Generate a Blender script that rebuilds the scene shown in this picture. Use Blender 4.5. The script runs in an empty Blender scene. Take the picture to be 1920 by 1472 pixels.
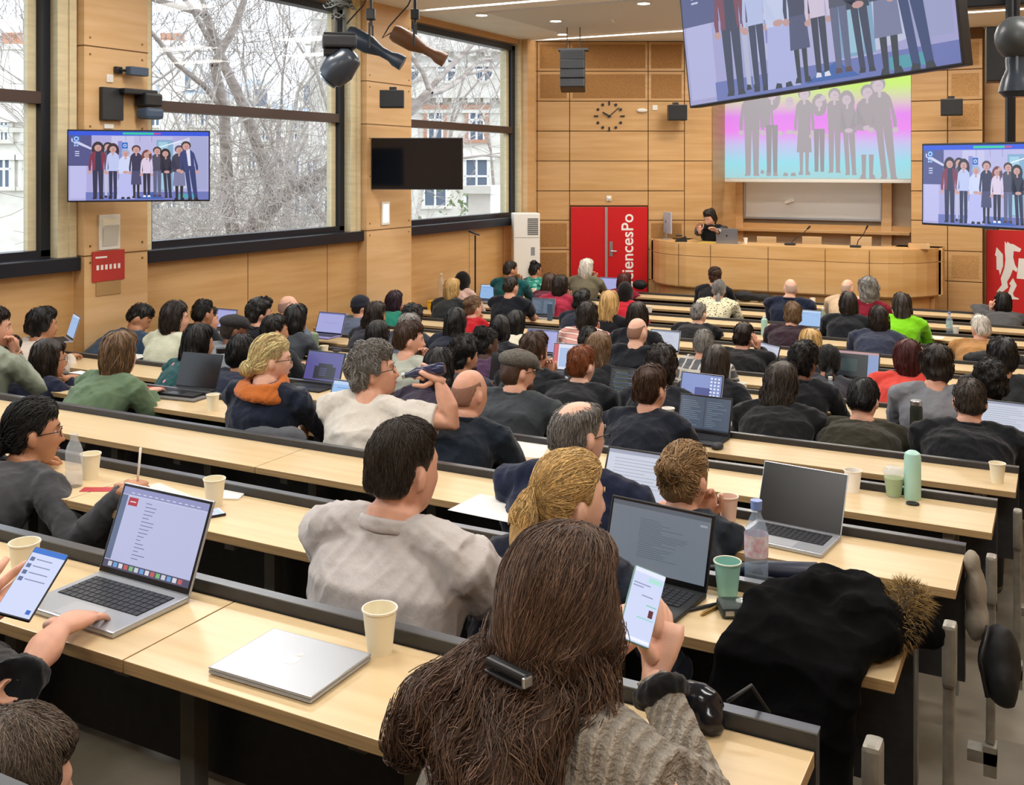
import bpy, bmesh, math, random
import numpy as np
from mathutils import Vector, Matrix, noise as mnoise
from mathutils.bvhtree import BVHTree
random.seed(5)
PI = math.pi
SC = bpy.context.scene
COL = SC.collection

# ---------------------------------------------------------------- camera, world, lights, exposure
FP, TH, YH = 1938.2, 0.4867, 315.0        # focal length in pixels, heading, horizon row
CZ = 2.57                                 # eye height over the lowest floor
cT, sT = math.cos(TH), math.sin(TH)
cam = bpy.data.cameras.new('camera'); camo = bpy.data.objects.new('camera', cam); COL.objects.link(camo)
cam.sensor_width = 36.0; cam.lens = 36.0 * FP / 1920; cam.shift_y = -(736 - YH) / 1920
cam.clip_start = 0.05; cam.clip_end = 300
camo.location = (0, 0, CZ); camo.rotation_euler = (PI / 2, 0, TH)
SC.camera = camo
vs = SC.view_settings
vs.view_transform = 'Standard'; vs.look = 'None'; vs.gamma = 1.0; vs.use_curve_mapping = False
vs.exposure = 0.35
SC.cycles.max_bounces = 7; SC.cycles.diffuse_bounces = 4; SC.cycles.glossy_bounces = 3
SC.cycles.transmission_bounces = 5; SC.cycles.transparent_max_bounces = 10
SC.cycles.caustics_reflective = False; SC.cycles.caustics_refractive = False
SC.cycles.sample_clamp_indirect = 6.0
SC.cycles.use_adaptive_sampling = True; SC.cycles.adaptive_threshold = 0.02

w = bpy.data.worlds.new('world'); SC.world = w; w.use_nodes = True
nt = w.node_tree; nt.nodes.clear()
wo = nt.nodes.new('ShaderNodeOutputWorld'); bg = nt.nodes.new('ShaderNodeBackground')
tc = nt.nodes.new('ShaderNodeTexCoord'); sep = nt.nodes.new('ShaderNodeSeparateXYZ'); cr = nt.nodes.new('ShaderNodeValToRGB')
nt.links.new(tc.outputs['Generated'], sep.inputs[0]); nt.links.new(sep.outputs[2], cr.inputs[0])
cr.color_ramp.elements[0].position = 0.0; cr.color_ramp.elements[0].color = (0.74, 0.86, 1.0, 1)
cr.color_ramp.elements[1].position = 0.5; cr.color_ramp.elements[1].color = (0.90, 0.95, 1.0, 1)
nt.links.new(cr.outputs[0], bg.inputs[0]); nt.links.new(bg.outputs[0], wo.inputs[0]); bg.inputs[1].default_value = 2.3

def area(name, loc, rot, sx, sy, power, col=(1, 1, 1)):
    l = bpy.data.lights.new(name, 'AREA'); l.shape = 'RECTANGLE'; l.size = sx; l.size_y = sy; l.energy = power; l.color = col
    o = bpy.data.objects.new(name, l); COL.objects.link(o); o.location = loc; o.rotation_euler = rot
    return o
# the room's ceiling lamps
CEIL = 4.55
for i, v in enumerate((-0.6, 2.6, 5.8, 9.0, 12.2)):
    for j, u in enumerate((-5.4, -2.4, 0.8)):
        area('ceiling_lamp_light', (u, v, CEIL - 0.06), (0, 0, 0), 1.5, 0.5, 44, (1.0, 0.97, 0.93))
for x in (-3.9, -1.2):
    area('stage_lamp_light', (x, 13.9, CEIL - 0.06), (0, 0, 0), 1.2, 0.4, 40, (1.0, 0.92, 0.80))
area('stage_fill_light', (-3.3, 16.95, CEIL - 0.12), (0, 0, 0), 3.4, 0.12, 42, (1.0, 0.95, 0.88))  # added fill behind the screen, brightens the whiteboard and stage wall
# ---------------------------------------------------------------- pixel -> place
def cw(X, Y, z): return Vector((X * cT - Y * sT, X * sT + Y * cT, z))
def PY(x, y, Y): return cw((x - 960) / FP * Y, Y, CZ - (y - YH) / FP * Y)
def PV(x, y, v):
    t = (x - 960) / FP; u = v * (t * cT - sT) / (cT + t * sT); Y = -u * sT + v * cT
    return PY(x, y, Y)
def PU(x, y, u):
    t = (x - 960) / FP; v = u * (cT + t * sT) / (t * cT - sT); Y = -u * sT + v * cT
    return PY(x, y, Y)
def PZ(x, y, z):
    Y = FP * (CZ - z) / (y - YH); return PY(x, y, Y)

# desk rows
S_ = .86
def RV(i): return (2.168 + 1.0847 * i) * S_
def RH(i): return (1.1813 + .1633 * i - .0071 * i * i) * S_
def RZ(i): return CZ - RH(i)              # desktop height of row i
DD = .3768 * S_
NR = 14
def desk_hit(x, y, lift=0.0):
    best = None
    for i in range(-1, NR):
        p = PZ(x, y, RZ(i) + lift)
        e = max(0, RV(i) - DD - p.y, p.y - RV(i) + .02)
        if best is None or e < best[0]: best = (e, i, p)
    return best[2], best[1]

# ---------------------------------------------------------------- materials
MC = {}
def hexc(h):
    r = [int(h[i:i + 2], 16) / 255 for i in (0, 2, 4)]
    return tuple((c / 12.92 if c <= .04045 else ((c + .055) / 1.055) ** 2.4) for c in r)
def C3(c): return hexc(c) if isinstance(c, str) else tuple(c)
def mat(name, c, rough=.6, metal=0, var=0.0, scale=(20, 20, 20), bump=0.0, bscale=None, emit=0, alpha=None, spec=None, c2=None, trans=0, sheen=0):
    key = (name, str(c))
    if key in MC: return MC[key]
    m = bpy.data.materials.new(name); m.use_nodes = True; MC[key] = m
    n = m.node_tree.nodes; L = m.node_tree.links; b = n['Principled BSDF']
    c = C3(c)
    b.inputs['Base Color'].default_value = (*c, 1); b.inputs['Roughness'].default_value = rough; b.inputs['Metallic'].default_value = metal
    if spec is not None: b.inputs['Specular IOR Level'].default_value = spec
    if trans: b.inputs['Transmission Weight'].default_value = trans
    if sheen: b.inputs['Sheen Weight'].default_value = sheen
    if emit:
        b.inputs['Emission Color'].default_value = (*c, 1); b.inputs['Emission Strength'].default_value = emit
    if alpha is not None: b.inputs['Alpha'].default_value = alpha
    if var or c2 is not None or bump:
        t = n.new('ShaderNodeTexCoord'); mp = n.new('ShaderNodeMapping'); mp.inputs['Scale'].default_value = scale
        L.new(t.outputs['Object'], mp.inputs[0])
        nz = n.new('ShaderNodeTexNoise'); nz.inputs['Scale'].default_value = 1; nz.inputs['Detail'].default_value = 5
        L.new(mp.outputs[0], nz.inputs['Vector'])
        if var or c2 is not None:
            cr = n.new('ShaderNodeValToRGB'); L.new(nz.outputs['Fac'], cr.inputs[0])
            a = C3(c2) if c2 is not None else tuple(max(0, x * (1 - var)) for x in c)
            d = c if c2 is not None else tuple(min(1, x * (1 + var)) for x in c)
            cr.color_ramp.elements[0].position = .32; cr.color_ramp.elements[0].color = (*a, 1)
            cr.color_ramp.elements[1].position = .68; cr.color_ramp.elements[1].color = (*d, 1)
            L.new(cr.outputs[0], b.inputs['Base Color'])
        if bump:
            nb = nz
            if bscale:
                mp2 = n.new('ShaderNodeMapping'); mp2.inputs['Scale'].default_value = bscale; L.new(t.outputs['Object'], mp2.inputs[0])
                nb = n.new('ShaderNodeTexNoise'); nb.inputs['Scale'].default_value = 1; nb.inputs['Detail'].default_value = 6
                L.new(mp2.outputs[0], nb.inputs['Vector'])
            bp = n.new('ShaderNodeBump'); bp.inputs['Strength'].default_value = bump; bp.inputs['Distance'].default_value = .01
            L.new(nb.outputs['Fac'], bp.inputs['Height']); L.new(bp.outputs[0], b.inputs['Normal'])
    return m
def cloth(c, bump=.55, s=30, rough=.92, name='cloth'):
    return mat(name, c, rough, var=.08, scale=(9, 9, 9), bump=bump, bscale=(s, s, s * .7), spec=.2, sheen=.15)

# ---------------------------------------------------------------- mesh builder
class MB:
    def __init__(s): s.v = []; s.f = []; s.m = []; s.mi = 0
    def add(s, vs_, fs):
        k = len(s.v); s.v.extend([tuple(q) for q in vs_]); s.f.extend([tuple(i + k for i in f) for f in fs]); s.m.extend([s.mi] * len(fs)); return s
    def box(s, a, b, M=None):
        x0, y0, z0 = a; x1, y1, z1 = b
        p = [(x0, y0, z0), (x1, y0, z0), (x1, y1, z0), (x0, y1, z0), (x0, y0, z1), (x1, y0, z1), (x1, y1, z1), (x0, y1, z1)]
        if M is not None: p = [M @ Vector(q) for q in p]
        return s.add(p, [(3, 2, 1, 0), (4, 5, 6, 7), (0, 1, 5, 4), (1, 2, 6, 5), (2, 3, 7, 6), (3, 0, 4, 7)])
    def bbox(s, a, b, r=.004, M=None):       # box with chamfered edges in plan and top
        bm = bmesh.new(); bmesh.ops.create_cube(bm, size=1)
        for v in bm.verts: v.co = Vector([(a[i] + b[i]) / 2 + v.co[i] * (b[i] - a[i]) for i in range(3)])
        bmesh.ops.bevel(bm, geom=bm.edges[:], offset=r, segments=2, affect='EDGES', profile=.6)
        if M is not None: bm.transform(M)
        bm.verts.index_update(); s.add([v.co[:] for v in bm.verts], [[v.index for v in f.verts] for f in bm.faces]); bm.free(); return s
    def tube(s, pts, rad, n=10, caps=True, flat=None):
        P = [Vector(p) for p in pts]; N = len(P)
        R = rad if hasattr(rad, '__len__') else [rad] * N
        t0 = (P[1] - P[0]).normalized(); up = Vector((0, 0, 1)) if abs(t0.z) < .9 else Vector((0, 1, 0))
        a = t0.cross(up).normalized(); vs_ = []
        for i in range(N):
            t = (P[min(i + 1, N - 1)] - P[max(i - 1, 0)])
            if t.length < 1e-9: t = t0.copy()
            t.normalize(); a = (a - t * a.dot(t)); a = a.normalized() if a.length > 1e-6 else t.orthogonal().normalized(); b = t.cross(a)
            r = R[i]; ra, rb = (r if hasattr(r, '__len__') else (r, r))
            for k in range(n):
                an = 2 * PI * k / n; vs_.append(P[i] + a * (ra * math.cos(an)) + b * (rb * math.sin(an)))
        fs = [(i * n + k, i * n + (k + 1) % n, (i + 1) * n + (k + 1) % n, (i + 1) * n + k) for i in range(N - 1) for k in range(n)]
        if caps: fs += [tuple(range(n - 1, -1, -1)), tuple((N - 1) * n + k for k in range(n))]
        return s.add(vs_, fs)
    def lathe(s, prof, n=20, M=None, caps=True):
        vs_ = [(r * math.cos(2 * PI * k / n), r * math.sin(2 * PI * k / n), z) for r, z in prof for k in range(n)]
        if M is not None: vs_ = [M @ Vector(q) for q in vs_]
        N = len(prof); fs = [(i * n + k, i * n + (k + 1) % n, (i + 1) * n + (k + 1) % n, (i + 1) * n + k) for i in range(N - 1) for k in range(n)]
        if caps: fs += [tuple(range(n - 1, -1, -1)), tuple((N - 1) * n + k for k in range(n))]
        return s.add(vs_, fs)
    def ball(s, c, r, n=14, M=None):
        rx, ry, rz = r if hasattr(r, '__len__') else (r, r, r); c = Vector(c); m = n // 2; vs_ = []
        for i in range(1, m):
            for k in range(n):
                la = PI * i / m; lo = 2 * PI * k / n; q = Vector((rx * math.sin(la) * math.cos(lo), ry * math.sin(la) * math.sin(lo), rz * math.cos(la)))
                vs_.append(c + (M @ q if M is not None else q))
        top = Vector((0, 0, rz)); bot = -top
        if M is not None: top = M @ top; bot = M @ bot
        a = len(vs_); vs_ += [c + top, c + bot]
        fs = [(i * n + k, (i + 1) * n + k, (i + 1) * n + (k + 1) % n, i * n + (k + 1) % n) for i in range(m - 2) for k in range(n)]
        fs += [(a, k, (k + 1) % n) for k in range(n)] + [(a + 1, (m - 2) * n + (k + 1) % n, (m - 2) * n + k) for k in range(n)]
        return s.add(vs_, fs)
    def prism(s, poly, h0, h1, M=None):      # 2D polygon (x,y) extruded in z
        n = len(poly); p = [(x, y, h0) for x, y in poly] + [(x, y, h1) for x, y in poly]
        if M is not None: p = [M @ Vector(q) for q in p]
        return s.add(p, [tuple(range(n - 1, -1, -1)), tuple(range(n, 2 * n))] + [(i, (i + 1) % n, n + (i + 1) % n, n + i) for i in range(n)])
    def mesh(s, name, mats, smooth=False):
        me = bpy.data.meshes.new(name); me.from_pydata(s.v, [], s.f)
        for m in (mats if isinstance(mats, (list, tuple)) else [mats]): me.materials.append(m)
        me.polygons.foreach_set('material_index', s.m)
        if smooth: me.shade_smooth()
        me.update(); return me
    def build(s, name, mats, parent=None, smooth=False, sharp=None):
        me = s.mesh(name, mats, smooth)
        if sharp: me.set_sharp_from_angle(angle=math.radians(sharp))
        o = bpy.data.objects.new(name, me); COL.objects.link(o)
        if parent is not None: o.parent = parent
        return o
def SM(): return dict(smooth=True, sharp=38)

def tag(o, label=None, cat=None, group=None, kind=None):
    if label: o['label'] = label
    if cat: o['category'] = cat
    if group: o['group'] = group
    if kind: o['kind'] = kind
    return o
def empty(name, loc=(0, 0, 0), rz=0, label=None, cat=None, group=None, kind=None):
    o = bpy.data.objects.new(name, None); COL.objects.link(o); o.location = loc; o.rotation_euler = (0, 0, rz); o.empty_display_size = .1
    return tag(o, label, cat, group, kind)
def copy_tree(o, parent=None):
    c = o.copy(); COL.objects.link(c); c.parent = parent
    for ch in list(o.children): copy_tree(ch, c)
    return c
def Rz(a): return Matrix.Rotation(a, 4, 'Z')
def Rx(a): return Matrix.Rotation(a, 4, 'X')
def Ry(a): return Matrix.Rotation(a, 4, 'Y')
def T(*a): return Matrix.Translation(a if len(a) == 3 else a[0])

# common materials
def wood_mat(name, c1, c2, sc=(1.2, 9, 30), rough=.42, bump=.05, gap=None, perf=False):
    m = mat(name, c1, rough, c2=c2, scale=sc, bump=bump)
    b = m.node_tree.nodes['Principled BSDF']; b.inputs['Specular IOR Level'].default_value = .5
    return m
WALLW = wood_mat('honey_plywood', 'cfa672', 'c0945c', (1.0, 1.0, 14), .45)
WALLW2 = wood_mat('honey_plywood_pale', 'dab586', 'cda470', (1.0, 1.0, 12), .45)
PERF = mat('perforated_plywood', 'b3834a', .7, c2='8a6030', scale=(90, 90, 90), bump=.5)
DESKW = wood_mat('desk_laminate', 'dcc49a', 'd2b68a', (2.2, 26, 3), .3, .03)
DESKE = mat('desk_edge_ply', 'a98a5e', .6, var=.2, scale=(4, 4, 200))
RAILM = mat('dark_rail', '2a2b2e', .45, var=.2, scale=(30, 30, 30), bump=.1)
RAILT = mat('rail_top_lit', '6d7075', .3, .7, var=.15, scale=(3, 40, 3))  # paler than the rail: light on its top face put into the colour
POSTM = mat('grey_post_paint', '76746c', .55, var=.25, scale=(8, 8, 8), bump=.2)
SEATM = mat('black_seat_board', '17181b', .55, var=.2, scale=(10, 10, 10))
CREAM = mat('cream_frame', 'd8cba6', .5, var=.08, scale=(5, 5, 30), bump=.05)
BLUEF = mat('dark_window_metal', '20242e', .35, .3)
BROWNF = mat('brown_window_bar', '4a3a34', .4, .2)
WHITEC = mat('ceiling_paint', 'f3f5f8', .8, var=.03, scale=(2, 2, 2))
BLACK = mat('black_plastic', '121316', .45)
DGREY = mat('dark_grey_plastic', '26282c', .5)
WHITEP = mat('white_plastic', 'e8e6df', .4)
REDP = mat('red_door_paint', 'c8141c', .35)
WHITEL = mat('white_lettering', 'f2efe9', .5)
FLOORM = mat('worn_floor', '7d7466', .5, c2='57503f', scale=(2.5, 2.5, 2.5), bump=.1)
STEELM = mat('steel', 'b9bcc0', .3, .9)
# ================================================================ the room
UL = -7.35                                 # left wall plane
UR = 3.4
SKIRT = 0
def struct(name, mb, m, **k): 
    o = mb.build(name, m, **k); return tag(o, kind='structure')
# --- stepped floor
fl = MB(); ys = [-3.2]; zs = []
def FZ(i): return RZ(i) - .76
segs = [(-3.2, RV(-1) - .38, FZ(0) + .25)] + [(RV(i - 1) - .38 + (0), RV(i) - .38, FZ(i)) for i in range(0, NR)] + [(RV(NR - 1) - .38, 18.2, 0.0)]
for a, b, z in segs: fl.box((UL - .3, a, z - .6), (UR + .2, b, z))
struct('floor', fl, FLOORM)
# --- ceiling
ce = MB()
ce.box((UL - .4, -3.2, CEIL), (UR + .2, 10.90, CEIL + .15)); ce.box((UL - .4, 11.02, CEIL), (UR + .2, 14.28, CEIL + .15)); ce.box((UL - .4, 14.42, CEIL), (UR + .2, 18.4, CEIL + .15))
ce.box((UL - .4, 10.9, CEIL + .1), (UR + .2, 11.02, CEIL + .15)); ce.box((UL - .4, 14.28, CEIL + .1), (UR + .2, 14.42, CEIL + .15))
struct('ceiling', ce, WHITEC)
GLOW = mat('lamp_glow', (1, .93, .82), emit=7.0)
for (a, b), nm in (((10.92, 11.0), 'narrow ceiling light strip nearer the camera'), ((14.3, 14.4), 'narrow ceiling light strip along the front wall')):
    q = MB(); q.box((-7.0, a, CEIL + .085), (2.9, b, CEIL + .1)); tag(q.build('light_strip', GLOW), nm + ', glowing warm white', 'ceiling light')
# ceiling soffit plates
for x0, x1, v0, v1 in ((-6.4, -3.4, 11.4, 13.9), (-3.0, 0.2, 11.4, 13.9)):
    q = MB(); q.box((x0, v0, CEIL - .02), (x1, v1, CEIL + .001)); struct('trim_ceiling_panel', q, mat('ceiling_panel', 'd9dbe0', .8))
for k, (x, y) in enumerate(((903, 29), (1042, 40), (1055, 65), (1207, 7))):
    p = PZ(x, y, CEIL - .03)
    e = empty('downlight', p, 0, ['round recessed downlight left of the ceiling spotlights over the second window', 'round recessed downlight above the hanging black speaker column', 'round recessed downlight nearest the front wall, just over the speaker column', 'round recessed downlight at the top edge near the big screen'][k], 'ceiling light', 'ceiling downlights')
    q = MB(); q.lathe([(.085, 0), (.085, .03), (.075, .032)], 20); q.build('trim_ring', WHITEP, e, **SM())
    q = MB(); q.lathe([(.072, -.002), (.072, .004)], 20); q.build('diffuser', GLOW, e)
p = PZ(1153, 40, CEIL - .04); e = empty('smoke_detector', p, 0, 'small round white smoke detector on the ceiling between the downlights', 'smoke detector')
q = MB(); q.lathe([(.03, -.02), (.05, 0), (.055, .04)], 18); q.build('housing', WHITEP, e, **SM())

# --- left wall : sill wall, piers, windows
wl = MB()
SILL = CZ - .73; WTOP = CZ + 1.88
wl.box((UL - .35, -3.2, -.2), (UL, 14.6, SILL - .13))
wl.box((UL - .35, -3.2, WTOP + .02), (UL, 14.6, CEIL + .05))
wl.box((UL - .45, -3.3, -.2), (UL - .36, 14.6, .9))
struct('wall_left', wl, WALLW)
# plywood joint lines in the apron
for v in (8.1, 9.4, 12.6, 13.6):
    q = MB(); q.box((UL, v - .003, .3), (UL + .003, v + .003, SILL - .13)); struct('trim_apron_joint', q, mat('joint_shadow_gap', '6b4a26', .8))
piers = [(-3.2, -2.6), (5.98, 6.66), (9.98, 10.93), (14.15, 14.6)]
jm = mat('joint_shadow_gap', '6b4a26', .8)
for k, (a, b) in enumerate(piers):
    q = MB(); q.box((UL - .3, a, -.2), (UL + .13, b, CEIL + .02)); struct('wall_pier', q, WALLW2)
    if 0 < k < 3:
        for z in (CZ + 1.03, CZ - .74, CZ + .02 + (.5 if k == 2 else -9)):
            if z < 0: continue
            q = MB(); q.box((UL - .05, a - .003, z - .005), (UL + .133, b + .003, z + .005)); struct('trim_pier_joint', q, jm)
        q = MB()
        for z in (CZ + 1.75, CZ + 1.1, CZ + .96, CZ + .35, CZ - .1, CZ - .66, CZ - .8):
            for v in (a + .06, b - .06):
                M = T(UL + .131, v, z) @ Ry(PI / 2); q.lathe([(.011, 0), (.009, .004)], 10, M)
        struct('trim_pier_screws', q, mat('brass_screw', '8d6f3f', .4, .7))
# windows
def window(n, a, b):
    x0, x1 = UL - .2, UL - .06
    e = empty('window_%d' % n, (0, 0, 0), 0); tag(e, kind='structure')
    q = MB(); q.box((x0, a, SILL), (x1, a + .09, WTOP)); q.box((x0, b - .09, SILL), (x1, b, WTOP)); q.box((x0, a, WTOP - .08), (x1, b, WTOP)); q.box((x0, a, SILL - .02), (x1, b, SILL + .05))
    q.build('frame', BLUEF, e)
    q = MB(); q.box((x0, a + .09, CZ + .53), (x1, b - .09, CZ + .63)); q.build('transom', BROWNF, e)
    q = MB()
    for z0, z1 in ((SILL + .05, CZ + .53), (CZ + .63, WTOP - .08)):
        q.box((x0 + .03, b - .17, z0), (x0 + .08, b - .09, z1)); 
    q.build('sash_stile', CREAM, e)
    q = MB()
    for z0, z1 in ((SILL + .05, CZ + .53), (CZ + .63, WTOP - .08)): q.add([(x0 + .05, a + .09, z0), (x0 + .05, b - .09, z0), (x0 + .05, b - .09, z1), (x0 + .05, a + .09, z1)], [(0, 1, 2, 3)])
    q.build('pane', GLASS, e)
    # cream jamb casings either side and sill ledge
    q = MB(); q.box((UL - .32, b, SILL - .1), (UL + .03, b + .10, CEIL)); q.box((UL - .32, b + .10, SILL - .1), (UL + .05, b + .17, CEIL)); q.box((UL - .32, a - .1, SILL - .1), (UL + .03, a, CEIL))
    q.build('casing', CREAM, e)
    q = MB(); q.bbox((UL - .34, a - .1, SILL - .13), (UL + .1, b + .17, SILL - .015), .006); q.build('sill', BLUEF, e)
GLASS = bpy.data.materials.new('window_glass'); GLASS.use_nodes = True
_n = GLASS.node_tree.nodes; _n.clear(); _l = GLASS.node_tree.links
_o = _n.new('ShaderNodeOutputMaterial'); _m = _n.new('ShaderNodeMixShader'); _t = _n.new('ShaderNodeBsdfTransparent'); _g = _n.new('ShaderNodeBsdfGlossy'); _f = _n.new('ShaderNodeFresnel')
_g.inputs['Roughness'].default_value = .02; _f.inputs[0].default_value = 1.3; _t.inputs[0].default_value = (.96, .98, 1, 1)
_l.new(_f.outputs[0], _m.inputs[0]); _l.new(_t.outputs[0], _m.inputs[1]); _l.new(_g.outputs[0], _m.inputs[2]); _l.new(_m.outputs[0], _o.inputs[0])
window(1, -2.5, 5.80); window(2, 6.80, 9.80); window(3, 11.05, 14.1)
# white cable ducts beside the piers
for k, (x, y0, y1) in enumerate(((152, 485, 600), (690, 425, 545))):
    v = PU(x, 500, UL + .02).y; q = MB(); z0 = PU(x, y1, UL).z; z1 = SILL - .14; q.bbox((UL + .001, v - .022, z0), (UL + .045, v + .022, z1), .004)
    tag(q.build('cable_duct', WHITEP), ['white vertical cable duct on the wall left of the pier with the lit screen', 'white vertical cable duct on the wall below the second window, near the dark screen'][k], 'cable duct')

# --- front left wall, angled (parallel to the picture), with red double door
YW = 16.14
def zz(y, Y=YW): return CZ - (y - YH) / FP * Y
def XX(x, Y=YW): return (x - 960) / FP * Y
WM = Matrix(((cT, -sT, 0, 0), (sT, cT, 0, 0), (0, 0, 1, 0), (0, 0, 0, 1)))   # (X, Y, z) -> world
q = MB(); q.box((XX(985), YW, -.2), (XX(1335), YW + .3, CEIL + .05), WM); struct('wall_front_left', q, jm)
xs = [985, 1007, 1068, 1215, 1283, 1335]; yr = [78, 134, 190, 246, 302, 358, 413, 468, 524, 580, 626]
pn = MB(); pp = MB(); pf = MB()
for i in range(5):
    for j in range(10):
        x0, x1 = XX(xs[i]) + .006, XX(xs[i + 1]) - .006; z1, z0 = zz(yr[j]) - .006, zz(yr[j + 1]) + .006
        if i == 2 and j >= 5: 
            if j == 5: z0 = zz(385)
            else: continue
        perf = (i in (1, 3) and j in (0, 1, 6, 7)) or (i == 2 and j in (0, 1)) or (i == 1 and j == 8)
        if i == 4 and j in (1, 3, 5, 7): continue
        if i == 4: z0 = zz(yr[min(j + 2, 10)]) + .006
        pn.bbox((x0, YW - .02, z0), (x1, YW, z1), .003, WM)
        if perf: pp.box((x0 + .04, YW - .024, z0 + .04), (x1 - .04, YW - .02, z1 - .04), WM)
struct('wall_front_left_panels', pn, WALLW); struct('trim_perforated_panels', pp, PERF)
# door
e = empty('door_1', (0, 0, 0)); tag(e, kind='structure')
xm = XX(1136)
for a, b in ((XX(1070), xm - .005), (xm + .005, XX(1213))):
    q = MB(); q.bbox((a, YW - .06, .01), (b, YW - .02, zz(388)), .004, WM); lf = q.build('leaf', REDP, e)
q = MB(); q.box((xm - .02, YW - .075, .01), (xm + .02, YW - .055, zz(388)), WM); q.build('meeting_strip', mat('grey_strip', '9a8f8a', .4), e)
q = MB(); q.box((XX(1142), YW - .07, zz(480)), (XX(1148), YW - .06, zz(452)), WM)
q.tube([WM @ Vector((XX(1145), YW - .07, zz(470))), WM @ Vector((XX(1145), YW - .11, zz(470))), WM @ Vector((XX(1155), YW - .12, zz(470)))], .012, 8); q.build('handle', STEELM, e, **SM())
def text_obj(name, body, size, M, m, parent=None, ext=.002, align='LEFT', bold=0.0):
    cu = bpy.data.curves.new('t', 'FONT'); cu.body = body; cu.size = size; cu.extrude = ext; cu.align_x = align; cu.offset = bold
    o = bpy.data.objects.new('t', cu); COL.objects.link(o)
    dg = bpy.context.evaluated_depsgraph_get(); me = bpy.data.meshes.new_from_object(o.evaluated_get(dg)); COL.objects.unlink(o); bpy.data.objects.remove(o)
    me.transform(M); me.materials.clear(); me.materials.append(m)
    ob = bpy.data.objects.new(name, me); COL.objects.link(ob)
    if parent is not None: ob.parent = parent
    return ob
def text_fit(name, body, p0, xdir, ydir, length, m, parent=None, bold=0.0, squash=1.0):
    """text starting at p0 running along xdir (total length), letters up along ydir"""
    o = text_obj(name, body, 1.0, Matrix.Identity(4), m, parent, 0.0, bold=bold)
    x = [v.co.x for v in o.data.vertices]; x0, x1 = min(x), max(x); s = length / (x1 - x0)
    X = Vector(xdir).normalized(); Y = Vector(ydir).normalized(); Z = X.cross(Y)
    M = Matrix.Translation(Vector(p0)) @ Matrix((X, Y, Z)).transposed().to_4x4() @ Matrix.Diagonal((s, s * squash, 1, 1)) @ T(-x0, 0, 0)
    o.data.transform(M); return o
text_fit('door_lettering', 'SciencesPo', WM @ Vector((XX(1186), YW - .063, zz(538))), (0, 0, 1), WM.to_3x3() @ Vector((-1, 0, 0)), zz(401) - zz(538), WHITEL, e, bold=.012)
# clock
cc = WM @ Vector((XX(1142), YW - .022, zz(218)))
e = empty('wall_clock', cc, TH, 'round wall clock of bare black hour marks and two hands on the honey plywood', 'clock')
for k in range(12):
    a = k * PI / 6; r = .205; M = T(r * math.sin(a), -.012, r * math.cos(a)) @ Ry(a)
    q = MB()
    if k % 3 == 0: q.bbox((-.012, -.008, -.035), (.012, .01, .035), .002, M)
    else: q.lathe([(.022, -.01), (.022, .01)], 14, M @ Rx(PI / 2))
    q.build('hour_mark', BLACK, e)
for a, L, wd, nm in ((-1.05, .12, .012, 'hour_hand'), (.86, .2, .008, 'minute_hand')):
    q = MB(); q.bbox((-wd, -.03, -.03), (wd, -.022, L), .001, Ry(a)); q.build(nm, BLACK, e)
q = MB(); q.lathe([(.02, -.035), (.02, 0)], 14, Rx(PI / 2)); q.build('hub', BLACK, e)

# --- centre wall (set back), boards, screen
VB = 17.2
pL = WM @ Vector((XX(1335), YW + .01, 0)); UC0 = pL.x; VC0 = pL.y
q = MB(); q.box((UC0 - .15, VC0 + .05, -.2), (UC0, VB + .3, CEIL)); struct('wall_return_left', q, WALLW)
q = MB(); q.box((UC0 - .1, VB, -.2), (.2, VB + .3, CEIL + .05)); struct('wall_front', q, mat('stage_wall_pale', 'b9a58c', .7, var=.08, scale=(4, 4, 4)))
def colu(xa, xb, ya=77, yb=640, t=.12, m=WALLW2, nm='trim_stage_column'):
    a = PV(xa, 400, VB - t); b = PV(xb, 400, VB - t); q = MB(); q.bbox((a.x, VB - t, CZ - (yb - YH) / FP * 17), (b.x, VB, min(CEIL + .02, CZ - (ya - YH) / FP * 17)), .005); return struct(nm, q, m)
colu(1371, 1393); colu(1652, 1672)
wb0 = PV(1398, 405, VB - .1); wb1 = PV(1650, 337, VB - .1)
e = empty('whiteboard', (0, 0, 0), 0, 'long white writing board on the stage wall below the projection', 'whiteboard')
zb0 = PV(1520, 409, VB - .1).z; zb1 = PV(1520, 250, VB - .1).z
q = MB(); q.bbox((wb0.x, VB - .1, zb0), (wb1.x, VB - .07, zb1), .003); q.build('board', mat('whiteboard_enamel', 'd9d8d4', .25), e)
q = MB(); fr = .03
q.box((wb0.x - fr, VB - .12, zb0 - fr), (wb1.x + fr, VB - .07, zb0)); q.box((wb0.x - fr, VB - .12, zb0), (wb0.x, VB - .07, zb1)); q.box((wb1.x, VB - .12, zb0), (wb1.x + fr, VB - .07, zb1)); q.build('frame', STEELM, e)
p = PV(1480, 378, VB - .13); q = MB(); q.bbox((-.07, -.025, -.022), (.07, .025, .022), .008, T(p) @ Ry(-.35)); q.build('magnet_eraser', WHITEP, e)
s0 = PV(1345, 428, VB - .25); s1 = PV(1706, 436, VB - .25)
q = MB(); q.bbox((UC0 + .02, VB - .28, s0.z - .03), (s1.x, VB, s0.z + .015), .006); q.box((UC0 + .02, VB - .1, s0.z + .015), (s1.x, VB, s0.z + .1))
struct('trim_chalk_shelf', q, WALLW)
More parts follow.
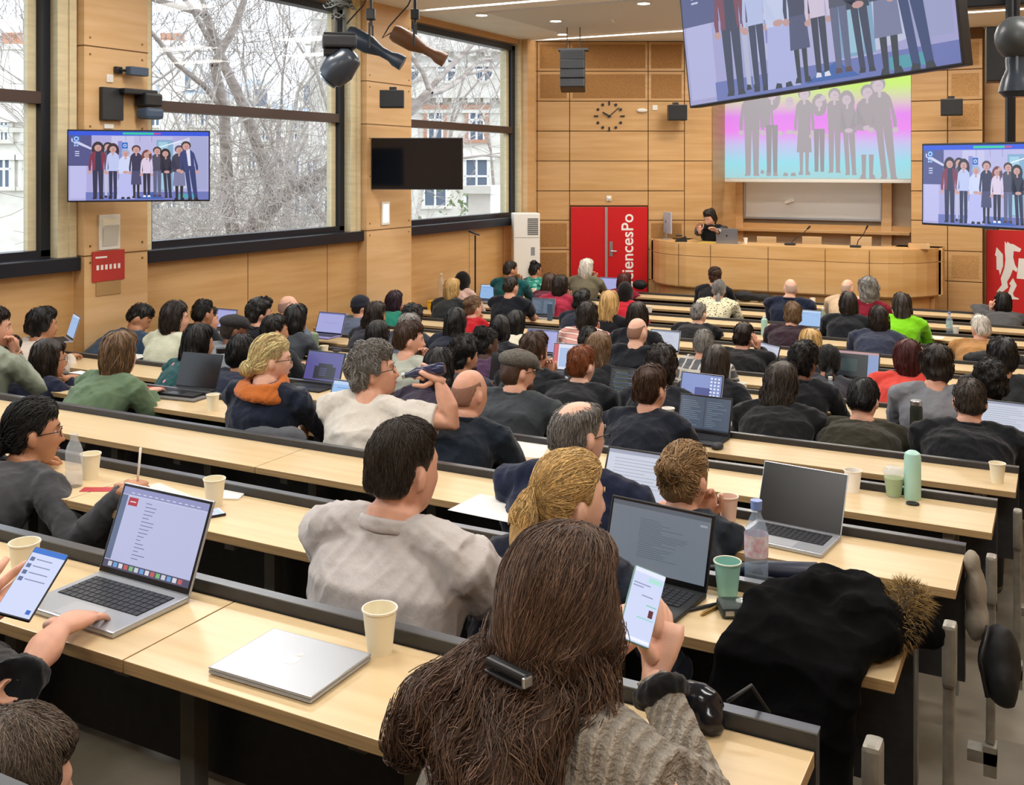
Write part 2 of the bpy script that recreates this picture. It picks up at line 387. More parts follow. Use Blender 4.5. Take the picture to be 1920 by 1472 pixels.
# right block
VR = 15.9
a = PV(1708, 400, VR); b = PV(1843, 400, VR)
q = MB(); q.box((a.x, VR, -.2), (b.x, VB + .2, CEIL + .05)); struct('wall_front_right', q, jm)
xcols = [a.x, PV(1777, 400, VR).x, b.x]; pn = MB(); pp = MB()
for i in range(2):
    for j in range(10):
        z1 = CZ - (yr[j] - YH) / FP * 14.9 - .006; z0 = CZ - (yr[j + 1] - YH) / FP * 14.9 + .006
        pn.bbox((xcols[i] + .006, VR - .02, z0), (xcols[i + 1] - .006, VR, z1), .003)
        if (i == 1 and j in (0, 1, 2, 7)): pp.box((xcols[i] + .05, VR - .024, z0 + .05), (xcols[i + 1] - .05, VR - .02, z1 - .05))
struct('wall_front_right_panels', pn, WALLW); struct('trim_perforated_panels_right', pp, mat('perforated_ply_pale', 'c79a62', .7, c2='a87c46', scale=(60, 60, 120), bump=.4))
# further right wall, a little behind, with red banner
bx = b.x
q = MB(); q.box((bx - .02, VR + .35, -.2), (UR + .2, VR + .6, CEIL + .05)); struct('wall_front_far_right', q, WALLW)
e = empty('red_banner', (0, 0, 0), 0, 'tall red wall banner with a white fox figure carrying a book, at the right edge', 'banner')
z1 = PV(1890, 432, VR + .3).z
q = MB(); q.box((bx + .03, VR + .3, .2), (bx + 1.25, VR + .33, z1)); q.build('panel', mat('banner_red', 'd01c1c', .5), e)
def fox(px):   # photo pixels (zoom region 2: x = 1540 + X/5.053, y = 360 + Y/5.053)
    return [PV(1540 + X / 5.053, 360 + Y / 5.053, VR + .3) for X, Y in px]
body = [(1738, 465), (1757, 490), (1762, 470), (1790, 490), (1820, 495), (1895, 540), (1880, 568), (1822, 560), (1818, 620), (1835, 690), (1860, 730), (1850, 760), (1815, 735), (1790, 800), (1760, 850), (1770, 905), (1700, 960), (1660, 945), (1710, 880), (1700, 820), (1735, 720), (1745, 640), (1738, 560)]
leg = [(1815, 815), (1852, 885), (1815, 960), (1825, 990), (1873, 1010), (1868, 1020), (1790, 1015), (1768, 960), (1795, 885), (1780, 870)]
tail = [(1660, 523), (1720, 590), (1722, 700), (1692, 790), (1682, 740), (1660, 735), (1658, 610), (1645, 598)]
book = [(1870, 628), (1960, 635), (1960, 830), (1850, 820), (1862, 720)]
q = MB()
for poly in (body, leg, tail, book):
    P = [Vector((p.x, VR + .298, p.z)) for p in fox(poly)]; n = len(P)
    Pb = [p + Vector((0, .003, 0)) for p in P]
    q.add(P + Pb, [tuple(range(n))] + [(i, (i + 1) % n, n + (i + 1) % n, n + i) for i in range(n)])
bo = q.build('fox_emblem', WHITEL, e)
# right wall and back wall (out of view)
q = MB(); q.box((UR, -3.3, -.2), (UR + .2, 18.4, CEIL + .05)); struct('wall_right', q, WALLW)
q = MB(); q.box((UL - .4, -3.4, -.2), (UR + .2, -3.2, CEIL + .05)); struct('wall_back', q, WALLW)

# --- desk rows
end_u = lambda v: -.475 + .054 * v
wild = ['', '']
rowl = {-1: 'bench desk row nearest the camera, at the very bottom', 0: 'pale wooden bench desk carrying the closed silver laptop and a cream cup', 1: 'pale wooden bench desk with the long dark coat over its right end',
 2: 'empty-looking long bench desk with the black-screen laptop near its right end', 3: 'bench desk carrying the matcha cup and mint flask near its right end', 4: 'bench desk with the lone paper cup at its right end',
 5: 'bench desk in front of the olive and black jackets', 6: 'bench desk in front of the grey sweater man at right', 7: 'bench desk in front of the person in coral red jacket', 8: 'bench desk in front of the camel jacket',
 9: 'bench desk in front of the grey-blue sweater woman', 10: 'bench desk in front of the plum jacket woman', 11: 'bench desk in front of the bright green top', 12: 'bench desk second from the stage', 13: 'front bench desk, nearest the stage'}
seam = {0: 378, 1: 190, 2: 520}
for i in range(-1, NR):
    v = RV(i); z = RZ(i); u1 = end_u(v); u0 = UL + .14 if i > 0 else -6.2
    if i >= 12: u0 = -6.6
    e = empty('bench_desk', (u1, v, z), 0, rowl[i], 'bench desk', 'rows of fixed bench desks')
    if i in seam: sp = [PZ(seam[i], {0: 1160, 1: 915, 2: 860}[i], z).x - u1]
    else: sp = [(u0 - u1) * .5]
    cuts = [u0 - u1] + sp + [sp[0] / 2 if i in (0, 1, 2) and False else 0]
    cuts = [u0 - u1, sp[0], 0]
    for a, b in zip(cuts[:-1], cuts[1:]):
        q = MB(); q.bbox((a + .0015, -.03 - DD, -.028), (b - .0015, -.028, 0), .0025)
        o = q.build('desktop', [DESKW, DESKE], e)
        for f in o.data.polygons: f.material_index = 0 if f.normal.z > .5 else 1
    q = MB(); q.box((u0 - u1, -.026, -.42), (.0, .006, .026)); q.build('backrest_rail', RAILM, e)
    q = MB(); q.box((u0 - u1, -.024, .026), (.002, .004, .030)); q.build('rail_cap', RAILT, e)
    if i < 5:
        k = 0; x = -.16
        while x > u0 - u1 and k < 9:
            q = MB(); q.box((x - .022, -.11, -.76), (x + .022, -.066, -.03)); q.box((x - .02, -.30, -.07), (x + .02, -.066, -.03)); q.build('leg', POSTM, e)
            x -= .62; k += 1
        # folded seats of the row, hanging on its front side
        k = 0; x = -.45
        while x > u0 - u1 + .3 and k < 9 and i > 0:
            q = MB(); q.bbox((x - .24, .012, -.66), (x + .24, .045, -.30), .012); q.build('seat', SEATM, e); x -= .62; k += 1
SEATG = mat('grey_seat_frame', '8f8b80', .4, .4, var=.2, scale=(20, 20, 20))
for o in [x for x in COL.objects if x.name.startswith('bench_desk')]:
    q = MB(); M = T(.07, .10, -.66) @ Rx(-.06); q.bbox((-.014, -.022, 0), (.014, .022, .58), .006, M); q.bbox((-.016, -.034, .46), (.018, .026, .62), .01, M); q.build('seat_end_frame', SEATG, o)
    q = MB(); q.box((.0, .06, -.72), (.09, .12, -.68)); q.box((.05, .06, -.76), (.09, .12, -.66)); q.build('seat_foot', SEATG, o)
# aisle steps and side rails at right
for i in range(0, 6):
    q = MB(); q.box((end_u(RV(i)) + .25, RV(i) - .9, FZ(i) + .001), (UR, RV(i) - .62, FZ(i) + .09)); struct('floor_step', q, FLOORM)
    q = MB(); q.box((end_u(RV(i)) + .25, RV(i) - .905, FZ(i) + .07), (UR, RV(i) - .895, FZ(i) + .094)); struct('trim_step_nosing', q, mat('step_nosing', 'b5b2a6', .5, var=.2, scale=(20, 20, 20)))
# ================================================================ outside the windows
def ubox(q, a, b): return q.box(a, b)
STONE = mat('limestone_facade', 'e4e0d8', .85, c2='d4cec4', scale=(1.5, 1.5, 3), bump=.1)  # stone lightened, atmospheric haze put into its colour
ZINC = mat('zinc_roof', 'aab6c6', .5, c2='98a6b8', scale=(.6, 8, .6))  # roof whitened with painted-in haze as well
DARKGL = mat('dark_window_glass', '5c6a7c', .3)
WFRM = mat('white_window_frame', 'eef0f2', .5)
BRK = mat('brick_orange', 'b98a72', .8, var=.15, scale=(6, 6, 20))
def facade(name, Y, x0, x1, ztop, label, rows, wn, roof=None, pedi=None, side=0, zb=-4):
    """house front square to the view at depth Y between photo columns x0..x1; rows = (photo y top, photo y bottom, kind)"""
    X0, X1 = XX(x0, Y), XX(x1, Y); zt = zz(ztop, Y); xm = (X0 + X1) / 2; o = WM @ Vector((xm, Y, zb)); W = (X1 - X0) / 2; h = zt - zb
    e = empty(name, o, TH + side, label, 'building')
    q = MB(); q.box((-W, 0, 0), (W, 6, h)); q.build('wall', STONE, e)
    q = MB(); q.box((-W - .2, -.5, h - .35), (W + .2, .1, h)); q.box((-W, -.15, h - 1.0), (W, .1, h - .8))
    for k in range(int(2 * W / .7)): q.box((-W + k * .7, -.38, h - .55), (-W + k * .7 + .3, -.1, h - .35))
    q.build('cornice', STONE, e)
    if roof:
        rh, s = roof; q = MB()
        q.add([(-W, -.3, h), (W, -.3, h), (W, 6, h), (-W, 6, h), (-W + s, s, h + rh), (W - s, s, h + rh), (W - s, 6, h + rh), (-W + s, 6, h + rh)], [(0, 1, 5, 4), (1, 2, 6, 5), (2, 3, 7, 6), (3, 0, 4, 7), (4, 5, 6, 7)]); q.build('roof', ZINC, e)
        for k in range(2):
            dx = (-.4 + .8 * k) * W; q = MB(); q.box((dx - .7, -.1, h + rh * .15), (dx + .7, 2, h + rh * .75)); fo = q.build('dormer', STONE, e); g = MB(); g.box((dx - .4, -.13, h + rh * .22), (dx + .4, -.09, h + rh * .66)); g.build('pane', DARKGL, fo)
    if pedi:
        ax = XX(pedi[0], Y) - xm; q = MB(); pw = 6.5; q.prism([(ax - pw, h), (ax + pw, h), (ax, h + pedi[1])], -.3, .3, Rx(PI / 2)); q.build('pediment', STONE, e)
    for y0, y1, kind in rows:
        z1, z0 = zz(y0, Y) - zb, zz(y1, Y) - zb
        for k in range(wn):
            v = -W + (k + .5) * 2 * W / wn
            if kind == 'oval':
                r = (z1 - z0) / 2; M = T(v, 0, (z0 + z1) / 2) @ Rx(PI / 2) @ Matrix.Diagonal((.82, 1, 1, 1))
                wq = MB(); wq.lathe([(r * 1.25, 0), (r * 1.25, .14), (r, .14), (r, .05)], 24, M, caps=False); fo = wq.build('oval_window', STONE, e)
                g = MB(); g.lathe([(r, .03), (r, .06)], 24, M); g.build('pane', DARKGL, fo)
                g = MB(); g.box((v - .06, -.12, z0), (v + .06, -.07, z1)); g.box((v - r * .8, -.12, (z0 + z1) / 2 - .06), (v + r * .8, -.07, (z0 + z1) / 2 + .06)); g.build('glazing_bar', WFRM, fo); continue
            Wd = min(.62, (z1 - z0) * .27); hf = z1 - z0; wq = MB()
            wq.box((v - Wd - .15, -.12, z0 - .1), (v - Wd, .02, z1)); wq.box((v + Wd, -.12, z0 - .1), (v + Wd + .15, .02, z1)); wq.box((v - Wd - .25, -.2, z1), (v + Wd + .25, .02, z1 + .2)); wq.box((v - Wd - .2, -.18, z0 - .15), (v + Wd + .2, .02, z0))
            fo = wq.build('window', BRK if kind == 'brick' else STONE, e)
            g = MB(); g.box((v - Wd, -.04, z0), (v + Wd, 0, z1)); g.build('pane', DARKGL, fo)
            g = MB()
            for a in (-Wd, -.05, Wd - .09): g.box((v + a, -.08, z0), (v + a + .09, -.04, z1))
            g.box((v - Wd, -.08, z0 + hf * .62), (v + Wd, -.04, z0 + hf * .62 + .09)); g.build('glazing_bar', WFRM, fo)
    return e
facade('mansion_house', 46, 700, 1010, 170, 'pale stone mansion with cornice and many windows, seen through the far window', [(205, 262, 'brick'), (300, 385, 'sq')], 4, zb=-8)
facade('mansion_attic', 46.6, 735, 1010, 84, 'stone attic storey with oval windows above the mansion cornice', [(112, 152, 'oval')], 4, pedi=(842, 1.3), zb=zz(170, 46.6))
facade('far_house', 52, 535, 705, 214, 'pale apartment house left of the mansion, behind the branches', [(232, 262, 'sq'), (285, 330, 'sq'), (350, 400, 'sq')], 5, (2.2, 1.5), zb=-8)
facade('far_house', 70, 385, 535, 215, 'low pale house with grey roof far behind the tree branches', [(235, 262, 'sq'), (285, 315, 'sq')], 6, (2.6, 2.2), zb=-10)
facade('far_house', 60, 215, 400, 178, 'pale house with grey slate roof behind the left side of the big tree', [(200, 235, 'sq'), (270, 310, 'sq'), (350, 390, 'sq')], 6, (1.8, 2.0), zb=-10)
facade('far_house', 40, -160, 130, 200, 'grey slate roofed house seen through the leftmost window', [(225, 262, 'sq'), (300, 350, 'sq')], 6, (2.4, 2.6), zb=-8)
def stack(x0, x1, y0, y1, Y, label, pots=0, taper=.8):
    X0, X1 = XX(x0, Y), XX(x1, Y); W = (X1 - X0) / 2; base = zz(y1, Y); h = zz(y0, Y) - base
    e = empty('chimney_stack' if pots else 'stone_tower', WM @ Vector(((X0 + X1) / 2, Y, base)), TH, label, 'chimney' if pots else 'tower')
    q = MB(); q.add([(-W, -W, 0), (W, -W, 0), (W, W, 0), (-W, W, 0), (-W * taper, -W * taper, h * .93), (W * taper, -W * taper, h * .93), (W * taper, W * taper, h * .93), (-W * taper, W * taper, h * .93)], [(0, 1, 5, 4), (1, 2, 6, 5), (2, 3, 7, 6), (3, 0, 4, 7), (4, 5, 6, 7)]); q.build('shaft', STONE, e)
    q = MB(); W2 = W * taper * 1.15; q.box((-W2, -W2, h * .93), (W2, W2, h)); q.build('cap', STONE, e)
    for k in range(pots):
        q = MB(); q.lathe([(.16, h), (.2, h + .45)], 10, T((k - (pots - 1) / 2) * W * .6, 0, 0)); q.build('chimney_pot', BRK, e)
stack(4, 50, 85, 230, 38, 'white chimney stack with clay pots seen through the leftmost window', 3, .85)
stack(305, 342, 78, 330, 56, 'pale chimney stack with small pots behind the big tree', 4, .95)
stack(585, 665, 22, 300, 34, 'tall pale stone tower at the right end of the middle window', 0, .85)
# street-level wall, hedge and ground outside
q = MB(); q.box((-70, -30, -3.4), (UL - .6, 80, -3.2)); struct('ground_outside', q, mat('garden_ground', '8d8a78', .9, var=.2, scale=(1, 1, 1)))
def bat(x, y, u): return PU(x, y, u)
p = bat(918, 362, -12)
e = empty('gate_pillar', (-12, p.y, -1), 0, 'stone gate pillar outside, low in the far window', 'pillar')
q = MB(); q.box((-.3, -.5, 0), (.3, .5, p.z + 1)); q.build('shaft', STONE, e); q = MB(); q.box((-.4, -.65, p.z + 1), (.4, .65, p.z + 1.18)); q.build('cap', STONE, e)
# bare trees
BARK = mat('bare_bark', '82766e', .9, c2='b0a59c', scale=(3, 3, 12))  # bark lightened to paint haze over the branches
BARK2 = mat('hazed_bare_bark', 'a59b94', .9, c2='cbc3bc', scale=(3, 3, 12))  # paler bark, haze mixed into the colour
def tree(base, H, seed, label, m=BARK, levels=6, r0=.2, spread=.62, trunk=None, twig=.75, lean=(0, 0)):
    rnd = random.Random(seed); q = MB()
    tips = []
    def rec(p, d, L, r, lv):
        pts = [p]; rr = [r]; n = 4 if lv < 5 else 3; dd = d.copy()
        for k in range(n):
            dd = (dd + Vector((rnd.gauss(0, .16), rnd.gauss(0, .16), rnd.gauss(.05, .12)))).normalized()
            if base[0] + pts[-1].x > -11.5: dd.x = min(dd.x, -.1)
            if base[0] + pts[-1].x + dd.x * L / n > -9.6: dd.x = -.3
            pts.append(pts[-1] + dd * L / n); rr.append(r * (1 - .38 * (k + 1) / n))
        q.tube(pts, rr, 7 if lv < 2 else (5 if lv < 4 else 3), caps=False)
        if lv >= levels: return
        nb = 3 if lv < 6 else 2
        for b in range(nb):
            ax = dd.orthogonal().normalized(); ax.rotate(Matrix.Rotation(rnd.uniform(0, 2 * PI), 3, dd))
            nd = dd.copy(); nd.rotate(Matrix.Rotation(rnd.uniform(.25, spread + .25), 3, ax)); nd.z += .1; nd.normalize()
            rec(pts[-1] if b < 2 else pts[-2], nd, L * rnd.uniform(.66, .88), max(.007, rr[-1] * rnd.uniform(.6, .82)), lv + 1)
    rec(Vector((0, 0, 0)), Vector((lean[0], lean[1], 1)).normalized(), H * .28, r0, 0)
    o = q.build('bare_tree', m, None, smooth=True); o.location = base; tag(o, label, 'tree'); return o
def tb(x, u, y=470, z=-3): p = PU(x, y, u); return (u, p.y, z)
for x, u, H, sd, m, lv, r, sp, ln, lb in (
    (345, -16, 19, 3, BARK, 7, .34, .62, (0, 0), 'large bare tree with thick forked trunk in the middle window'),
    (575, -18, 17, 8, BARK, 7, .22, .6, (0, -.2), 'bare spreading tree left of the stone tower, in the middle window'),
    (450, -22, 18, 12, BARK2, 6, .16, .6, (0, 0), 'smaller bare tree between the two big ones in the middle window'),
    (515, -24, 19, 77, BARK2, 6, .2, .6, (0, .1), 'bare tree right of centre in the middle window, behind the others'),
    (290, -20, 16, 15, BARK2, 6, .14, .7, (0, .1), 'bare tree at the left edge of the middle window'),
    (15, -15, 14, 21, BARK2, 7, .14, .6, (0, .1), 'bare bushy tree low in the leftmost window'),
    (60, -18, 12, 23, BARK, 7, .12, .6, (0, -.1), 'thin bare tree beside the window frame in the leftmost window'),
    (905, -20, 18, 31, BARK, 7, .15, .45, (0, -.25), 'slender bare tree leaning across the mansion front'),
    (800, -22, 18, 44, BARK2, 7, .14, .4, (0, 0), 'thin bare tree in front of the mansion, left side of the far window'),
    (860, -24, 19, 45, BARK2, 6, .14, .4, (0, .1), 'thin bare tree rising in the centre of the far window'),
    (625, -15, 10, 52, BARK2, 7, .1, .8, (0, 0), 'low bare shrub tree at the bottom right of the middle window'),
    (500, -14, 6.6, 63, BARK2, 7, .1, .9, (0, 0), 'tangled pale bare shrub at the bottom of the middle window'),
    (400, -14.5, 6.4, 66, BARK2, 7, .1, .9, (0, 0), 'tangled bare shrub just right of the lit wall screen'),
    (310, -14, 6.2, 64, BARK2, 7, .09, .9, (0, 0), 'tangled pale bare shrub under the lit wall screen')):
    tree(tb(x, u), H, sd, lb, m, lv, r, sp, lean=ln)
# evergreen shrub
rnd = random.Random(4); q = MB(); p = tb(905, -15)
for k in range(1500):
    a = rnd.uniform(0, 2 * PI); r = abs(rnd.gauss(0, .75)); z = rnd.uniform(1.6, 5.0); c = Vector((r * math.cos(a), r * math.sin(a) * 1.1, z)); s = rnd.uniform(.04, .1)
    d1 = Vector((rnd.gauss(0, 1), rnd.gauss(0, 1), rnd.gauss(0, 1))).normalized() * s; d2 = d1.orthogonal().normalized() * s * .6
    q.add([c - d1, c + d2, c + d1, c - d2], [(0, 1, 2, 3)])
e = empty('evergreen_shrub', p, 0, 'green leafy shrub by the gate pillar in the far window', 'shrub')
q.build('foliage', mat('ivy_green', '73825a', .7, var=.35, scale=(5, 5, 5)), e)
q = MB(); q.tube([(0, 0, 0), (.1, .1, 2.4), (0, .2, 4.4)], [.09, .07, .03], 6); q.build('stem', BARK, e)

# ================================================================ podium
PM = wood_mat('podium_plywood', 'dcb27a', 'cc9c5e', (1.0, 1.0, 10), .4)
# stage platform with rounded front
def podium_curve(off, n=8):
    """plan outline of the front, left to right, in world (u, v)"""
    a = PZ(1222, 462, 1.75); zt = 1.62
    L = PV(1219, 450, 15.6); R = PV(1757, 470, 14.65)
    return L, R
ZTOP = CZ - (462 - YH) / FP * 14.7
uL = PV(1217, 450, 15.2).x; uR = PV(1758, 468, 14.6).x; vF = 14.55; rad = 1.0
def outline(ins, back=15.25):
    P = [(uL + ins, back)]
    for k in range(9):
        a = PI + k * PI / 2 / 8; P.append((uL + rad + (rad - ins) * math.cos(a), vF + rad + (rad - ins) * math.sin(a)))
    for k in range(9):
        a = 1.5 * PI + k * PI / 2 / 8; P.append((uR - rad + (rad - ins) * math.cos(a), vF + rad + (rad - ins) * math.sin(a)))
    P.append((uR - ins, back)); return P
e = empty('podium', ((uL + uR) / 2, vF, 0), 0, 'long curved honey plywood lecture podium on the stage', 'podium')
O = Matrix.Translation((-(uL + uR) / 2, -vF, 0))
def wall_strip(q, ins, z0, z1, t=.05):
    A = outline(ins); B = outline(ins + t); n = len(A)
    for i in range(n - 1):
        q.add([O @ Vector((*A[i], z0)), O @ Vector((*A[i + 1], z0)), O @ Vector((*A[i + 1], z1)), O @ Vector((*A[i], z1)), O @ Vector((*B[i], z0)), O @ Vector((*B[i + 1], z0)), O @ Vector((*B[i + 1], z1)), O @ Vector((*B[i], z1))], [(0, 1, 2, 3), (7, 6, 5, 4), (3, 2, 6, 7), (4, 5, 1, 0), (0, 3, 7, 4), (1, 5, 6, 2)])
zb = ZTOP - .62
q = MB(); wall_strip(q, 0, ZTOP - .165, ZTOP); wall_strip(q, 0, zb, ZTOP - .173); wall_strip(q, .02, zb - .02, ZTOP - .01); q.build('front_panels', PM, e, **SM())
q = MB(); wall_strip(q, .10, .0, zb - .02); q.build('plinth', PM, e, **SM())
q = MB(); wall_strip(q, -.0, ZTOP - .0, ZTOP + .018, .62); 
q.build('worktop', PM, e, **SM())
q = MB()
for x in (1272, 1332, 1440, 1547, 1630):
    p = PV(x, 500, vF - .004); 
    if uL + rad * .6 < p.x < uR - rad * .6: q.box((p.x - .004 - (uL + uR) / 2, -.004, zb), (p.x + .004 - (uL + uR) / 2, .004, ZTOP))
q.build('panel_joint', jm, e)
# stage floor
q = MB(); PO = outline(.12, 17.15); q.prism(PO, .02, zb - .45); 
STG = max(.25, zb - .45)
q = MB(); q.prism(outline(.25, 17.15), .001, STG); struct('floor_stage', q, PM)
# steps right
p = PV(1800, 575, 14.9); q = MB(); q.box((uR - .1, 14.7, .001), (uR + .55, 15.8, .2)); q.box((uR - .1, 14.9, .2), (uR + .35, 15.8, .42)); struct('floor_stage_steps', q, mat('red_brown_step', '8a5a3a', .6, var=.15, scale=(2, 8, 8)))
# chairs behind podium : pale backrests
for k, (x0, x1, lb) in enumerate(((1419, 1456, 'leftmost of the three'), (1504, 1541, 'middle one of the three'), (1595, 1635, 'rightmost of the three'))):
    a = PV(x0, 450, 15.9); b = PV(x1, 450, 15.9); e = empty('stage_chair', ((a.x + b.x) / 2, 15.9, STG), 0, 'pale plywood chair back behind the podium, ' + lb, 'chair', 'plywood chairs behind the podium'); W = (b.x - a.x) / 2
    z1 = PV(x0, 443, 15.9).z - STG; q = MB(); q.bbox((-W, -.012, z1 - .3), (W, .012, z1), .01); q.build('backrest', WALLW2, e)
    q = MB(); q.bbox((-W, 0, .42), (W, .42, .445), .01); q.build('seat', WALLW2, e)
    for sx in (-W + .02, W - .02):
        for sy in (.02, .4): q = MB(); q.tube([(sx, sy, 0), (sx, sy, .42 if sy > .1 else z1 - .05)], .011, 8); q.build('leg', STEELM, e, **SM())
# items on the podium
ZT = ZTOP + .018
def goose(x0, y0, x1, y1, label):
    v = vF + .28; a = PV(x0, y0, v); b = PV(x1, y1, v); e = empty('gooseneck_microphone', (a.x, v, ZT), 0, label, 'microphone'); d = Vector((b.x - a.x, 0, b.z - ZT))
    q = MB(); q.bbox((-.09, -.05, 0), (.05, .05, .03), .008); q.build('base', BLACK, e)
    q = MB(); q.tube([(0, 0, .03), d * .25 + Vector((-.02, 0, .02)), d * .6, d * .86], .006, 6); q.build('gooseneck', BLACK, e, **SM())
    q = MB(); q.tube([d * .84, d], [.012, .014], 8); q.build('capsule', BLACK, e, **SM())
goose(1484, 463, 1519, 424, 'black gooseneck microphone on the middle of the podium')
goose(1607, 467, 1627, 423, 'black gooseneck microphone at the right part of the podium')
# desktop computer seen from behind
def PT(x, y, dv=.3): p = PV(x, y, vF + dv); return Vector((p.x, p.y, ZT))
c = PT(1250, 447, .7); e = empty('desktop_computer', c, -.95, 'silver all-in-one desktop computer seen from behind, at the left end of the podium', 'computer')
SILV = mat('aluminium', 'b8bcc2', .35, .6); LOGO = mat('dark_logo', '2b2d31', .3, .3)
q = MB(); q.bbox((-.26, -.012, .09), (.26, .012, .42), .01); q.build('screen_case', mat('pale_blue_aluminium', 'b9c7dc', .35, .3), e)
q = MB(); q.bbox((-.08, -.08, 0), (.08, .08, .008), .003); q.box((-.05, -.02, .0), (.05, -.012, .15)); q.build('stand', SILV, e)
q = MB(); q.ball((0, -.014, .27), (.02, .003, .024), 12); q.build('logo', LOGO, e)
e = empty('desk_phone', PT(1277, 455, .25), .3, 'black desk telephone beside the desktop computer on the podium', 'telephone')
q = MB(); q.prism([(-.09, 0), (.09, 0), (.07, .08), (-.07, .03)], -.08, .08, Rx(PI / 2)); q.build('body', BLACK, e)
q = MB(); q.bbox((-.08, -.03, .08), (.02, .02, .1), .008); q.build('handset', DGREY, e)
p = PT(1371, 460, .3); e = empty('open_laptop', p, PI, 'grey laptop on the podium, its lid back with small stickers towards the audience', 'laptop')
q = MB(); q.bbox((-.16, -.02, 0), (.16, .2, .014), .004); q.build('base', SILV, e)
q = MB(); q.bbox((-.16, -.008, 0), (.16, 0, .22), .003, T(0, .21, .012) @ Rx(-.2)); ld = q.build('lid', mat('space_grey', '8f929c', .4, .5), e)
q = MB(); q.ball((0, .002, .11), (.013, .002, .016), 10, None); q.build('logo', LOGO, ld).matrix_local = T(0, .21, .012) @ Rx(-.2)
q = MB(); q.box((.08, .0005, .17), (.14, .002, .205)); q.build('sticker', WHITEP, ld).matrix_local = T(0, .21, .012) @ Rx(-.2)
p = PT(1325, 458, .2); o = MB(); o.bbox((-.12, -.08, 0), (.12, .08, .006), .001, Rz(.3)); o = o.build('yellow_folder', mat('yellow_card', 'd9c342', .6)); o.location = p; tag(o, 'yellow folder lying on the podium in front of the speaker', 'folder')
p = PT(1723, 466, .45); e = empty('tissue_box', p, .2, 'small beige box standing on the right end of the podium', 'box'); q = MB(); q.bbox((-.13, -.1, 0), (.13, .1, .07), .004); q.build('carton', WALLW2, e); q = MB(); q.bbox((-.1, -.07, .07), (.1, .07, .073), .001); q.build('lid_flap', mat('card_inner', 'a8814e', .7), e)

# ================================================================ projection screen
VS_ = 16.45
s0 = PV(1335, 336, VS_); s1 = PV(1717, 336, VS_)
e = empty('projection_screen', (0, VS_, 0), 0, 'wide white projection screen glowing green, pink and blue with standing figures', 'projection screen')
zbt = s0.z; ztp = PV(1500, 118, VS_).z
q = MB(); q.bbox((s0.x - .03, -.02, zbt - .045), (s1.x + .03, .02, zbt), .01); q.build('bottom_bar', WHITEP, e)
q = MB(); q.box((s0.x, .002, zbt), (s1.x, .006, CEIL - .15)); q.build('fabric', mat('screen_fabric', 'cfcfcb', .8), e)
q = MB(); q.bbox((s0.x - .08, -.08, CEIL - .18), (s1.x + .08, .1, CEIL - .02), .02); q.build('roller_case', WHITEP, e)

def emis(name, grad=None, col=(1, 1, 1), st=1.0):
    key = ('E' + name, str(col), st)
    if key in MC: return MC[key]
    m = bpy.data.materials.new(name); m.use_nodes = True; MC[key] = m; n = m.node_tree.nodes; L = m.node_tree.links; b = n['Principled BSDF']
    b.inputs['Roughness'].default_value = .25; b.inputs['Base Color'].default_value = (.02, .02, .02, 1)
    c = C3(col); b.inputs['Emission Color'].default_value = (*c, 1); b.inputs['Emission Strength'].default_value = st
    if grad:
        t = n.new('ShaderNodeTexCoord'); s = n.new('ShaderNodeSeparateXYZ'); r = n.new('ShaderNodeValToRGB'); L.new(t.outputs['Object'], s.inputs[0]); L.new(s.outputs[2], r.inputs[0])
        while len(r.color_ramp.elements) < len(grad): r.color_ramp.elements.new(.5)
        for el, (p, cc) in zip(r.color_ramp.elements, grad): el.position = p; el.color = (*C3(cc), 1)
        L.new(r.outputs[0], b.inputs['Emission Color'])
    return m
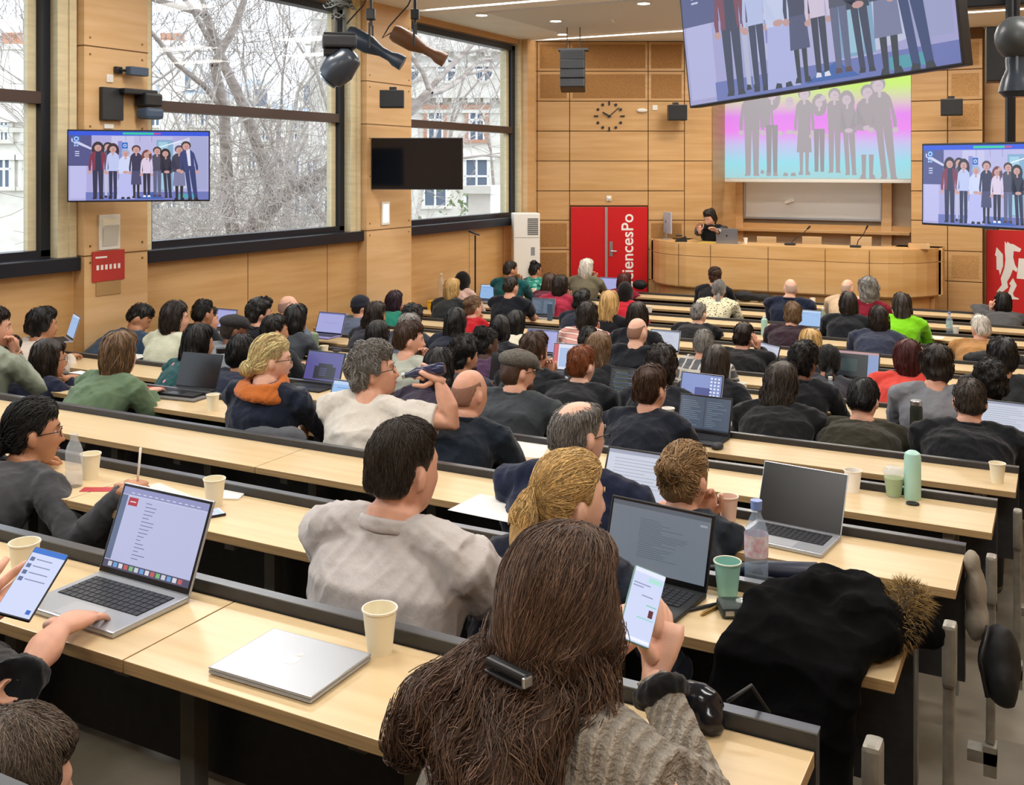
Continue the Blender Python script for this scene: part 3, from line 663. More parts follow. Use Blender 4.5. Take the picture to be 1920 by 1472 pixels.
# ---- the broadcast picture: flat shapes in unit coordinates (x 0..1 right, z 0..1 up)
def ell(cx, cz, rx, rz, n=14): return [(cx + rx * math.cos(2 * PI * k / n), cz + rz * math.sin(2 * PI * k / n)) for k in range(n)]
def fig(x, top, foot, w, upper, lower, skin, hair, kind='trousers', lean=0, arms='down', shoe='20202a', longhair=False, scarf=None):
    """list of (polygon, colour) for one standing figure"""
    w = w * 1.35; H = top - foot; hr = H * .068; out = []; a = .56     # a: picture aspect (h/w)
    X = lambda dx, z: x + dx * w + lean * (z - foot)
    sh = top - H * .15; wa = top - H * .42; hip = top - H * .5
    if kind == 'robe': out.append(([(X(-.5, sh), sh), (X(.5, sh), sh), (X(.62, wa), wa), (X(.95, foot), foot), (X(-.95, foot), foot), (X(-.62, wa), wa)], lower))
    elif kind == 'skirt': out += [([(X(-.5, wa), wa), (X(.5, wa), wa), (X(.62, foot + H * .26), foot + H * .26), (X(-.62, foot + H * .26), foot + H * .26)], lower), ([(X(-.4, 0), foot + H * .26), (X(-.08, 0), foot + H * .26), (X(-.12, 0), foot), (X(-.34, 0), foot)], shoe), ([(X(.08, 0), foot + H * .26), (X(.4, 0), foot + H * .26), (X(.34, 0), foot), (X(.12, 0), foot)], shoe)]
    else: out += [([(X(-.5, hip), hip + H * .08), (X(0, hip), hip + H * .08), (X(-.02, hip), hip - H * .03), (X(-.08, foot), foot + H * .02), (X(-.42, foot), foot + H * .02)], lower), ([(X(.5, hip), hip + H * .08), (X(0, hip), hip + H * .08), (X(.02, hip), hip - H * .03), (X(.12, foot), foot + H * .02), (X(.45, foot), foot + H * .02)], lower)]
    out += [([(X(-.5, foot), foot), (X(-.1, foot), foot), (X(-.12, foot), foot + H * .035), (X(-.4, foot), foot + H * .045)], shoe), ([(X(.1, foot), foot), (X(.52, foot), foot), (X(.42, foot), foot + H * .045), (X(.12, foot), foot + H * .035)], shoe)]
    # torso + arms
    up = [(X(-.32, sh), sh + H * .015), (X(.32, sh), sh + H * .015), (X(.6, sh), sh - H * .03), (X(.5, wa), wa), (X(.52, hip), hip + H * .02), (X(-.52, hip), hip + H * .02), (X(-.5, wa), wa), (X(-.6, sh), sh - H * .03)]
    if longhair: out.append((ell(X(0, top), top - hr * 1.6, hr * a * 1.5, hr * 2.2), hair))
    out.append((up, upper))
    if arms == 'down':
        for s in (-1, 1): out += [([(X(s * .5, sh), sh - H * .01), (X(s * .68, sh), sh - H * .05), (X(s * .86, wa), wa), (X(s * .8, hip), hip), (X(s * .64, hip), hip), (X(s * .62, wa), wa)], upper), (ell(X(s * .72, hip), hip - H * .015, H * .018, H * .03, 8), skin)]
    elif arms == 'clasp':
        for s in (-1, 1): out.append(([(X(s * .5, sh), sh - H * .01), (X(s * .68, sh), sh - H * .05), (X(s * .84, wa), wa + H * .02), (X(s * .1, hip), hip + H * .07), (X(s * .05, hip), hip + H * .02), (X(s * .7, wa), wa - H * .06)], upper))
        out.append((ell(X(0, hip), hip + H * .045, H * .03, H * .03, 8), skin))
    else:
        for s in (-1, 1): out += [([(X(s * .5, sh), sh), (X(s * .66, sh), sh - H * .04), (X(s * .9, sh), sh - H * .16), (X(s * 1.0, sh), sh + H * .02), (X(s * .86, sh), sh + H * .02), (X(s * .8, sh), sh - H * .1)], upper), (ell(X(s * .94, sh), sh + H * .05, H * .02, H * .035, 8), skin)]
    out.append(([(X(-.1, sh), sh - H * .04), (X(.1, sh), sh - H * .04), (X(.09, sh), sh + H * .04), (X(-.09, sh), sh + H * .04)], skin))
    out.append((ell(X(0, top), top - hr * .85, hr * a * 1.12, hr * 1.1), scarf or hair))
    out.append((ell(X(0, top), top - hr * 1.15, hr * a * .82, hr * .88), skin))
    out.append((ell(X(-.03, top), top - hr * 1.05, hr * .07, hr * .08, 6), '2a2020')); out.append((ell(X(.12, top), top - hr * 1.05, hr * .07, hr * .08, 6), '2a2020')); out.append((ell(X(.04, top), top - hr * 1.55, hr * .2, hr * .09, 8), 'b05a5a'))
    return out
SKN = 'c79a94'; SKD = '8d6a72'
def picture():
    o = []
    R = lambda x0, z0, x1, z1, c: o.append(([(x0, z0), (x1, z0), (x1, z1), (x0, z1)], c))
    R(0, 0, 1, 1, 'a9a6d8'); R(0, .94, 1, 1, '1d50d8'); R(.38, .955, .6, .985, '1fc59a'); R(.6, .96, .65, .98, 'c8407a')
    R(0, .5, .16, .94, '4a4f86'); o.append(([(.02, .85), (.17, .72), (.17, .75), (.02, .9)], 'c9cbe8')); R(.01, .03, .125, .5, 'b9b8e6')
    R(.3, .2, .46, .93, 'c0bfe4'); R(.46, .12, .74, .93, 'b4b3de'); R(.345, .3, .375, .86, '8286c4')
    for x in (.40, .50, .585): R(x, .85, x + .002, .94, '55588f')
    R(.375, .75, .415, .84, '1668c0'); o.append((ell(.395, .795, .012, .022), 'dfe8fa')); o.append((ell(.395, .795, .008, .014), '1668c0')); R(.378, .7, .415, .74, '4b90da')
    R(.62, .13, .74, .88, '7ea6c8'); R(.635, .15, .70, .85, '9cc7dc'); o.append(([(.74, .14), (.86, .18), (.86, .92), (.74, .84)], 'c6cbe4')); R(.86, .16, .99, .93, '9fa4cf'); o.append(([(.63, .76), (.8, .86), (.8, .875), (.63, .775)], 'e8eefc'))
    R(.12, .0, 1, .12, '6a74b8'); o.append(([(.48, .02), (.6, .12), (.68, .02)], '2b5cae')); R(.78, .02, .9, .09, '4aa0b0')
    R(.03, .85, .08, .93, '1668c0'); o.append((ell(.055, .89, .017, .03), 'dfe8fa')); o.append((ell(.055, .89, .012, .02), '1668c0'))
    for i in range(2):
        for j in range(2): R(.038 + .018 * i, .78 + .032 * j, .051 + .018 * i, .803 + .032 * j, '9fc0f0')
    for z in (.7, .67, .64): R(.045, z, .075, z + .012, 'c9d4f2')
    global NBG
    NBG = len(o)
    F = lambda *a, **k: o.extend(fig(*a, **k))
    F(.275, .83, .04, .038, '5a5270', 'b9bcd8', SKN, '2d2536')
    F(.205, .82, .02, .058, '7a2c48', '262a4a', SKN, '2d2230', longhair=True); o.append(([(.19, .71), (.225, .71), (.235, .42), (.185, .42)], '23284c'))
    F(.31, .80, .02, .045, 'b9c4ec', '262b52', SKN, '2d2230', longhair=True)
    F(.40, .73, .02, .05, 'c9d2f2', 'b4b8ea', SKN, '8fa6cc', kind='robe', scarf='8fb0d0', arms='clasp')
    F(.475, .79, .03, .045, '2c2d50', '44466e', SKN, '4a3038', kind='skirt', longhair=False)
    F(.55, .71, .045, .04, 'd8c8e0', '23233c', SKN, '6e3a3c', longhair=True, shoe='e8e8f2')
    F(.625, .77, .05, .045, '44465e', '5a5d80', SKN, '3a2a2c', arms='up', shoe='5a3230')
    F(.705, .73, .03, .042, '20213a', '2a2b4a', SKN, '241c26', arms='clasp', longhair=True, lean=-.03)
    F(.785, .79, .0, .055, '33364e', '777ba0', SKN, '4a4560', arms='clasp', kind='skirt')
    F(.885, .85, .0, .058, '2c3c74', '26386e', SKN, '2e262c', lean=-.06); o.append(([(.835, .73), (.862, .74), (.87, .5), (.85, .5)], 'd5d9f0'))
    return o
PIC = picture()
def clipped(poly):
    out = [(min(max(x, 0), 1), min(max(z, 0), 1)) for x, z in poly]; return out
def put_picture(name, parent, W, H, y, st, keep=None, recol=None, M=None):
    """layers stacked a hair apart, on the glass of a screen; local x right, z up, towards -y"""
    q = MB(); mats = []; idx = {}
    global FIGI
    for k, (poly, c) in enumerate(PIC):
        FIGI = k >= NBG
        c2 = recol(poly, c) if recol else c
        if c2 is None: continue
        if c2 not in idx: idx[c2] = len(mats); mats.append(emis('picture_' + c2, None, c2, st))
        q.mi = idx[c2]; yy = y - k * 4e-6 * max(W, 1)
        P = [((x - .5) * W, yy, (z - .5) * H) for x, z in clipped(poly)]
        q.add(P, [tuple(range(len(P)))])
    o = q.build(name, mats, parent)
    return o
# projected picture, washed with green / pink / blue
W0 = s1.x - s0.x - .06; H0 = ztp - zbt - .04
def washed(poly, c):
    cz = sum(p[1] for p in poly) / len(poly); cx = sum(p[0] for p in poly) / len(poly); r, g, b = hexc(c); L = .3 * r + .5 * g + .2 * b
    dark = L < .16
    if not FIGI: return None
    if not dark: return 'c8b8c4' if (r > b * 1.05 and L < .5) else None
    base = np.array((.43, .39, .42)) * .9
    if c == '23233c' or c == '262b52': base *= .85
    return '%02x%02x%02x' % tuple(int(255 * max(0, min(1, float(x) ** (1 / 2.2)))) for x in base)
bgq = MB(); bgq.box((-.5, 0, 0), (.5, .001, 1))
wash = bgq.build('projected_light', emis('projected_wash', [(0, 'a8d8dc'), (.14, '9ae0ee'), (.3, 'c8c4f0'), (.42, 'f08cf4'), (.55, 'e68af0'), (.68, 'd8d0b8'), (.8, 'c8f070'), (1, 'c2f24e')], (1, 1, 1), .75), e)
wash.scale = (W0, 1, H0); wash.location = ((s0.x + s1.x) / 2, -.001, zbt + .02)
o = put_picture('projected_figures', e, W0, H0, -.004, .8, recol=washed); o.location = ((s0.x + s1.x) / 2, 0, zbt + .02 + H0 / 2)

# ================================================================ screens
def tv(loc, yaw, W, H, label, lit=True, pitch=0, roll=0, mount=None, thick=.05, st=1.0, brand=None):
    e = empty('wall_screen', loc, 0, label, 'screen'); e.rotation_euler = (Rz(yaw) @ Rx(pitch) @ Ry(roll)).to_euler()
    q = MB(); q.bbox((-W / 2, 0, -H / 2), (W / 2, thick, H / 2), .006); q.build('casing', BLACK, e)
    if lit:
        put_picture('picture', e, W - .022, H - .026, -.0012, st)
    else:
        q = MB(); q.box((-W / 2 + .01, -.001, -H / 2 + .014), (W / 2 - .01, .0005, H / 2 - .01)); q.build('panel', mat('dark_screen_glass', '10131a', .06), e)
    if brand:
        q = MB(); q.box((-.05, -.002, -H / 2 - .006), (.05, .01, -H / 2 + .004)); q.build('badge', DGREY, e)
    if mount:
        q = MB(); q.bbox((-.12, thick, -.12), (.12, thick + .03, .12), .004); q.tube([(0, thick, 0), mount], .025, 8); q.build('mount', BLACK, e)
    return e
def cam_yaw(dY_dX): return TH + math.atan(dY_dX)
Y1 = 8.55
c = PY(262, 311, Y1); tv(c, TH + .27, 258 / FP * Y1 / 1.02, 134.5 / FP * Y1, 'lit wall screen on the left pier showing a row of standing people', mount=(-.25, .38, 0), st=.8)
Y2 = 12.2
c = PY(781, 307, Y2); tv(c, TH - .12, 174 / FP * Y2, 97 / FP * Y2, 'switched-off dark screen on the pier between the middle and far windows', lit=False, mount=(-.1, .35, 0))
for x, z in ((0, 0),): pass
# big near screen : solve pose from its two bottom corners
def tv_corner(bl, br, Yl, Yr, up_roll, label, ratio=.565, **k):
    A = PY(*bl, Yl); B = PY(*br, Yr); X = (B - A); W = X.length; X.normalize()
    n = Vector((X.y, -X.x, 0)).normalized()          # faces the camera side
    Z = X.cross(-n).normalized() if False else (-n).cross(X) * -1
    up = Vector((0, 0, 1)); Z = (up - X * up.dot(X)).normalized()
    tilt = k.pop('tilt', 0); Yax = Z.cross(X).normalized(); R3 = Matrix.Rotation(tilt, 3, X); Z = R3 @ Z; Yax = R3 @ Yax
    H = W * ratio; c = A + X * W / 2 + Z * H / 2
    e = tv(c, 0, W, H, label, **k); e.matrix_world = Matrix.Translation(c) @ Matrix((X, Yax, Z)).transposed().to_4x4()
    return e
e = tv_corner((1293, 203), (1808, 122), 5.8, 4.6, 0, 'very large lit screen hanging from the ceiling at top right, showing legs and shoes', tilt=0.05, st=.62, thick=.09, brand=True)
q = MB(); q.tube([(.3, .1, .1), (.3, .25, 1.2)], .03, 8); q.tube([(-.3, .1, .1), (-.3, .25, 1.2)], .03, 8); q.bbox((-.45, .09, -.3), (.45, .16, .3), .01); q.build('ceiling_mount', BLACK, e)
q = MB(); q.bbox((-.5, .02, -.44), (.45, .07, -.40), .008); q.build('sound_bar', BLACK, e)
e = tv_corner((1728, 421), (2002, 437), 6.55, 5.75, 0, 'lit screen cut by the right edge of the photo, showing the row of people', st=.8, ratio=.545, brand=True)
q = MB(); q.tube([(0, .06, 0), (0, .2, 0), (0, .2, 2.3)], .03, 8); q.build('ceiling_mount', BLACK, e)

# ================================================================ hanging and wall devices
# line-array speaker column
Y = 14.4; top = PY(1074, 96, Y); e = empty('line_array_speaker', (top.x, top.y, top.z), TH - .1, 'black curved line-array speaker column hanging in front of the clock wall', 'loudspeaker')
zz_ = 0; ang = 0; yy = 0
for k in range(4):
    q = MB(); M = T(0, yy, zz_) @ Rx(-ang); q.bbox((-.17, -.16, -.135), (.17, .14, -.004), .012, M); q.build('cabinet', BLACK, e)
    q = MB(); q.box((-.155, -.166, -.125), (.155, -.158, -.014), M); q.build('grille', mat('speaker_grille', '1b1c1f', .7, bump=.5, scale=(300, 300, 300)), e)
    zz_ -= .137 * math.cos(ang); yy -= .137 * math.sin(ang) * -.4; ang += .07
q = MB(); q.bbox((-.2, -.12, 0), (.22, .1, .03), .004); 
for x in (-.08, .1): q.tube([(x, 0, .02), (x, 0, CEIL - top.z)], .006, 6)
q.build('rigging_frame', DGREY, e)
# small dark wall monitors / speakers
def wallbox(p, yaw, W, H, D, label, cat='loudspeaker', name='wall_speaker', arm=True):
    e = empty(name, p, yaw, label, cat); q = MB(); q.bbox((-W / 2, -D, -H / 2), (W / 2, 0, H / 2), .01); q.build('cabinet', BLACK, e)
    q = MB(); q.box((-W / 2 + .012, -D - .004, -H / 2 + .012), (W / 2 - .012, -D + .001, H / 2 - .012)); q.build('grille', mat('speaker_grille', '1b1c1f', .7, bump=.5, scale=(300, 300, 300)), e)
    if arm: q = MB(); q.box((-.03, -D * .4, H / 2), (.03, .12, H / 2 + .02)); q.box((-.04, .05, H / 2 - .05), (.04, .14, H / 2 + .05)); q.build('bracket', BLACK, e)
    return e
p = PY(736, 187, 11.75); wallbox(p, TH + .05, .27, .2, .16, 'small black speaker on the pier just above the dark screen')
p = PY(1268, 212, 15.9); wallbox(p, TH, .28, .24, .18, 'small black speaker at the left edge of the projection')
p = PY(1784, 202, 14.3); wallbox(p, .1, .28, .23, .18, 'small black speaker on the wall right of the projection')
p = PY(1886, 105, 11.5); wallbox(p, .1, .42, .6, .3, 'tall black wall speaker behind the moving-head spotlight at top right')
# cctv style devices on left pier
zc1 = PU(230, 132, UL + .25)
e = empty('wall_camera', PU(222, 132, UL + .14), 0, 'small dark grey wall camera on the pier above the power socket', 'camera')
q = MB(); q.bbox((0, -.05, -.03), (.03, .02, .03), .004); q.tube([(.02, 0, 0), (.08, .06, 0)], .012, 8); q.build('bracket', BLACK, e, **SM())
q = MB(); q.bbox((.05, .03, -.04), (.12, .23, .035), .008); q.build('housing', mat('blue_grey_plastic', '3f5168', .5), e)
o = MB(); o.bbox((0, -.035, -.035), (.012, .035, .035), .006); o.lathe([(.02, 0), (.02, .004)], 14, T(.012, 0, 0) @ Ry(PI / 2)); o = o.build('power_socket', WHITEP); o.location = PU(205, 147, UL + .131); tag(o, 'white power socket on the left pier under the wall camera', 'socket')
o = MB(); o.bbox((0, -.05, -.02), (.012, .05, .02), .004); o = o.build('wall_plate', WHITEP); o.location = PU(203, 237, UL + .131); tag(o, 'small white plate on the pier just above the lit screen', 'wall plate')
e = empty('conference_camera', PU(207, 193, UL + .131), 0, 'dark conference camera on an arm beside its box, above the lit screen', 'camera')
q = MB(); q.bbox((0, -.12, -.15), (.05, .1, .13), .006); q.build('control_box', DGREY, e)
q = MB(); q.bbox((.0, .05, .08), (.12, .42, .13), .01); q.bbox((.02, .24, -.02), (.16, .44, .1), .02); q.build('arm', BLACK, e)
q = MB(); q.bbox((.04, .24, -.13), (.18, .44, -.03), .03); q.build('camera_head', mat('blue_grey_plastic', '3f5168', .5), e)
# flush wall lamps and sign on piers
for (x, y, W, H), u, lb in (((204, 435, .22, .3), UL + .131, 'recessed wall uplight in the left pier below the lit screen'), ((722, 400, .17, .28), UL + .131, 'lit recessed wall lamp in the pier below the dark screen')):
    e = empty('wall_lamp', PU(x, y, u), 0, lb, 'wall lamp'); q = MB(); q.bbox((0, -W / 2, -H / 2), (.014, W / 2, H / 2), .003); q.build('frame', WHITEP, e)
    q = MB(); q.box((.012, -W / 2 + .03, -H / 2 + .03), (.017, W / 2 - .03, H / 2 - .03)); q.build('diffuser', mat('lamp_cream', 'efe6cc', .4) if x < 300 else emis('wall_lamp_glow', None, (1, .95, .82), 1.6), e)
    if x < 300: q = MB(); q.add([(.0175, -W / 2 + .03, -H / 2 + .03), (.0175, W / 2 - .03, -H / 2 + .03), (.04, W / 2 - .03, H / 2 - .09), (.04, -W / 2 + .03, H / 2 - .09)], [(0, 1, 2, 3)]); q.build('reflector', mat('pale_reflector', 'cdc9bd', .4), e)
p = PU(203, 498, UL + .133); e = empty('safety_sign', p, 0, 'small red notice board on the left pier with white writing', 'sign')
q = MB(); q.bbox((0, -.17, -.13), (.008, .17, .13), .002); q.build('board', mat('sign_red', 'b8332c', .5), e)
q = MB()
for k in range(6): q.box((.0085, -.13 + k * .045, -.03), (.0095, -.105 + k * .045, .012))
q.box((.0085, -.14, .07), (.0095, -.02, .085)); q.build('lettering', WHITEL, e)
o = MB(); o.box((0, -.13, -.09), (.006, .13, .09)); o = o.build('blank_notice', mat('brown_card', 'a98554', .7)); o.location = PU(203, 533, UL + .131); tag(o, 'blank brown card on the pier under the red notice', 'card')
# white things near the clock
e = empty('wireless_antenna', PY(1204, 207, YW - .05), TH, 'white oval antenna box on the wall right of the clock', 'antenna'); q = MB(); q.ball((0, 0, 0), (.085, .03, .035), 16); q.build('housing', WHITEP, e, **SM())
o = MB(); o.bbox((-.04, -.015, -.04), (.04, .0, .04), .006); o.lathe([(.014, 0), (.014, .004)], 12, T(0, -.016, 0) @ Rx(PI / 2)); o = o.build('thermostat', WHITEP); o.location = PY(1228, 202, YW - .025); o.rotation_euler[2] = TH; tag(o, 'small square white wall sensor between the antenna and the small speaker', 'sensor')
e = empty('door_sensor', PY(1142, 372, YW - .05), TH, 'small round white sensor above the red door', 'sensor'); q = MB(); q.ball((0, 0, 0), (.03, .03, .03), 12); q.bbox((-.04, .0, -.04), (.04, .025, .04), .006); q.build('housing', WHITEP, e, **SM())
# air conditioner
Yc = 15.2; a = PY(962, 400, Yc); b = PY(1012, 400, Yc); zt = a.z; c = PY(988, 400, Yc)
e = empty('air_conditioner', (c.x, c.y, 0), TH + .12, 'tall white floor-standing air conditioner in the left front corner', 'air conditioner'); W = 50 / FP * Yc / 2
q = MB(); q.bbox((-W, 0, 0), (W, .32, zt), .015); q.build('cabinet', WHITEP, e)
q = MB(); 
for k in range(9): q.box((W * .05, -.006, zt - .09 - k * .028), (W * .85, .002, zt - .075 - k * .028))
q.build('vent_grille', mat('vent_shadow', '55585c', .6), e)
q = MB(); q.box((W * .3, -.004, zt - .62), (W * .6, .002, zt - .5)); q.build('control_panel', mat('panel_grey', '8d9094', .4), e)
q = MB(); q.box((-W + .01, -.002, zt - .36), (W - .01, .001, zt - .355)); q.build('door_seam', mat('vent_shadow', '55585c', .6), e)
# ceiling spotlights at top left-centre
def clamp(q, x, z0, z1): q.tube([(x, 0, z0), (x, 0, z1)], .014, 8)
Yh = 8.0
p = PY(636, 120, Yh); e = empty('moving_head_spotlight', p, TH + .2, 'black moving-head spotlight hanging near the top of the middle window', 'spotlight')
H = CEIL - p.z
q = MB(); q.bbox((-.13, -.1, .12), (.13, .1, .22), .02); q.bbox((-.12, -.09, .22), (.12, .09, .235), .004); q.build('base', DGREY, e)
q = MB(); q.bbox((.0, -.05, -.12), (.05, .07, .13), .012); q.bbox((-.12, -.05, .06), (.05, .06, .12), .01); q.build('yoke', BLACK, e)
q = MB(); q.lathe([(.0, .17), (.06, .165), (.1, .13), (.13, 0), (.11, -.1), (.07, -.13)], 20, T(.0, 0, -.03) @ Ry(.75) @ Rx(.3)); q.build('head', mat('spot_shell', '39404a', .25), e, **SM())
q = MB(); q.lathe([(.085, .0), (.08, .012)], 20, T(.0, 0, -.03) @ Ry(.75) @ Rx(.3) @ T(0, 0, -.14)); q.build('lens', mat('lens_glass', '8fa4b4', .05), e, **SM())
q = MB(); 
for x in (-.03, .04): q.tube([(x, 0, .23), (x, 0, H)], .016, 8)
rr = random.Random(2)
for k in range(14):
    z = .36 + rr.random() * .22; r = rr.uniform(.05, .13); q.tube([(r * math.cos(a) , .05 * math.sin(a) + .02, z + .02 * math.sin(3 * a + k)) for a in [2 * PI * j / 12 for j in range(13)]], .006, 5, caps=False)
q.build('hanging_cable', mat('cable_grey', '4a4d4a', .6), e, **SM())
def profile_spot(x, y, Y, yaw, m, label, L=.52):
    p = PY(x, y, Y); e = empty('profile_spotlight', p, yaw, label, 'spotlight')
    M = Ry(PI / 2 + .5); q = MB(); q.lathe([(.0, -.3), (.07, -.3), (.085, -.26), (.085, -.08), (.06, 0), (.045, .05), (.045, .14), (.065, .19), (.07, .27), (.06, .27)], 18, M); q.build('barrel', m, e, **SM())
    q = MB(); q.lathe([(.058, .24), (.058, .25)], 16, M); q.build('lens', mat('lens_glass', '8fa4b4', .05), e)
    q = MB(); q.tube([(-.05, -.1, .0), (-.05, -.1, .22), (-.05, .1, .22), (-.05, .1, 0)], .01, 6); q.tube([(-.05, 0, .22), (-.05, 0, CEIL - p.z)], .015, 8); q.bbox((-.09, -.04, .26), (-.01, .04, .36), .01); q.build('yoke', BLACK, e)
    q = MB(); q.tube([M @ Vector((.0, 0, -.3)), M @ Vector((.1, 0, -.36)), (-.3, .02, .2), (-.12, .02, .4), (-.05, .02, .55)], .007, 6); q.build('cable', BLACK, e, **SM())
    q = MB(); q.bbox((-.25, -.06, CEIL - p.z - .09), (.12, .06, CEIL - p.z - .02), .01); q.build('dimmer_box', DGREY, e)
profile_spot(706, 92, 9.3, TH, mat('navy_spot', '22303f', .4), 'dark blue profile spotlight right of the moving head')
profile_spot(788, 88, 9.9, TH, mat('brown_spot', '6b4526', .55), 'brown profile spotlight, rightmost of the ceiling spotlights at left')
p = PY(1905, 130, 5.6); e = empty('moving_head_spotlight', p, .2, 'grey moving-head spotlight hanging at the top right corner', 'spotlight'); H = CEIL - p.z
q = MB(); q.ball((0, 0, .17), (.11, .1, .12), 18); q.build('base', mat('spot_grey', '4c5052', .35), e, **SM())
q = MB(); q.lathe([(.04, .1), (.055, .05), (.05, 0), (.075, -.06), (.09, -.12), (.06, -.15)], 18); q.build('head', mat('spot_shell', '39404a', .25), e, **SM())
q = MB(); q.tube([(0, 0, .2), (0, 0, H)], .02, 8); q.build('clamp', BLACK, e)
# dark ceiling beam at right with lights
q = MB(); a = PY(1800, 12, 6.5); q.bbox((a.x - .1, a.y - .06, a.z - .02), (a.x + 2.2, a.y + .06, a.z + .12), .01); tag(q.build('lighting_bar', BLACK), 'black lighting bar under the ceiling at the top right', 'lighting bar')
# microphone stand by the left wall
b = PU(891, 545, UL + .45); b = PY(891, 545, PU(891, 545, UL + .4).x * -sT + PU(891, 545, UL + .4).y * cT); e = empty('microphone_stand', (b.x, b.y, .02), TH, 'black microphone stand by the wall below the far window', 'microphone stand')
zt = CZ + (YH - 437) / FP * (-b.x * sT + b.y * cT)
q = MB(); q.lathe([(.13, 0), (.12, .02), (.02, .03)], 18); q.build('base', BLACK, e, **SM())
q = MB(); q.tube([(0, 0, .02), (0, 0, zt - .05)], .011, 8); q.build('pole', BLACK, e, **SM())
q = MB(); q.tube([(.06, 0, zt - .05), (-.02, 0, zt - .02), (-.08, 0, zt + .015)], [.01, .014, .024], 10); q.build('microphone', DGREY, e, **SM())
# side table, road cases near the left wall
def PUt(x, y, z): return PZ(x, y, z)
zt = RZ(11) + .02
A = PUt(766, 543, zt); B = PUt(880, 533, zt); vv = A.y
e = empty('side_table', (UL + .55, A.y + .35, 0), 0, 'pale wooden side table standing by the wall under the far window', 'table')
q = MB(); q.bbox((-.42, -.75, zt - .03), (.42, .75, zt), .005); q.build('tabletop', WALLW2, e)
for sx in (-.36, .36):
    for sy in (-.68, .68): q = MB(); q.box((sx - .02, sy - .02, 0), (sx + .02, sy + .02, zt - .03)); q.build('leg', STEELM, e)
def case(x0, x1, ytop, i, label, m, name, hz, cat='case', depth=.4, extra=None):
    z = RZ(i) + hz; c = PZ((x0 + x1) / 2, ytop, z); W = abs(PZ(x1, ytop, z).x - PZ(x0, ytop, z).x); cx = max(c.x, UL + .2 + W / 2)
    e = empty(name, (cx, c.y, 0), 0, label, cat); q = MB(); q.bbox((-W / 2, -depth / 2, .3), (W / 2, depth / 2, z), .03); q.build('shell', m, e)
    q = MB(); q.bbox((-W / 2 + .01, -depth / 2 + .01, z), (W / 2 - .01, depth / 2 - .01, z + .02), .008); q.build('lid', m, e); return e, W, z, depth
ee, W, z, dp = case(568, 604, 572, 7, 'blue plastic crate with white marks by the left wall', mat('crate_blue', '2467c0', .4), 'storage_crate', .02)
q = MB()
for k in range(3): q.box((-.1 + k * .08, -dp / 2 - .002, z - .16), (-.05 + k * .08, -dp / 2 + .001, z - .08))
q.build('white_marking', WHITEL, ee)
case(604, 645, 572, 7, 'long black equipment case between the blue crate and the yellow box', mat('case_black', '1c1d20', .6), 'equipment_case', .0, depth=.6)
case(652, 700, 554, 8, 'yellow tool box by the wall, behind the plastic bottle', mat('box_yellow', 'dcae22', .4), 'tool_box', .03, 'tool box')
# ================================================================ people
TMP = bpy.data.scenes.new('tmp')
def fuse(q, voxel, smooth=3, dec=None):
    me = bpy.data.meshes.new('f'); me.from_pydata(q.v, [], q.f); ob = bpy.data.objects.new('f', me); TMP.collection.objects.link(ob)
    r = ob.modifiers.new('r', 'REMESH'); r.mode = 'VOXEL'; r.voxel_size = voxel
    if smooth: s = ob.modifiers.new('s', 'SMOOTH'); s.factor = .5; s.iterations = smooth
    
    with bpy.context.temp_override(scene=TMP, view_layer=TMP.view_layers[0]):
        dg = bpy.context.evaluated_depsgraph_get(); out = bpy.data.meshes.new_from_object(ob.evaluated_get(dg))
    TMP.collection.objects.unlink(ob); bpy.data.objects.remove(ob); bpy.data.meshes.remove(me)
    return out
def mesh_np(me):
    n = len(me.vertices); v = np.empty(n * 3, 'f'); me.vertices.foreach_get('co', v); N = np.empty(n * 3, 'f'); me.vertex_normals.foreach_get('vector', N)
    return v.reshape(-1, 3), N.reshape(-1, 3)
def set_np(me, v): me.vertices.foreach_set('co', v.reshape(-1).astype('f')); me.update()
def folds(me, amp, freq, seed, ridge=True):
    v, N = mesh_np(me); rs = np.random.RandomState(seed); d = np.zeros(len(v))
    wv = v + .02 * np.sin(v[:, [1, 2, 0]] * 23 + seed)
    for k in range(6):
        K = rs.normal(size=3) * freq; K[2] *= .6; M = rs.normal(size=3) * freq * .5
        a = wv @ K + rs.uniform(0, 6) + 1.3 * np.sin(wv @ M + rs.uniform(0, 6)); s = np.sin(a); d += (1 - np.abs(s)) ** 2 if ridge else s * .6
    d = d / 6 - (.33 if ridge else 0); set_np(me, v + N * (d * amp)[:, None])
def ss(a, b, x): t = np.clip((x - a) / (b - a), 0, 1); return t * t * (3 - 2 * t)
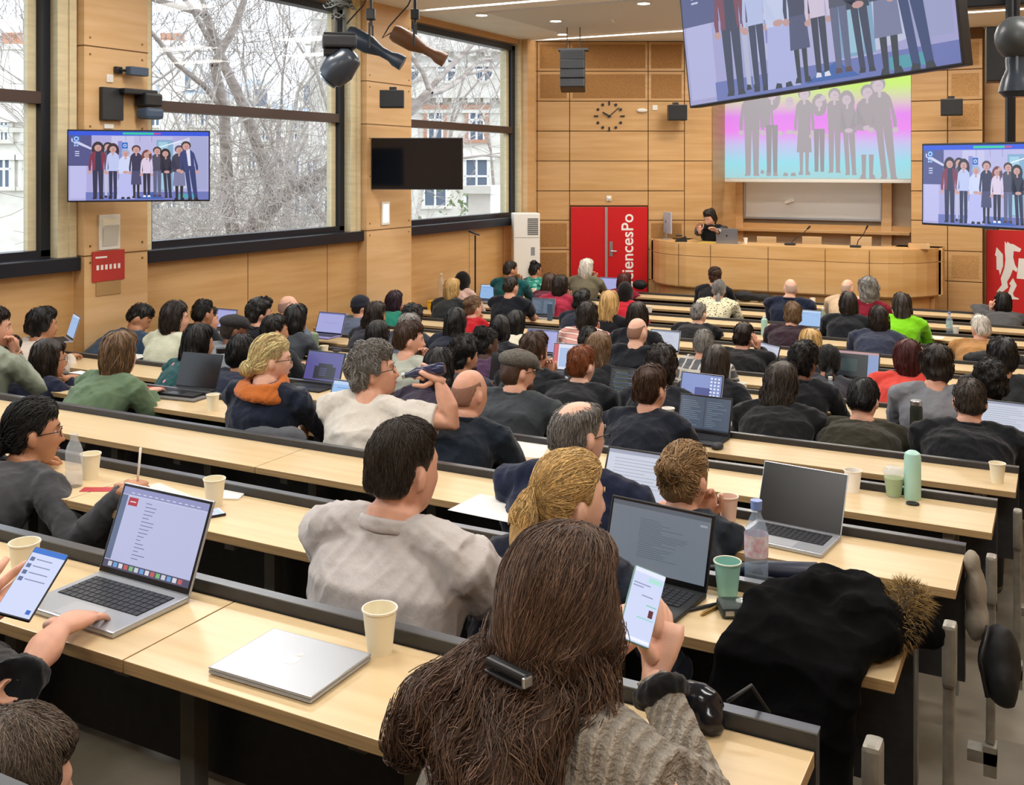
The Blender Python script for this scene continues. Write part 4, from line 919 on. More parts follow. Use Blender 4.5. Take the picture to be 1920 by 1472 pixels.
def head_grid(nl=40, na=48):
    ph = np.linspace(-PI / 2 + .04, PI / 2 - .02, nl)[:, None]; az = np.linspace(0, 2 * PI, na, endpoint=False)[None, :]
    z = np.where(ph > 0, .118, .114) * np.sin(ph) + 0 * az; rr = np.cos(ph); low = np.clip(-z / .114, 0, 1)
    W = .0755 * rr ** np.where(z > 0, .82, .62) * (1 - .26 * low ** 1.6)
    F = .095 * rr ** np.where(z > 0, .8, .42) * (1 - .06 * low); B = .1 * rr ** .8 * (1 - .55 * ss(.02, .1, -z))
    x = W * np.sin(az); c = np.cos(az); y = np.where(c > 0, F, B) * c
    G = lambda a, s: np.exp(-(a / s) ** 2); fr = ss(.0, .35, c)
    nz = np.clip((.022 - z) / .058, 0, 1) * (1 - ss(.038, .048, -z)); y = y + fr * (.027 * nz * G(x, .0125))
    y += fr * (-.011 * (G(x - .031, .015) + G(x + .031, .015)) * G(z - .006, .012)); y += fr * .005 * G(z - .03, .009) * (np.abs(x) < .055)
    y += fr * (.007 * G(z + .063, .009) * G(x, .022) - .004 * G(z + .064, .0025) * G(x, .02)); y += fr * (.008 * G(z + .098, .016) * G(x, .022)); y += fr * .004 * (G(x - .04, .016) + G(x + .04, .016)) * G(z + .026, .016)
    return x, y, z, az, c
def grid_faces(nl, na): return [(i * na + k, i * na + (k + 1) % na, (i + 1) * na + (k + 1) % na, (i + 1) * na + k) for i in range(nl - 1) for k in range(na)] + [tuple(range(na - 1, -1, -1)), tuple((nl - 1) * na + k for k in range(na))]
HX, HY, HZ_, HAZ, HC = head_grid(); HGF = grid_faces(40, 48)
def add_head(q, M, ears=True):
    P = np.stack([HX, HY, HZ_], -1).reshape(-1, 3); q.add([M @ Vector(p) for p in P], HGF)
    for s in (-1, 1) if ears else (): q.ball(M @ Vector((s * .081, -.008, -.004)), (.011, .018, .031), 10, M.to_3x3() @ Matrix.Rotation(s * .35, 3, 'Z') @ Matrix.Rotation(-.15, 3, 'X'))
def add_cap(q, M, t=.014, front=.066, side=.012, nape=-.075, bald=0.0, seed=0, tt=None, amp=.003, vol=0.0):
    a = np.abs(((HAZ + PI) % (2 * PI)) - PI); rs = np.random.RandomState(seed)
    line = np.where(a < 1.0, front, front + (side - front) * ss(1.0, 1.45, a)); line = line + (nape - side) * ss(1.78, 2.3, a)
    if side > -.02: line = line + .032 * np.exp(-((a - 1.64) / .12) ** 2)
    m = ss(-.012, .012, HZ_ - line)
    if bald: m = m * (1 - ss(0, .03, HZ_ - (.118 - bald) + .25 * (-HY) * (HY < 0)))
    n = np.zeros_like(HZ_)
    for k in range(5): K = rs.normal(size=3) * 70; n += np.sin(HX * K[0] + HY * K[1] + HZ_ * K[2] * .5 + rs.uniform(0, 6))
    th = t + (tt if tt is not None else t) * ss(.02, .11, HZ_) * .6 + amp * n * .5 + vol * ss(-.1, .06, HZ_)
    off = m * th - (1 - m) * .012
    L = np.sqrt(HX ** 2 + HY ** 2 + HZ_ ** 2) + 1e-6; P = np.stack([HX + HX / L * off, HY + HY / L * off, HZ_ + HZ_ / L * off], -1).reshape(-1, 3)
    q.add([M @ Vector(p) for p in P], HGF)
def hand(q, wr, d, n, side, curl=.5, sc=1.0, thumb=.7, spread=.06, fine=True):
    """wr wrist, d finger direction, n palm normal (towards what it touches), side +1 right hand"""
    d = d.normalized(); n = (n - d * n.dot(d)).normalized(); l = d.cross(n) * side      # towards the thumb
    k = 8 if fine else 5; w0 = wr + d * .085 * sc
    q.tube([wr - d * .03, wr, wr + d * .03 * sc, wr + d * .065 * sc, w0], [(.021 * sc, .019 * sc), (.024 * sc, .018 * sc), (.034 * sc, .017 * sc), (.041 * sc, .015 * sc), (.038 * sc, .011 * sc)] if abs(l.dot(d.cross(Vector((0, 0, 1))))) >= 0 else .02, 10)
    for j, (o, L) in enumerate(((.030, .072), (.010, .080), (-.010, .074), (-.029, .058))):
        p = w0 - d * .012 + l * o * sc; a = spread * (1.5 - j); dd = (d + l * a).normalized(); pts = [p]; c = 0
        for m_, f in enumerate((.45, .32, .23)):
            c += curl * (.7 if m_ == 0 else 1.0); u = dd * math.cos(c) + n * math.sin(c); pts.append(pts[-1] + u * L * sc * f)
        r = .0088 * sc * (1 if j < 3 else .88); q.tube([p - dd * .02] + pts, [r, r, r * .96, r * .88, r * .7], k)
    p = wr + d * .022 * sc + l * .026 * sc; t1 = (d * .55 + l * thumb + n * .25).normalized(); t2 = (d * .85 + l * thumb * .35 + n * .45 * curl).normalized()
    q.tube([p - l * .015, p, p + t1 * .035 * sc, p + t1 * .035 * sc + t2 * .03 * sc, p + t1 * .035 * sc + t2 * .055 * sc], [.012 * sc, .013 * sc, .0105 * sc, .0095 * sc, .007 * sc], k)
def ik(S, Wp, pole, a=.285, b=.255):
    d = Wp - S; L = d.length
    if L > (a + b) * .99: Wp = S + d * ((a + b) * .99 / L); d = Wp - S; L = d.length
    if L < .12: L = .12
    x = (a * a - b * b + L * L) / (2 * L); h = math.sqrt(max(1e-4, a * a - x * x)); dn = d.normalized(); p = pole - dn * pole.dot(dn); p = p.normalized() if p.length > 1e-4 else dn.orthogonal()
    return S + dn * x + p * h, Wp
def strands(surf, seeds_n, K, step, field, width, seed, noise_a=.25, lift=.004, taper=True, curl=0.0, region=None):
    v, N = mesh_np(surf); bv = BVHTree.FromPolygons([tuple(x) for x in v], [tuple(p.vertices) for p in surf.polygons]); rs = np.random.RandomState(seed)
    ar = np.arange(len(v)); 
    if region is not None: ar = ar[region(v)]
    if len(ar) == 0: return MB()
    ids = rs.choice(ar, size=seeds_n); paths = []
    for i in ids:
        p = Vector(v[i]) + Vector(rs.normal(size=3) * .004); pts = []; ph = rs.uniform(0, 6); jit = Vector(rs.normal(size=3) * noise_a); up = lift * rs.uniform(.2, 1.2)
        for k in range(K):
            hit = bv.find_nearest(p)
            if hit[0] is None: break
            loc, nor = hit[0], hit[1]; base = loc + nor * up * (1 - .5 * k / K); pts.append(base)
            f = field(base) + jit
            if curl: f = f + (nor * math.sin(ph + k * 1.5) + nor.cross(f).normalized() * math.cos(ph + k * 1.5)) * curl
            f = f - nor * f.dot(nor) * .8; f = f.normalized() if f.length > 1e-5 else Vector((0, 0, -1)); p = base + f * step
        if len(pts) == K: paths.append([tuple(a) for a in pts])
    if not paths: return MB()
    P = np.array(paths); S, K_, _ = P.shape; Tn = np.gradient(P, axis=1); Tn /= np.linalg.norm(Tn, axis=2, keepdims=True) + 1e-9
    rf = rs.normal(size=(S, 1, 3)); a = np.cross(Tn, rf); a /= np.linalg.norm(a, axis=2, keepdims=True) + 1e-9; b = np.cross(Tn, a)
    w = width * (rs.uniform(.6, 1.3, size=(S, 1, 1))) * np.linspace(1, .25, K_)[None, :, None] if taper else width
    V = np.stack([P + w * (a * math.cos(t) + b * math.sin(t)) for t in (0, 2.094, 4.189)], 2).reshape(-1, 3)
    q = MB(); q.v = [tuple(x) for x in V]; base = (np.arange(S) * K_ * 3)
    for s in range(S):
        mi = int(rs.randint(3)); o = base[s]
        for k in range(K_ - 1):
            for j in range(3): q.f.append((o + k * 3 + j, o + k * 3 + (j + 1) % 3, o + (k + 1) * 3 + (j + 1) % 3, o + (k + 1) * 3 + j)); q.m.append(mi)
    return q
def hair_mats(c):
    key = ('hair', c)
    if key in MC: return MC[key]
    b = np.array(hexc(c)); out = []
    for f in (1.0, .62, 1.55): 
        cc = tuple(float(x) for x in np.clip(b * f, 0, 1)); out.append(mat('hair_%.1f' % f, cc, .42, var=.25, scale=(120, 120, 14), bump=.35, bscale=(260, 260, 26), spec=.45))
    MC[key] = out; return out
SKINS = {'l': 'd8a288', 'f': 'e0b098', 'm': 'b98464', 'd': '7a4f38', 'k': '4e3326'}
def skin(s): return mat('skin_' + s, SKINS[s], .5, var=.07, scale=(25, 25, 25), bump=.08, bscale=(300, 300, 300), spec=.4)
HAIRC = dict(blk='14110f', dk='241912', br='432e20', lb='73583e', bl='c4a066', pb='d6bd8a', gi='7d4526', gr='7d7974', lg='a8a39b', wh='ded8cc', rb='4c1f1c', sp='3c332c', pu='33202e', fz='6b5c4e', db='94754f')
SPK = PV(1325, 430, 15.2)
def pattern_mat(kind, c):
    key = ('pat', kind, c)
    if key in MC: return MC[key]
    m = cloth(c).copy(); MC[key] = m; n = m.node_tree.nodes; L = m.node_tree.links; b = n['Principled BSDF']; t = n.new('ShaderNodeTexCoord')
    def ramp(src, stops, const=True):
        r = n.new('ShaderNodeValToRGB'); L.new(src, r.inputs[0])
        while len(r.color_ramp.elements) < len(stops): r.color_ramp.elements.new(.5)
        for e_, (p, cc) in zip(r.color_ramp.elements, stops): e_.position = p; e_.color = (*C3(cc), 1)
        if const: r.color_ramp.interpolation = 'CONSTANT'
        return r.outputs[0]
    if kind == 'dots':
        v = n.new('ShaderNodeTexVoronoi'); v.inputs['Scale'].default_value = 38; L.new(t.outputs['Object'], v.inputs['Vector']); L.new(ramp(v.outputs['Distance'], [(0, '3c3a3a'), (.30, c)]), b.inputs['Base Color'])
    elif kind == 'print':
        v = n.new('ShaderNodeTexVoronoi'); v.inputs['Scale'].default_value = 26; L.new(t.outputs['Object'], v.inputs['Vector']); s = n.new('ShaderNodeSeparateColor'); L.new(v.outputs['Color'], s.inputs[0]); L.new(ramp(s.outputs[0], [(0, c), (.45, '7fbfae'), (.6, '1f3f4a'), (.8, c)]), b.inputs['Base Color'])
    elif kind == 'plaid':
        w1 = n.new('ShaderNodeTexWave'); w1.bands_direction = 'X'; w2 = n.new('ShaderNodeTexWave'); w2.bands_direction = 'Z'
        for w_ in (w1, w2): w_.inputs['Scale'].default_value = 4.5; L.new(t.outputs['Object'], w_.inputs['Vector'])
        a = n.new('ShaderNodeMath'); a.operation = 'MAXIMUM'; L.new(w1.outputs['Fac'], a.inputs[0]); L.new(w2.outputs['Fac'], a.inputs[1]); L.new(ramp(a.outputs[0], [(0, c), (.88, 'b9b3a8')]), b.inputs['Base Color'])
    elif kind == 'rib':
        w1 = n.new('ShaderNodeTexWave'); w1.bands_direction = 'X'; w1.inputs['Scale'].default_value = 16; w1.inputs['Distortion'].default_value = 1.6; w1.inputs['Detail'].default_value = 3; L.new(t.outputs['Object'], w1.inputs['Vector'])
        nz = n.new('ShaderNodeTexNoise'); nz.inputs['Scale'].default_value = 150; L.new(t.outputs['Object'], nz.inputs['Vector'])
        a = n.new('ShaderNodeMath'); L.new(w1.outputs['Fac'], a.inputs[0]); L.new(nz.outputs['Fac'], a.inputs[1]); bp = n.new('ShaderNodeBump'); bp.inputs['Distance'].default_value = .012; bp.inputs['Strength'].default_value = .9; L.new(a.outputs[0], bp.inputs['Height']); L.new(bp.outputs[0], b.inputs['Normal'])
        cc = C3(c); L.new(ramp(w1.outputs['Fac'], [(0, tuple(x * .62 for x in cc)), (.35, c)], False), b.inputs['Base Color'])
    elif kind == 'stripe':
        w1 = n.new('ShaderNodeTexWave'); w1.bands_direction = 'Z'; w1.inputs['Scale'].default_value = 7; w1.inputs['Distortion'].default_value = 1; L.new(t.outputs['Object'], w1.inputs['Vector']); L.new(ramp(w1.outputs['Fac'], [(0, c), (.55, 'a83a44'), (.75, 'e9d4c6')]), b.inputs['Base Color'])
    elif kind == 'hearts':
        v = n.new('ShaderNodeTexVoronoi'); v.inputs['Scale'].default_value = 13; L.new(t.outputs['Object'], v.inputs['Vector']); L.new(ramp(v.outputs['Distance'], [(0, 'd98a98'), (.17, c)]), b.inputs['Base Color'])
    return m
NPEOPLE = 0
def person(x, y, row, label, *a_, **k_):
    if row is not None and 'world' not in k_:
        while row > 1 and PV(x, y, RV(row) + .3).x < UL + .36: row -= 1
    return person_(x, y, row, label, *a_, **k_)
def person_(x, y, row, label, hair='short', hc='dk', sk='l', top='20242c', b=1.0, pose='desk', yaw=None, hyaw=None, hpitch=0.0, neck='crew', pat=None, gl=False, voff=.2, world=None, sleeves=True, arms=None, roll=0.0, hs=1.0, extra=None, minlean=.13, rootz=None, leanx=0.0, dens=1.0, nolegs=False, beard=False, L0=.60):
    """x, y: photo position of the crown of the head"""
    global NPEOPLE
    b *= 1.06
    NPEOPLE += 1; sd = NPEOPLE * 7 + 3
    if world is None: rv = RV(row) + voff; rz = RZ(min(row + 1, NR - 1)) - .335 if row < NR - 1 else RZ(NR - 1) - .335
    else: rv, rz = world
    if rootz is not None: rz = rootz
    byaw = yaw or 0.0
    lean = minlean
    h0 = PV(x, y, rv + .15); y += .022 * FP / (-h0.x * sT + h0.y * cT)
    for it in range(4):
        fwd = math.cos(byaw) * (math.sin(lean) * .56 + .045 * hs)
        ht = PV(x, y, rv + fwd); hz = ht.z - rz; L = hz - (.12 + .118) * hs
        lean = max(minlean, math.acos(max(.35, min(1, L / L0))))
    Lt = max(.2, L) / math.cos(lean)
    ux = ht.x + math.sin(byaw) * (math.sin(lean) * .56 + .035) if abs(byaw) > .01 else ht.x
    Yd = -ht.x * sT + ht.y * cT
    vx = .0052 if Yd < 2.2 else (.0065 if Yd < 3.3 else (.0085 if Yd < 5.5 else (.0105 if Yd < 8 else .0135)))
    e = empty('person', (ux, rv, rz), byaw, label, 'person', 'people seated in the audience' if row is not None and world is None else None)
    Minv = (T(ux, rv, rz) @ Rz(byaw)).inverted()
    sw = .178 * b; nb = Vector((leanx, math.sin(lean) * Lt, math.cos(lean) * Lt)); hd = nb + Vector((0, .042, .12)) * hs
    if hyaw is None:
        hw = e.matrix_basis @ hd; dd = SPK - hw; hyaw = max(-.9, min(.9, math.atan2(-dd.x, dd.y) - byaw)) * .75
    HM = T(hd) @ Rz(hyaw) @ Rx(hpitch) @ Ry(roll) @ Matrix.Scale(hs, 4)
    up = Vector((0, math.sin(lean), math.cos(lean))); sp = lambda t: Vector((leanx * t * t, math.sin(lean) * Lt * t ** 1.25, .07 + (math.cos(lean) * Lt - .07) * t))
    Sj = [sp(.915) + Vector((s * sw, -.0, 0)) for s in (-1, 1)]
    dz = .335; hx, hy, hzz = hd
    W = {-1: None, 1: None}; pole = {-1: Vector((-.6, -.3, -1)), 1: Vector((.6, -.3, -1))}; dirs = {s: (Vector((-s * .35, .9, -.05)), Vector((0, 0, -1))) for s in (-1, 1)}; curl = {-1: .35, 1: .35}
    for s in (-1, 1): W[s] = Vector((s * .11, .44 + .25 * nb.y, dz + .045)); pole[s] = Vector((s * .8, -.4, -.9))
    def chin(s): W[s] = hd + HM.to_3x3() @ Vector((s * .035, .115, -.155)); dirs[s] = (Vector((-s * .15, -.1, 1)), Vector((0, -1, .1))); curl[s] = .7; pole[s] = Vector((s * .5, .5, -1))
    if pose == 'chinr': chin(1)
    if pose == 'chinl': chin(-1)
    if pose == 'chinb': chin(1); chin(-1)
    if pose == 'templer': W[1] = hd + HM.to_3x3() @ Vector((.115, .03, -.09)); dirs[1] = (Vector((-.1, -.15, 1)), Vector((-1, 0, 0))); curl[1] = .25; pole[1] = Vector((.9, .4, -.8))
    if pose == 'templel': W[-1] = hd + HM.to_3x3() @ Vector((-.125, .02, -.06)); dirs[-1] = (Vector((.3, -.15, 1)), Vector((1, 0, 0))); curl[-1] = .25; pole[-1] = Vector((-1.2, .2, -.5))
    if pose == 'type':
        for s in (-1, 1): W[s] = Vector((s * .08, .50 + .1 * nb.y, dz + .05)); curl[s] = .45; dirs[s] = (Vector((-s * .1, 1, -.15)), Vector((0, 0, -1)))
    if pose == 'behind':
        for s in (-1, 1): W[s] = hd + Vector((s * .07, -.10, -.03)); dirs[s] = (Vector((-s, -.2, .2)), Vector((0, 1, 0))); pole[s] = Vector((s * 1.4, .2, .1))
    if pose == 'lap':
        for s in (-1, 1): W[s] = Vector((s * .13, .27, .16)); pole[s] = Vector((s * 1, -1, -.6))
    if pose == 'crossed':
        for s in (-1, 1): W[s] = Vector((-s * .08, .36, dz + .06)); pole[s] = Vector((s * 1.2, -.1, -.8)); dirs[s] = (Vector((-s, .2, 0)), Vector((0, 0, -1)))
    joints = {}; thb = {-1: .7, 1: .7}
    for s in (-1, 1):
        S = Sj[(s + 1) // 2]
        if arms and s in arms:
            a = arms[s]; Ep = Minv @ a['e'] if 'e' in a else None; Wp = Minv @ a['w']; R3 = Minv.to_3x3()
            if 'd' in a: dirs[s] = (R3 @ a['d'], R3 @ a['n'])
            curl[s] = a.get('curl', .4); thb[s] = a.get('thumb', .7)
            if Ep is None: Ep, Wp = ik(S, Wp, a.get('pole', pole[s]))
        else: Ep, Wp = ik(S, W[s], pole[s])
        joints[s] = (S, Ep, Wp)
    # ---- body
    q = MB(); add_head(q, HM, hair.split('+')[0] not in ('bob', 'bobw', 'long', 'longw', 'verylong', 'hijab', 'bigcurly', 'none'))
    q.tube([sp(.55), sp(.8), nb + Vector((0, -.012, -.03)), nb + Vector((0, .0, .03)), hd + HM.to_3x3() @ Vector((0, -.008, -.075)), hd + HM.to_3x3() @ Vector((0, -.005, -.02))], [(.11, .07), (.11, .06), (.066 * b, .06), (.058 * b, .055), (.052, .052), (.045, .045)], 14)
    q.tube([sp(.02), sp(.3), sp(.6)], [(.14, .1), (.12, .09), (.12, .085)], 12)
    for s in (-1, 1):
        S, E_, Wp = joints[s]; q.tube([sp(.86), S, (S + E_) / 2, E_, (E_ * 2 + Wp) / 3, (E_ + Wp * 2) / 3, Wp], [r_ * (.56 if sleeves is True else (.56 if sleeves and i_ < 5 else 1) if sleeves else (.75 if i_ < 2 else 1)) for i_, r_ in enumerate((.05, .046 * b, .043 * b, .038 * b, .038 * b, .031 * b))] + [(.024, .021)], 10)
    me = fuse(q, max(vx, .0062) if Yd > 2.2 else .0055, 2)
    hq = MB()
    for s in (-1, 1):
        S, E_, Wp = joints[s]; dv, nv = dirs[s]; hand(hq, Wp, Vector(dv), Vector(nv), s, curl[s], 1.0 * min(1.05, b), thumb=thb[s], fine=Yd < 5)
    k = len(me.vertices); bm = bmesh.new(); bm.from_mesh(me); m2 = bpy.data.meshes.new('h'); m2.from_pydata(hq.v, [], hq.f); bm.from_mesh(m2); bm.to_mesh(me); bm.free(); bpy.data.meshes.remove(m2)
    me.materials.clear(); me.materials.append(skin(sk)); me.shade_smooth(); me.name = 'body'
    o = bpy.data.objects.new('body', me); COL.objects.link(o); o.parent = e
    # ---- face details (only where the face can be seen)
    if abs(hyaw + byaw) > .38 or gl or extra == 'face':
        q = MB()
        for s in (-1, 1): q.ball(HM @ Vector((s * .031, .069, .006)), .0125 * hs, 12)
        q.mi = 1
        for s in (-1, 1): q.ball(HM @ Vector((s * .0315, .0785, .006)), .0048 * hs, 8)
        q.build('eyes', [mat('eye_white', 'e6e0da', .2), mat('eye_iris', '2b1f18', .2)], e, smooth=True)
        q = MB(); q.tube([HM @ Vector((s_, .0925 - abs(s_) * .32, -.063)) for s_ in (-.022, -.011, 0, .011, .022)], [(.001), .0035, .004, .0035, .001], 6); q.build('lips', mat('lips', '9a5a50', .5), e, smooth=True)
        q = MB()
        for s in (-1, 1): q.tube([HM @ Vector((s * .015, .093, .028)), HM @ Vector((s * .03, .091, .034)), HM @ Vector((s * .047, .08, .029))], [.002, .003, .0015], 5)
        q.build('eyebrows', hair_mats(HAIRC[hc])[0], e)
    if gl:
        q = MB()
        for s in (-1, 1):
            c = Vector((s * .033, .101, .006)); q.tube([HM @ (c + Vector((.024 * math.cos(a), -.01 * abs(math.cos(a)), .019 * math.sin(a)))) for a in [2 * PI * k / 14 for k in range(15)]], .0018, 5, caps=False)
            q.tube([HM @ Vector((s * .057, .092, .01)), HM @ Vector((s * .077, .04, .012)), HM @ Vector((s * .081, -.012, .008))], .0018, 5)
        q.tube([HM @ Vector((-.01, .102, .01)), HM @ Vector((.01, .102, .01))], .002, 5); q.build('glasses', BLACK, e)
    if beard:
        q = MB(); q.ball(HM @ Vector((0, .045, -.08)), (.058, .05, .045), 14, HM.to_3x3()); bmsh = fuse(q, max(vx, .006), 2); folds(bmsh, .006, 90, sd, False); bmsh.materials.append(hair_mats(HAIRC[hc])[0]); bmsh.shade_smooth(); bo = bpy.data.objects.new('beard', bmsh); COL.objects.link(bo); bo.parent = e
    # ---- clothes
    q = MB(); c0 = .012
    q.tube([sp(.0) + Vector((0, -.0, -.02)), sp(.12), sp(.32), sp(.55), sp(.74), sp(.88), sp(.97), nb + Vector((0, -.006, .012))],
           [(.16 * b, .12), (.172 * b, .125), (.162 * b, .12 * b), (.172 * b, .124 * b), (.186 * b, .122 * b), (.17 * b, .1), (.1 * b, .08), (.068 * b, .064)], 20)
    for s in (-1, 1):
        S, E_, Wp = joints[s]; sl = .97 if sleeves is True else sleeves
        q.tube([nb + Vector((0, -.01, -.03)), nb.lerp(S, .5) + Vector((0, -.008, .012)), S + Vector((0, 0, .002))], [.056, .06, .062], 10)
        if sleeves: q.tube([S + Vector((-s * .03, 0, 0)), S, S.lerp(E_, .5), E_, E_.lerp(Wp, .4 * sl), E_.lerp(Wp, sl)], [.06, .064 * b, .058 * b, .055 * b, .047 * b, .036 * b + .012 * (1 - sl)], 12)
        else: q.tube([S + Vector((-s * .03, 0, 0)), S, S.lerp(E_, .4), S.lerp(E_, .68)], [.06, .064 * b, .06 * b, .058 * b], 12)
    me = fuse(q, vx * 1.15, 4); folds(me, .024 if Yd > 3 else .022, 17, sd); folds(me, .009, 34, sd + 1)
    m = pattern_mat(pat, top) if pat else cloth(top); me.materials.append(m); me.shade_smooth()
    nm = {'collar': 'shirt', 'hood': 'hoodie', 'jacket': 'jacket', 'turtle': 'sweater'}.get(neck, 'top'); o = bpy.data.objects.new(nm, me); COL.objects.link(o); o.parent = e
    if neck in ('collar', 'jacket', 'turtle', 'hood', 'fleece'):
        q = MB(); n0 = nb + Vector((0, -.006, -.012)); R = {'collar': (.07, .018), 'jacket': (.074, .022), 'turtle': (.062, .02), 'hood': (.08, .03), 'fleece': (.078, .026)}[neck]
        for s, rr_ in ((0, R[0]), (1, R[0] - .004)):
            q.tube([n0 + Vector((rr_ * b * math.sin(a), rr_ * .95 * math.cos(a) + .004, .008 + s * R[1] * .9 + (.022 if neck != 'turtle' else .01) * (-math.cos(a)) * .6)) for a in [2 * PI * k / 18 for k in range(19)]], R[1] * .62, 8, caps=False)
        if neck == 'hood': q.ball(n0 + Vector((0, -.085, -.02)), (.1, .045, .06), 14)
        cm = fuse(q, vx, 2); folds(cm, .004, 40, sd); cm.materials.append(m); cm.shade_smooth(); co = bpy.data.objects.new('hood' if neck == 'hood' else 'collar', cm); COL.objects.link(co); co.parent = e
    # ---- trousers and shoes
    if not nolegs:
        q = MB()
        for s in (-1, 1): q.tube([(s * .08, -.02, .06), (s * .1, .18, .085), (s * .12, .40, .09), (s * .12, .44, .02), (s * .12, .43, -.2), (s * .12, .42, -.37)], [(.085, .08), .078, .066, .06, .05, .042], 10)
        q.build('trousers', mat('dark_trousers', '1d2028', .9, var=.2, scale=(9, 9, 9)), e, smooth=True)
        for s in (-1, 1): q = MB(); q.ball((s * .12, .46, -.39), (.042, .11, .035), 10); q.build('shoe', BLACK, e, smooth=True)
    # ---- hair
    make_hair(e, HM, hair, hc, vx, sd, Yd, dens, hd, nb)
    return e, HM, joints
def make_hair(e, HM, hair, hc, vx, sd, Yd, dens, hd, nb):
    st = hair.split('+'); kind = st[0]; q = MB(); A = lambda x, y, z: HM @ Vector((x, y, z)); R3 = HM.to_3x3(); mats = hair_mats(HAIRC[hc]); nm = 'hair'
    rnd = random.Random(sd); F = 'out'; K, step = 5, .012; amp = (.004, 60); tie = None; curl = .0
    G = Vector((0, 0, -1))
    if kind == 'bald': add_cap(q, HM, .0015, front=.2, side=.02, nape=-.05, bald=.055, amp=.0, tt=0); amp = None
    elif kind == 'shaved': add_cap(q, HM, .002, side=.0, amp=.0, tt=0); amp = None
    elif kind == 'balding': add_cap(q, HM, .008, side=.0, bald=.035, seed=sd); K, step = 4, .009
    elif kind == 'short': add_cap(q, HM, .010, side=.002, seed=sd, tt=.02, nape=-.06)
    elif kind == 'crop': add_cap(q, HM, .009, side=.005, seed=sd, tt=.012, nape=-.052); K, step = 4, .008
    elif kind == 'mid': add_cap(q, HM, .018, side=-.03, nape=-.1, seed=sd, tt=.028, amp=.005); amp = (.008, 50)
    elif kind == 'curly': add_cap(q, HM, .022, side=-.01, nape=-.085, seed=sd, tt=.034, amp=.008); amp = (.012, 75); curl = .9; K = 7
    elif kind == 'bigcurly':
        add_cap(q, HM, .04, side=-.05, nape=-.11, seed=sd, tt=.04, amp=.008); q.ball(A(0, -.03, -.05), (.12, .1, .11), 16, R3); amp = (.016, 60); curl = .9; K = 8
    elif kind in ('bob', 'bobw'):
        add_cap(q, HM, .02, side=-.07, nape=-.1, seed=sd, tt=.022, amp=.002); q.ball(A(0, -.032, -.035), (.096, .088, .1), 20, R3); q.ball(A(0, -.05, -.085), (.085, .065, .05), 16, R3); K, step = 8, .018; F = 'down'; amp = (.006, 40)
        if kind == 'bobw': curl = .6; amp = (.013, 45)
    elif kind in ('long', 'longw', 'verylong'):
        add_cap(q, HM, .018, side=-.06, nape=-.1, seed=sd, tt=.02, amp=.002); q.ball(A(0, -.035, -.04), (.092, .088, .1), 18, R3); Lh = .36 if kind == 'verylong' else .26; w = .088 if kind != 'longw' else .1
        p0 = A(0, -.045, -.02); q.tube([p0, p0 + Vector((0, -.03, -.1)), p0 + Vector((0, -.055, -Lh * .65)), p0 + Vector((.005, -.06, -Lh))], [(w, .07), (w * 1.02, .055), (w * .98, .038), (w * .6, .02)], 16); K, step = 11, .024; F = 'down'; amp = (.007, 42)
        if kind == 'longw': curl = .55; amp = (.015, 38)
    elif kind == 'braids':
        add_cap(q, HM, .014, side=-.02, nape=-.09, seed=sd, tt=.014)
        for k in range(26):
            a = rnd.uniform(.5, 2 * PI - .5) ; p = A(-math.sin(a) * .08, math.cos(a) * .09 if math.cos(a) < .3 else .02, rnd.uniform(-.02, .03)); x = rnd.uniform(-.1, .1); q.tube([p, p + Vector((x * .2, -.03, -.07)), Vector((hd.x + x, hd.y - .1, hd.z - .17)), Vector((hd.x + x * 1.1, hd.y - .12, hd.z - .3))], [.012, .013, .012, .008], 7)
        amp = (.004, 90); K, step = 8, .022; F = 'down'; q.ball(A(0, -.045, -.05), (.07, .05, .08), 12, R3)
    elif kind in ('pony', 'lowpony'):
        add_cap(q, HM, .009, side=.0, nape=-.08, seed=sd, tt=.012, amp=.002); tz = .03 if kind == 'pony' else -.035; tie = A(0, -.115, tz); Lp = .2
        q.tube([A(0, -.085, tz), tie, tie + Vector((0, -.035, -.03)), tie + Vector((.01, -.05, -Lp * .5)), tie + Vector((.01, -.035, -Lp))], [.03, .018, .032, .038, .012], 12); F = 'tie'; K, step = 7, .02; amp = (.004, 60)
    elif kind in ('bun', 'lowbun', 'topbun', 'puff'):
        add_cap(q, HM, .009, side=.0, nape=-.08, seed=sd, tt=.012, amp=.002); tz, ty, r = {'bun': (.06, -.1, .042), 'lowbun': (-.03, -.115, .038), 'topbun': (.125, -.04, .045), 'puff': (.1, -.05, .06)}[kind]; tie = A(0, ty, tz); q.ball(tie, (r * 1.15, r, r), 14, R3); F = 'tie'; K, step = 6, .02; amp = (.006, 50); curl = .3 if kind == 'bun' else .1
        if kind == 'puff': curl = .9; amp = (.014, 80)
    elif kind == 'updo':
        add_cap(q, HM, .014, side=.0, nape=-.07, seed=sd, tt=.02); tie = A(0, -.07, .075); q.ball(tie, (.075, .06, .055), 16, R3); q.ball(A(.02, -.02, .11), (.05, .05, .03), 12, R3); F = 'tie'; K, step = 7, .02; curl = .5; amp = (.013, 60)
    elif kind == 'hijab':
        q.ball(A(0, -.015, .01), (.098, .112, .13), 20, R3); q.tube([A(0, -.03, -.04), A(0, -.04, -.12), Vector((hd.x, hd.y - .06, hd.z - .26))], [(.095, .09), (.1, .085), (.15, .1)], 18); nm = 'headscarf'; amp = (.01, 30)
    elif kind == 'flatcap': add_cap(q, HM, .01, side=.0, nape=-.08, seed=sd)
    elif kind == 'beanie': add_cap(q, HM, .01, side=.0, nape=-.085, seed=sd)
    if not q.v: return
    me = fuse(q, max(vx * .85, .0045) if kind not in ('bald', 'shaved') else max(.004, vx * .6), 2 if kind != 'bald' else 1)
    if kind in ('bald', 'shaved', 'balding'): pass
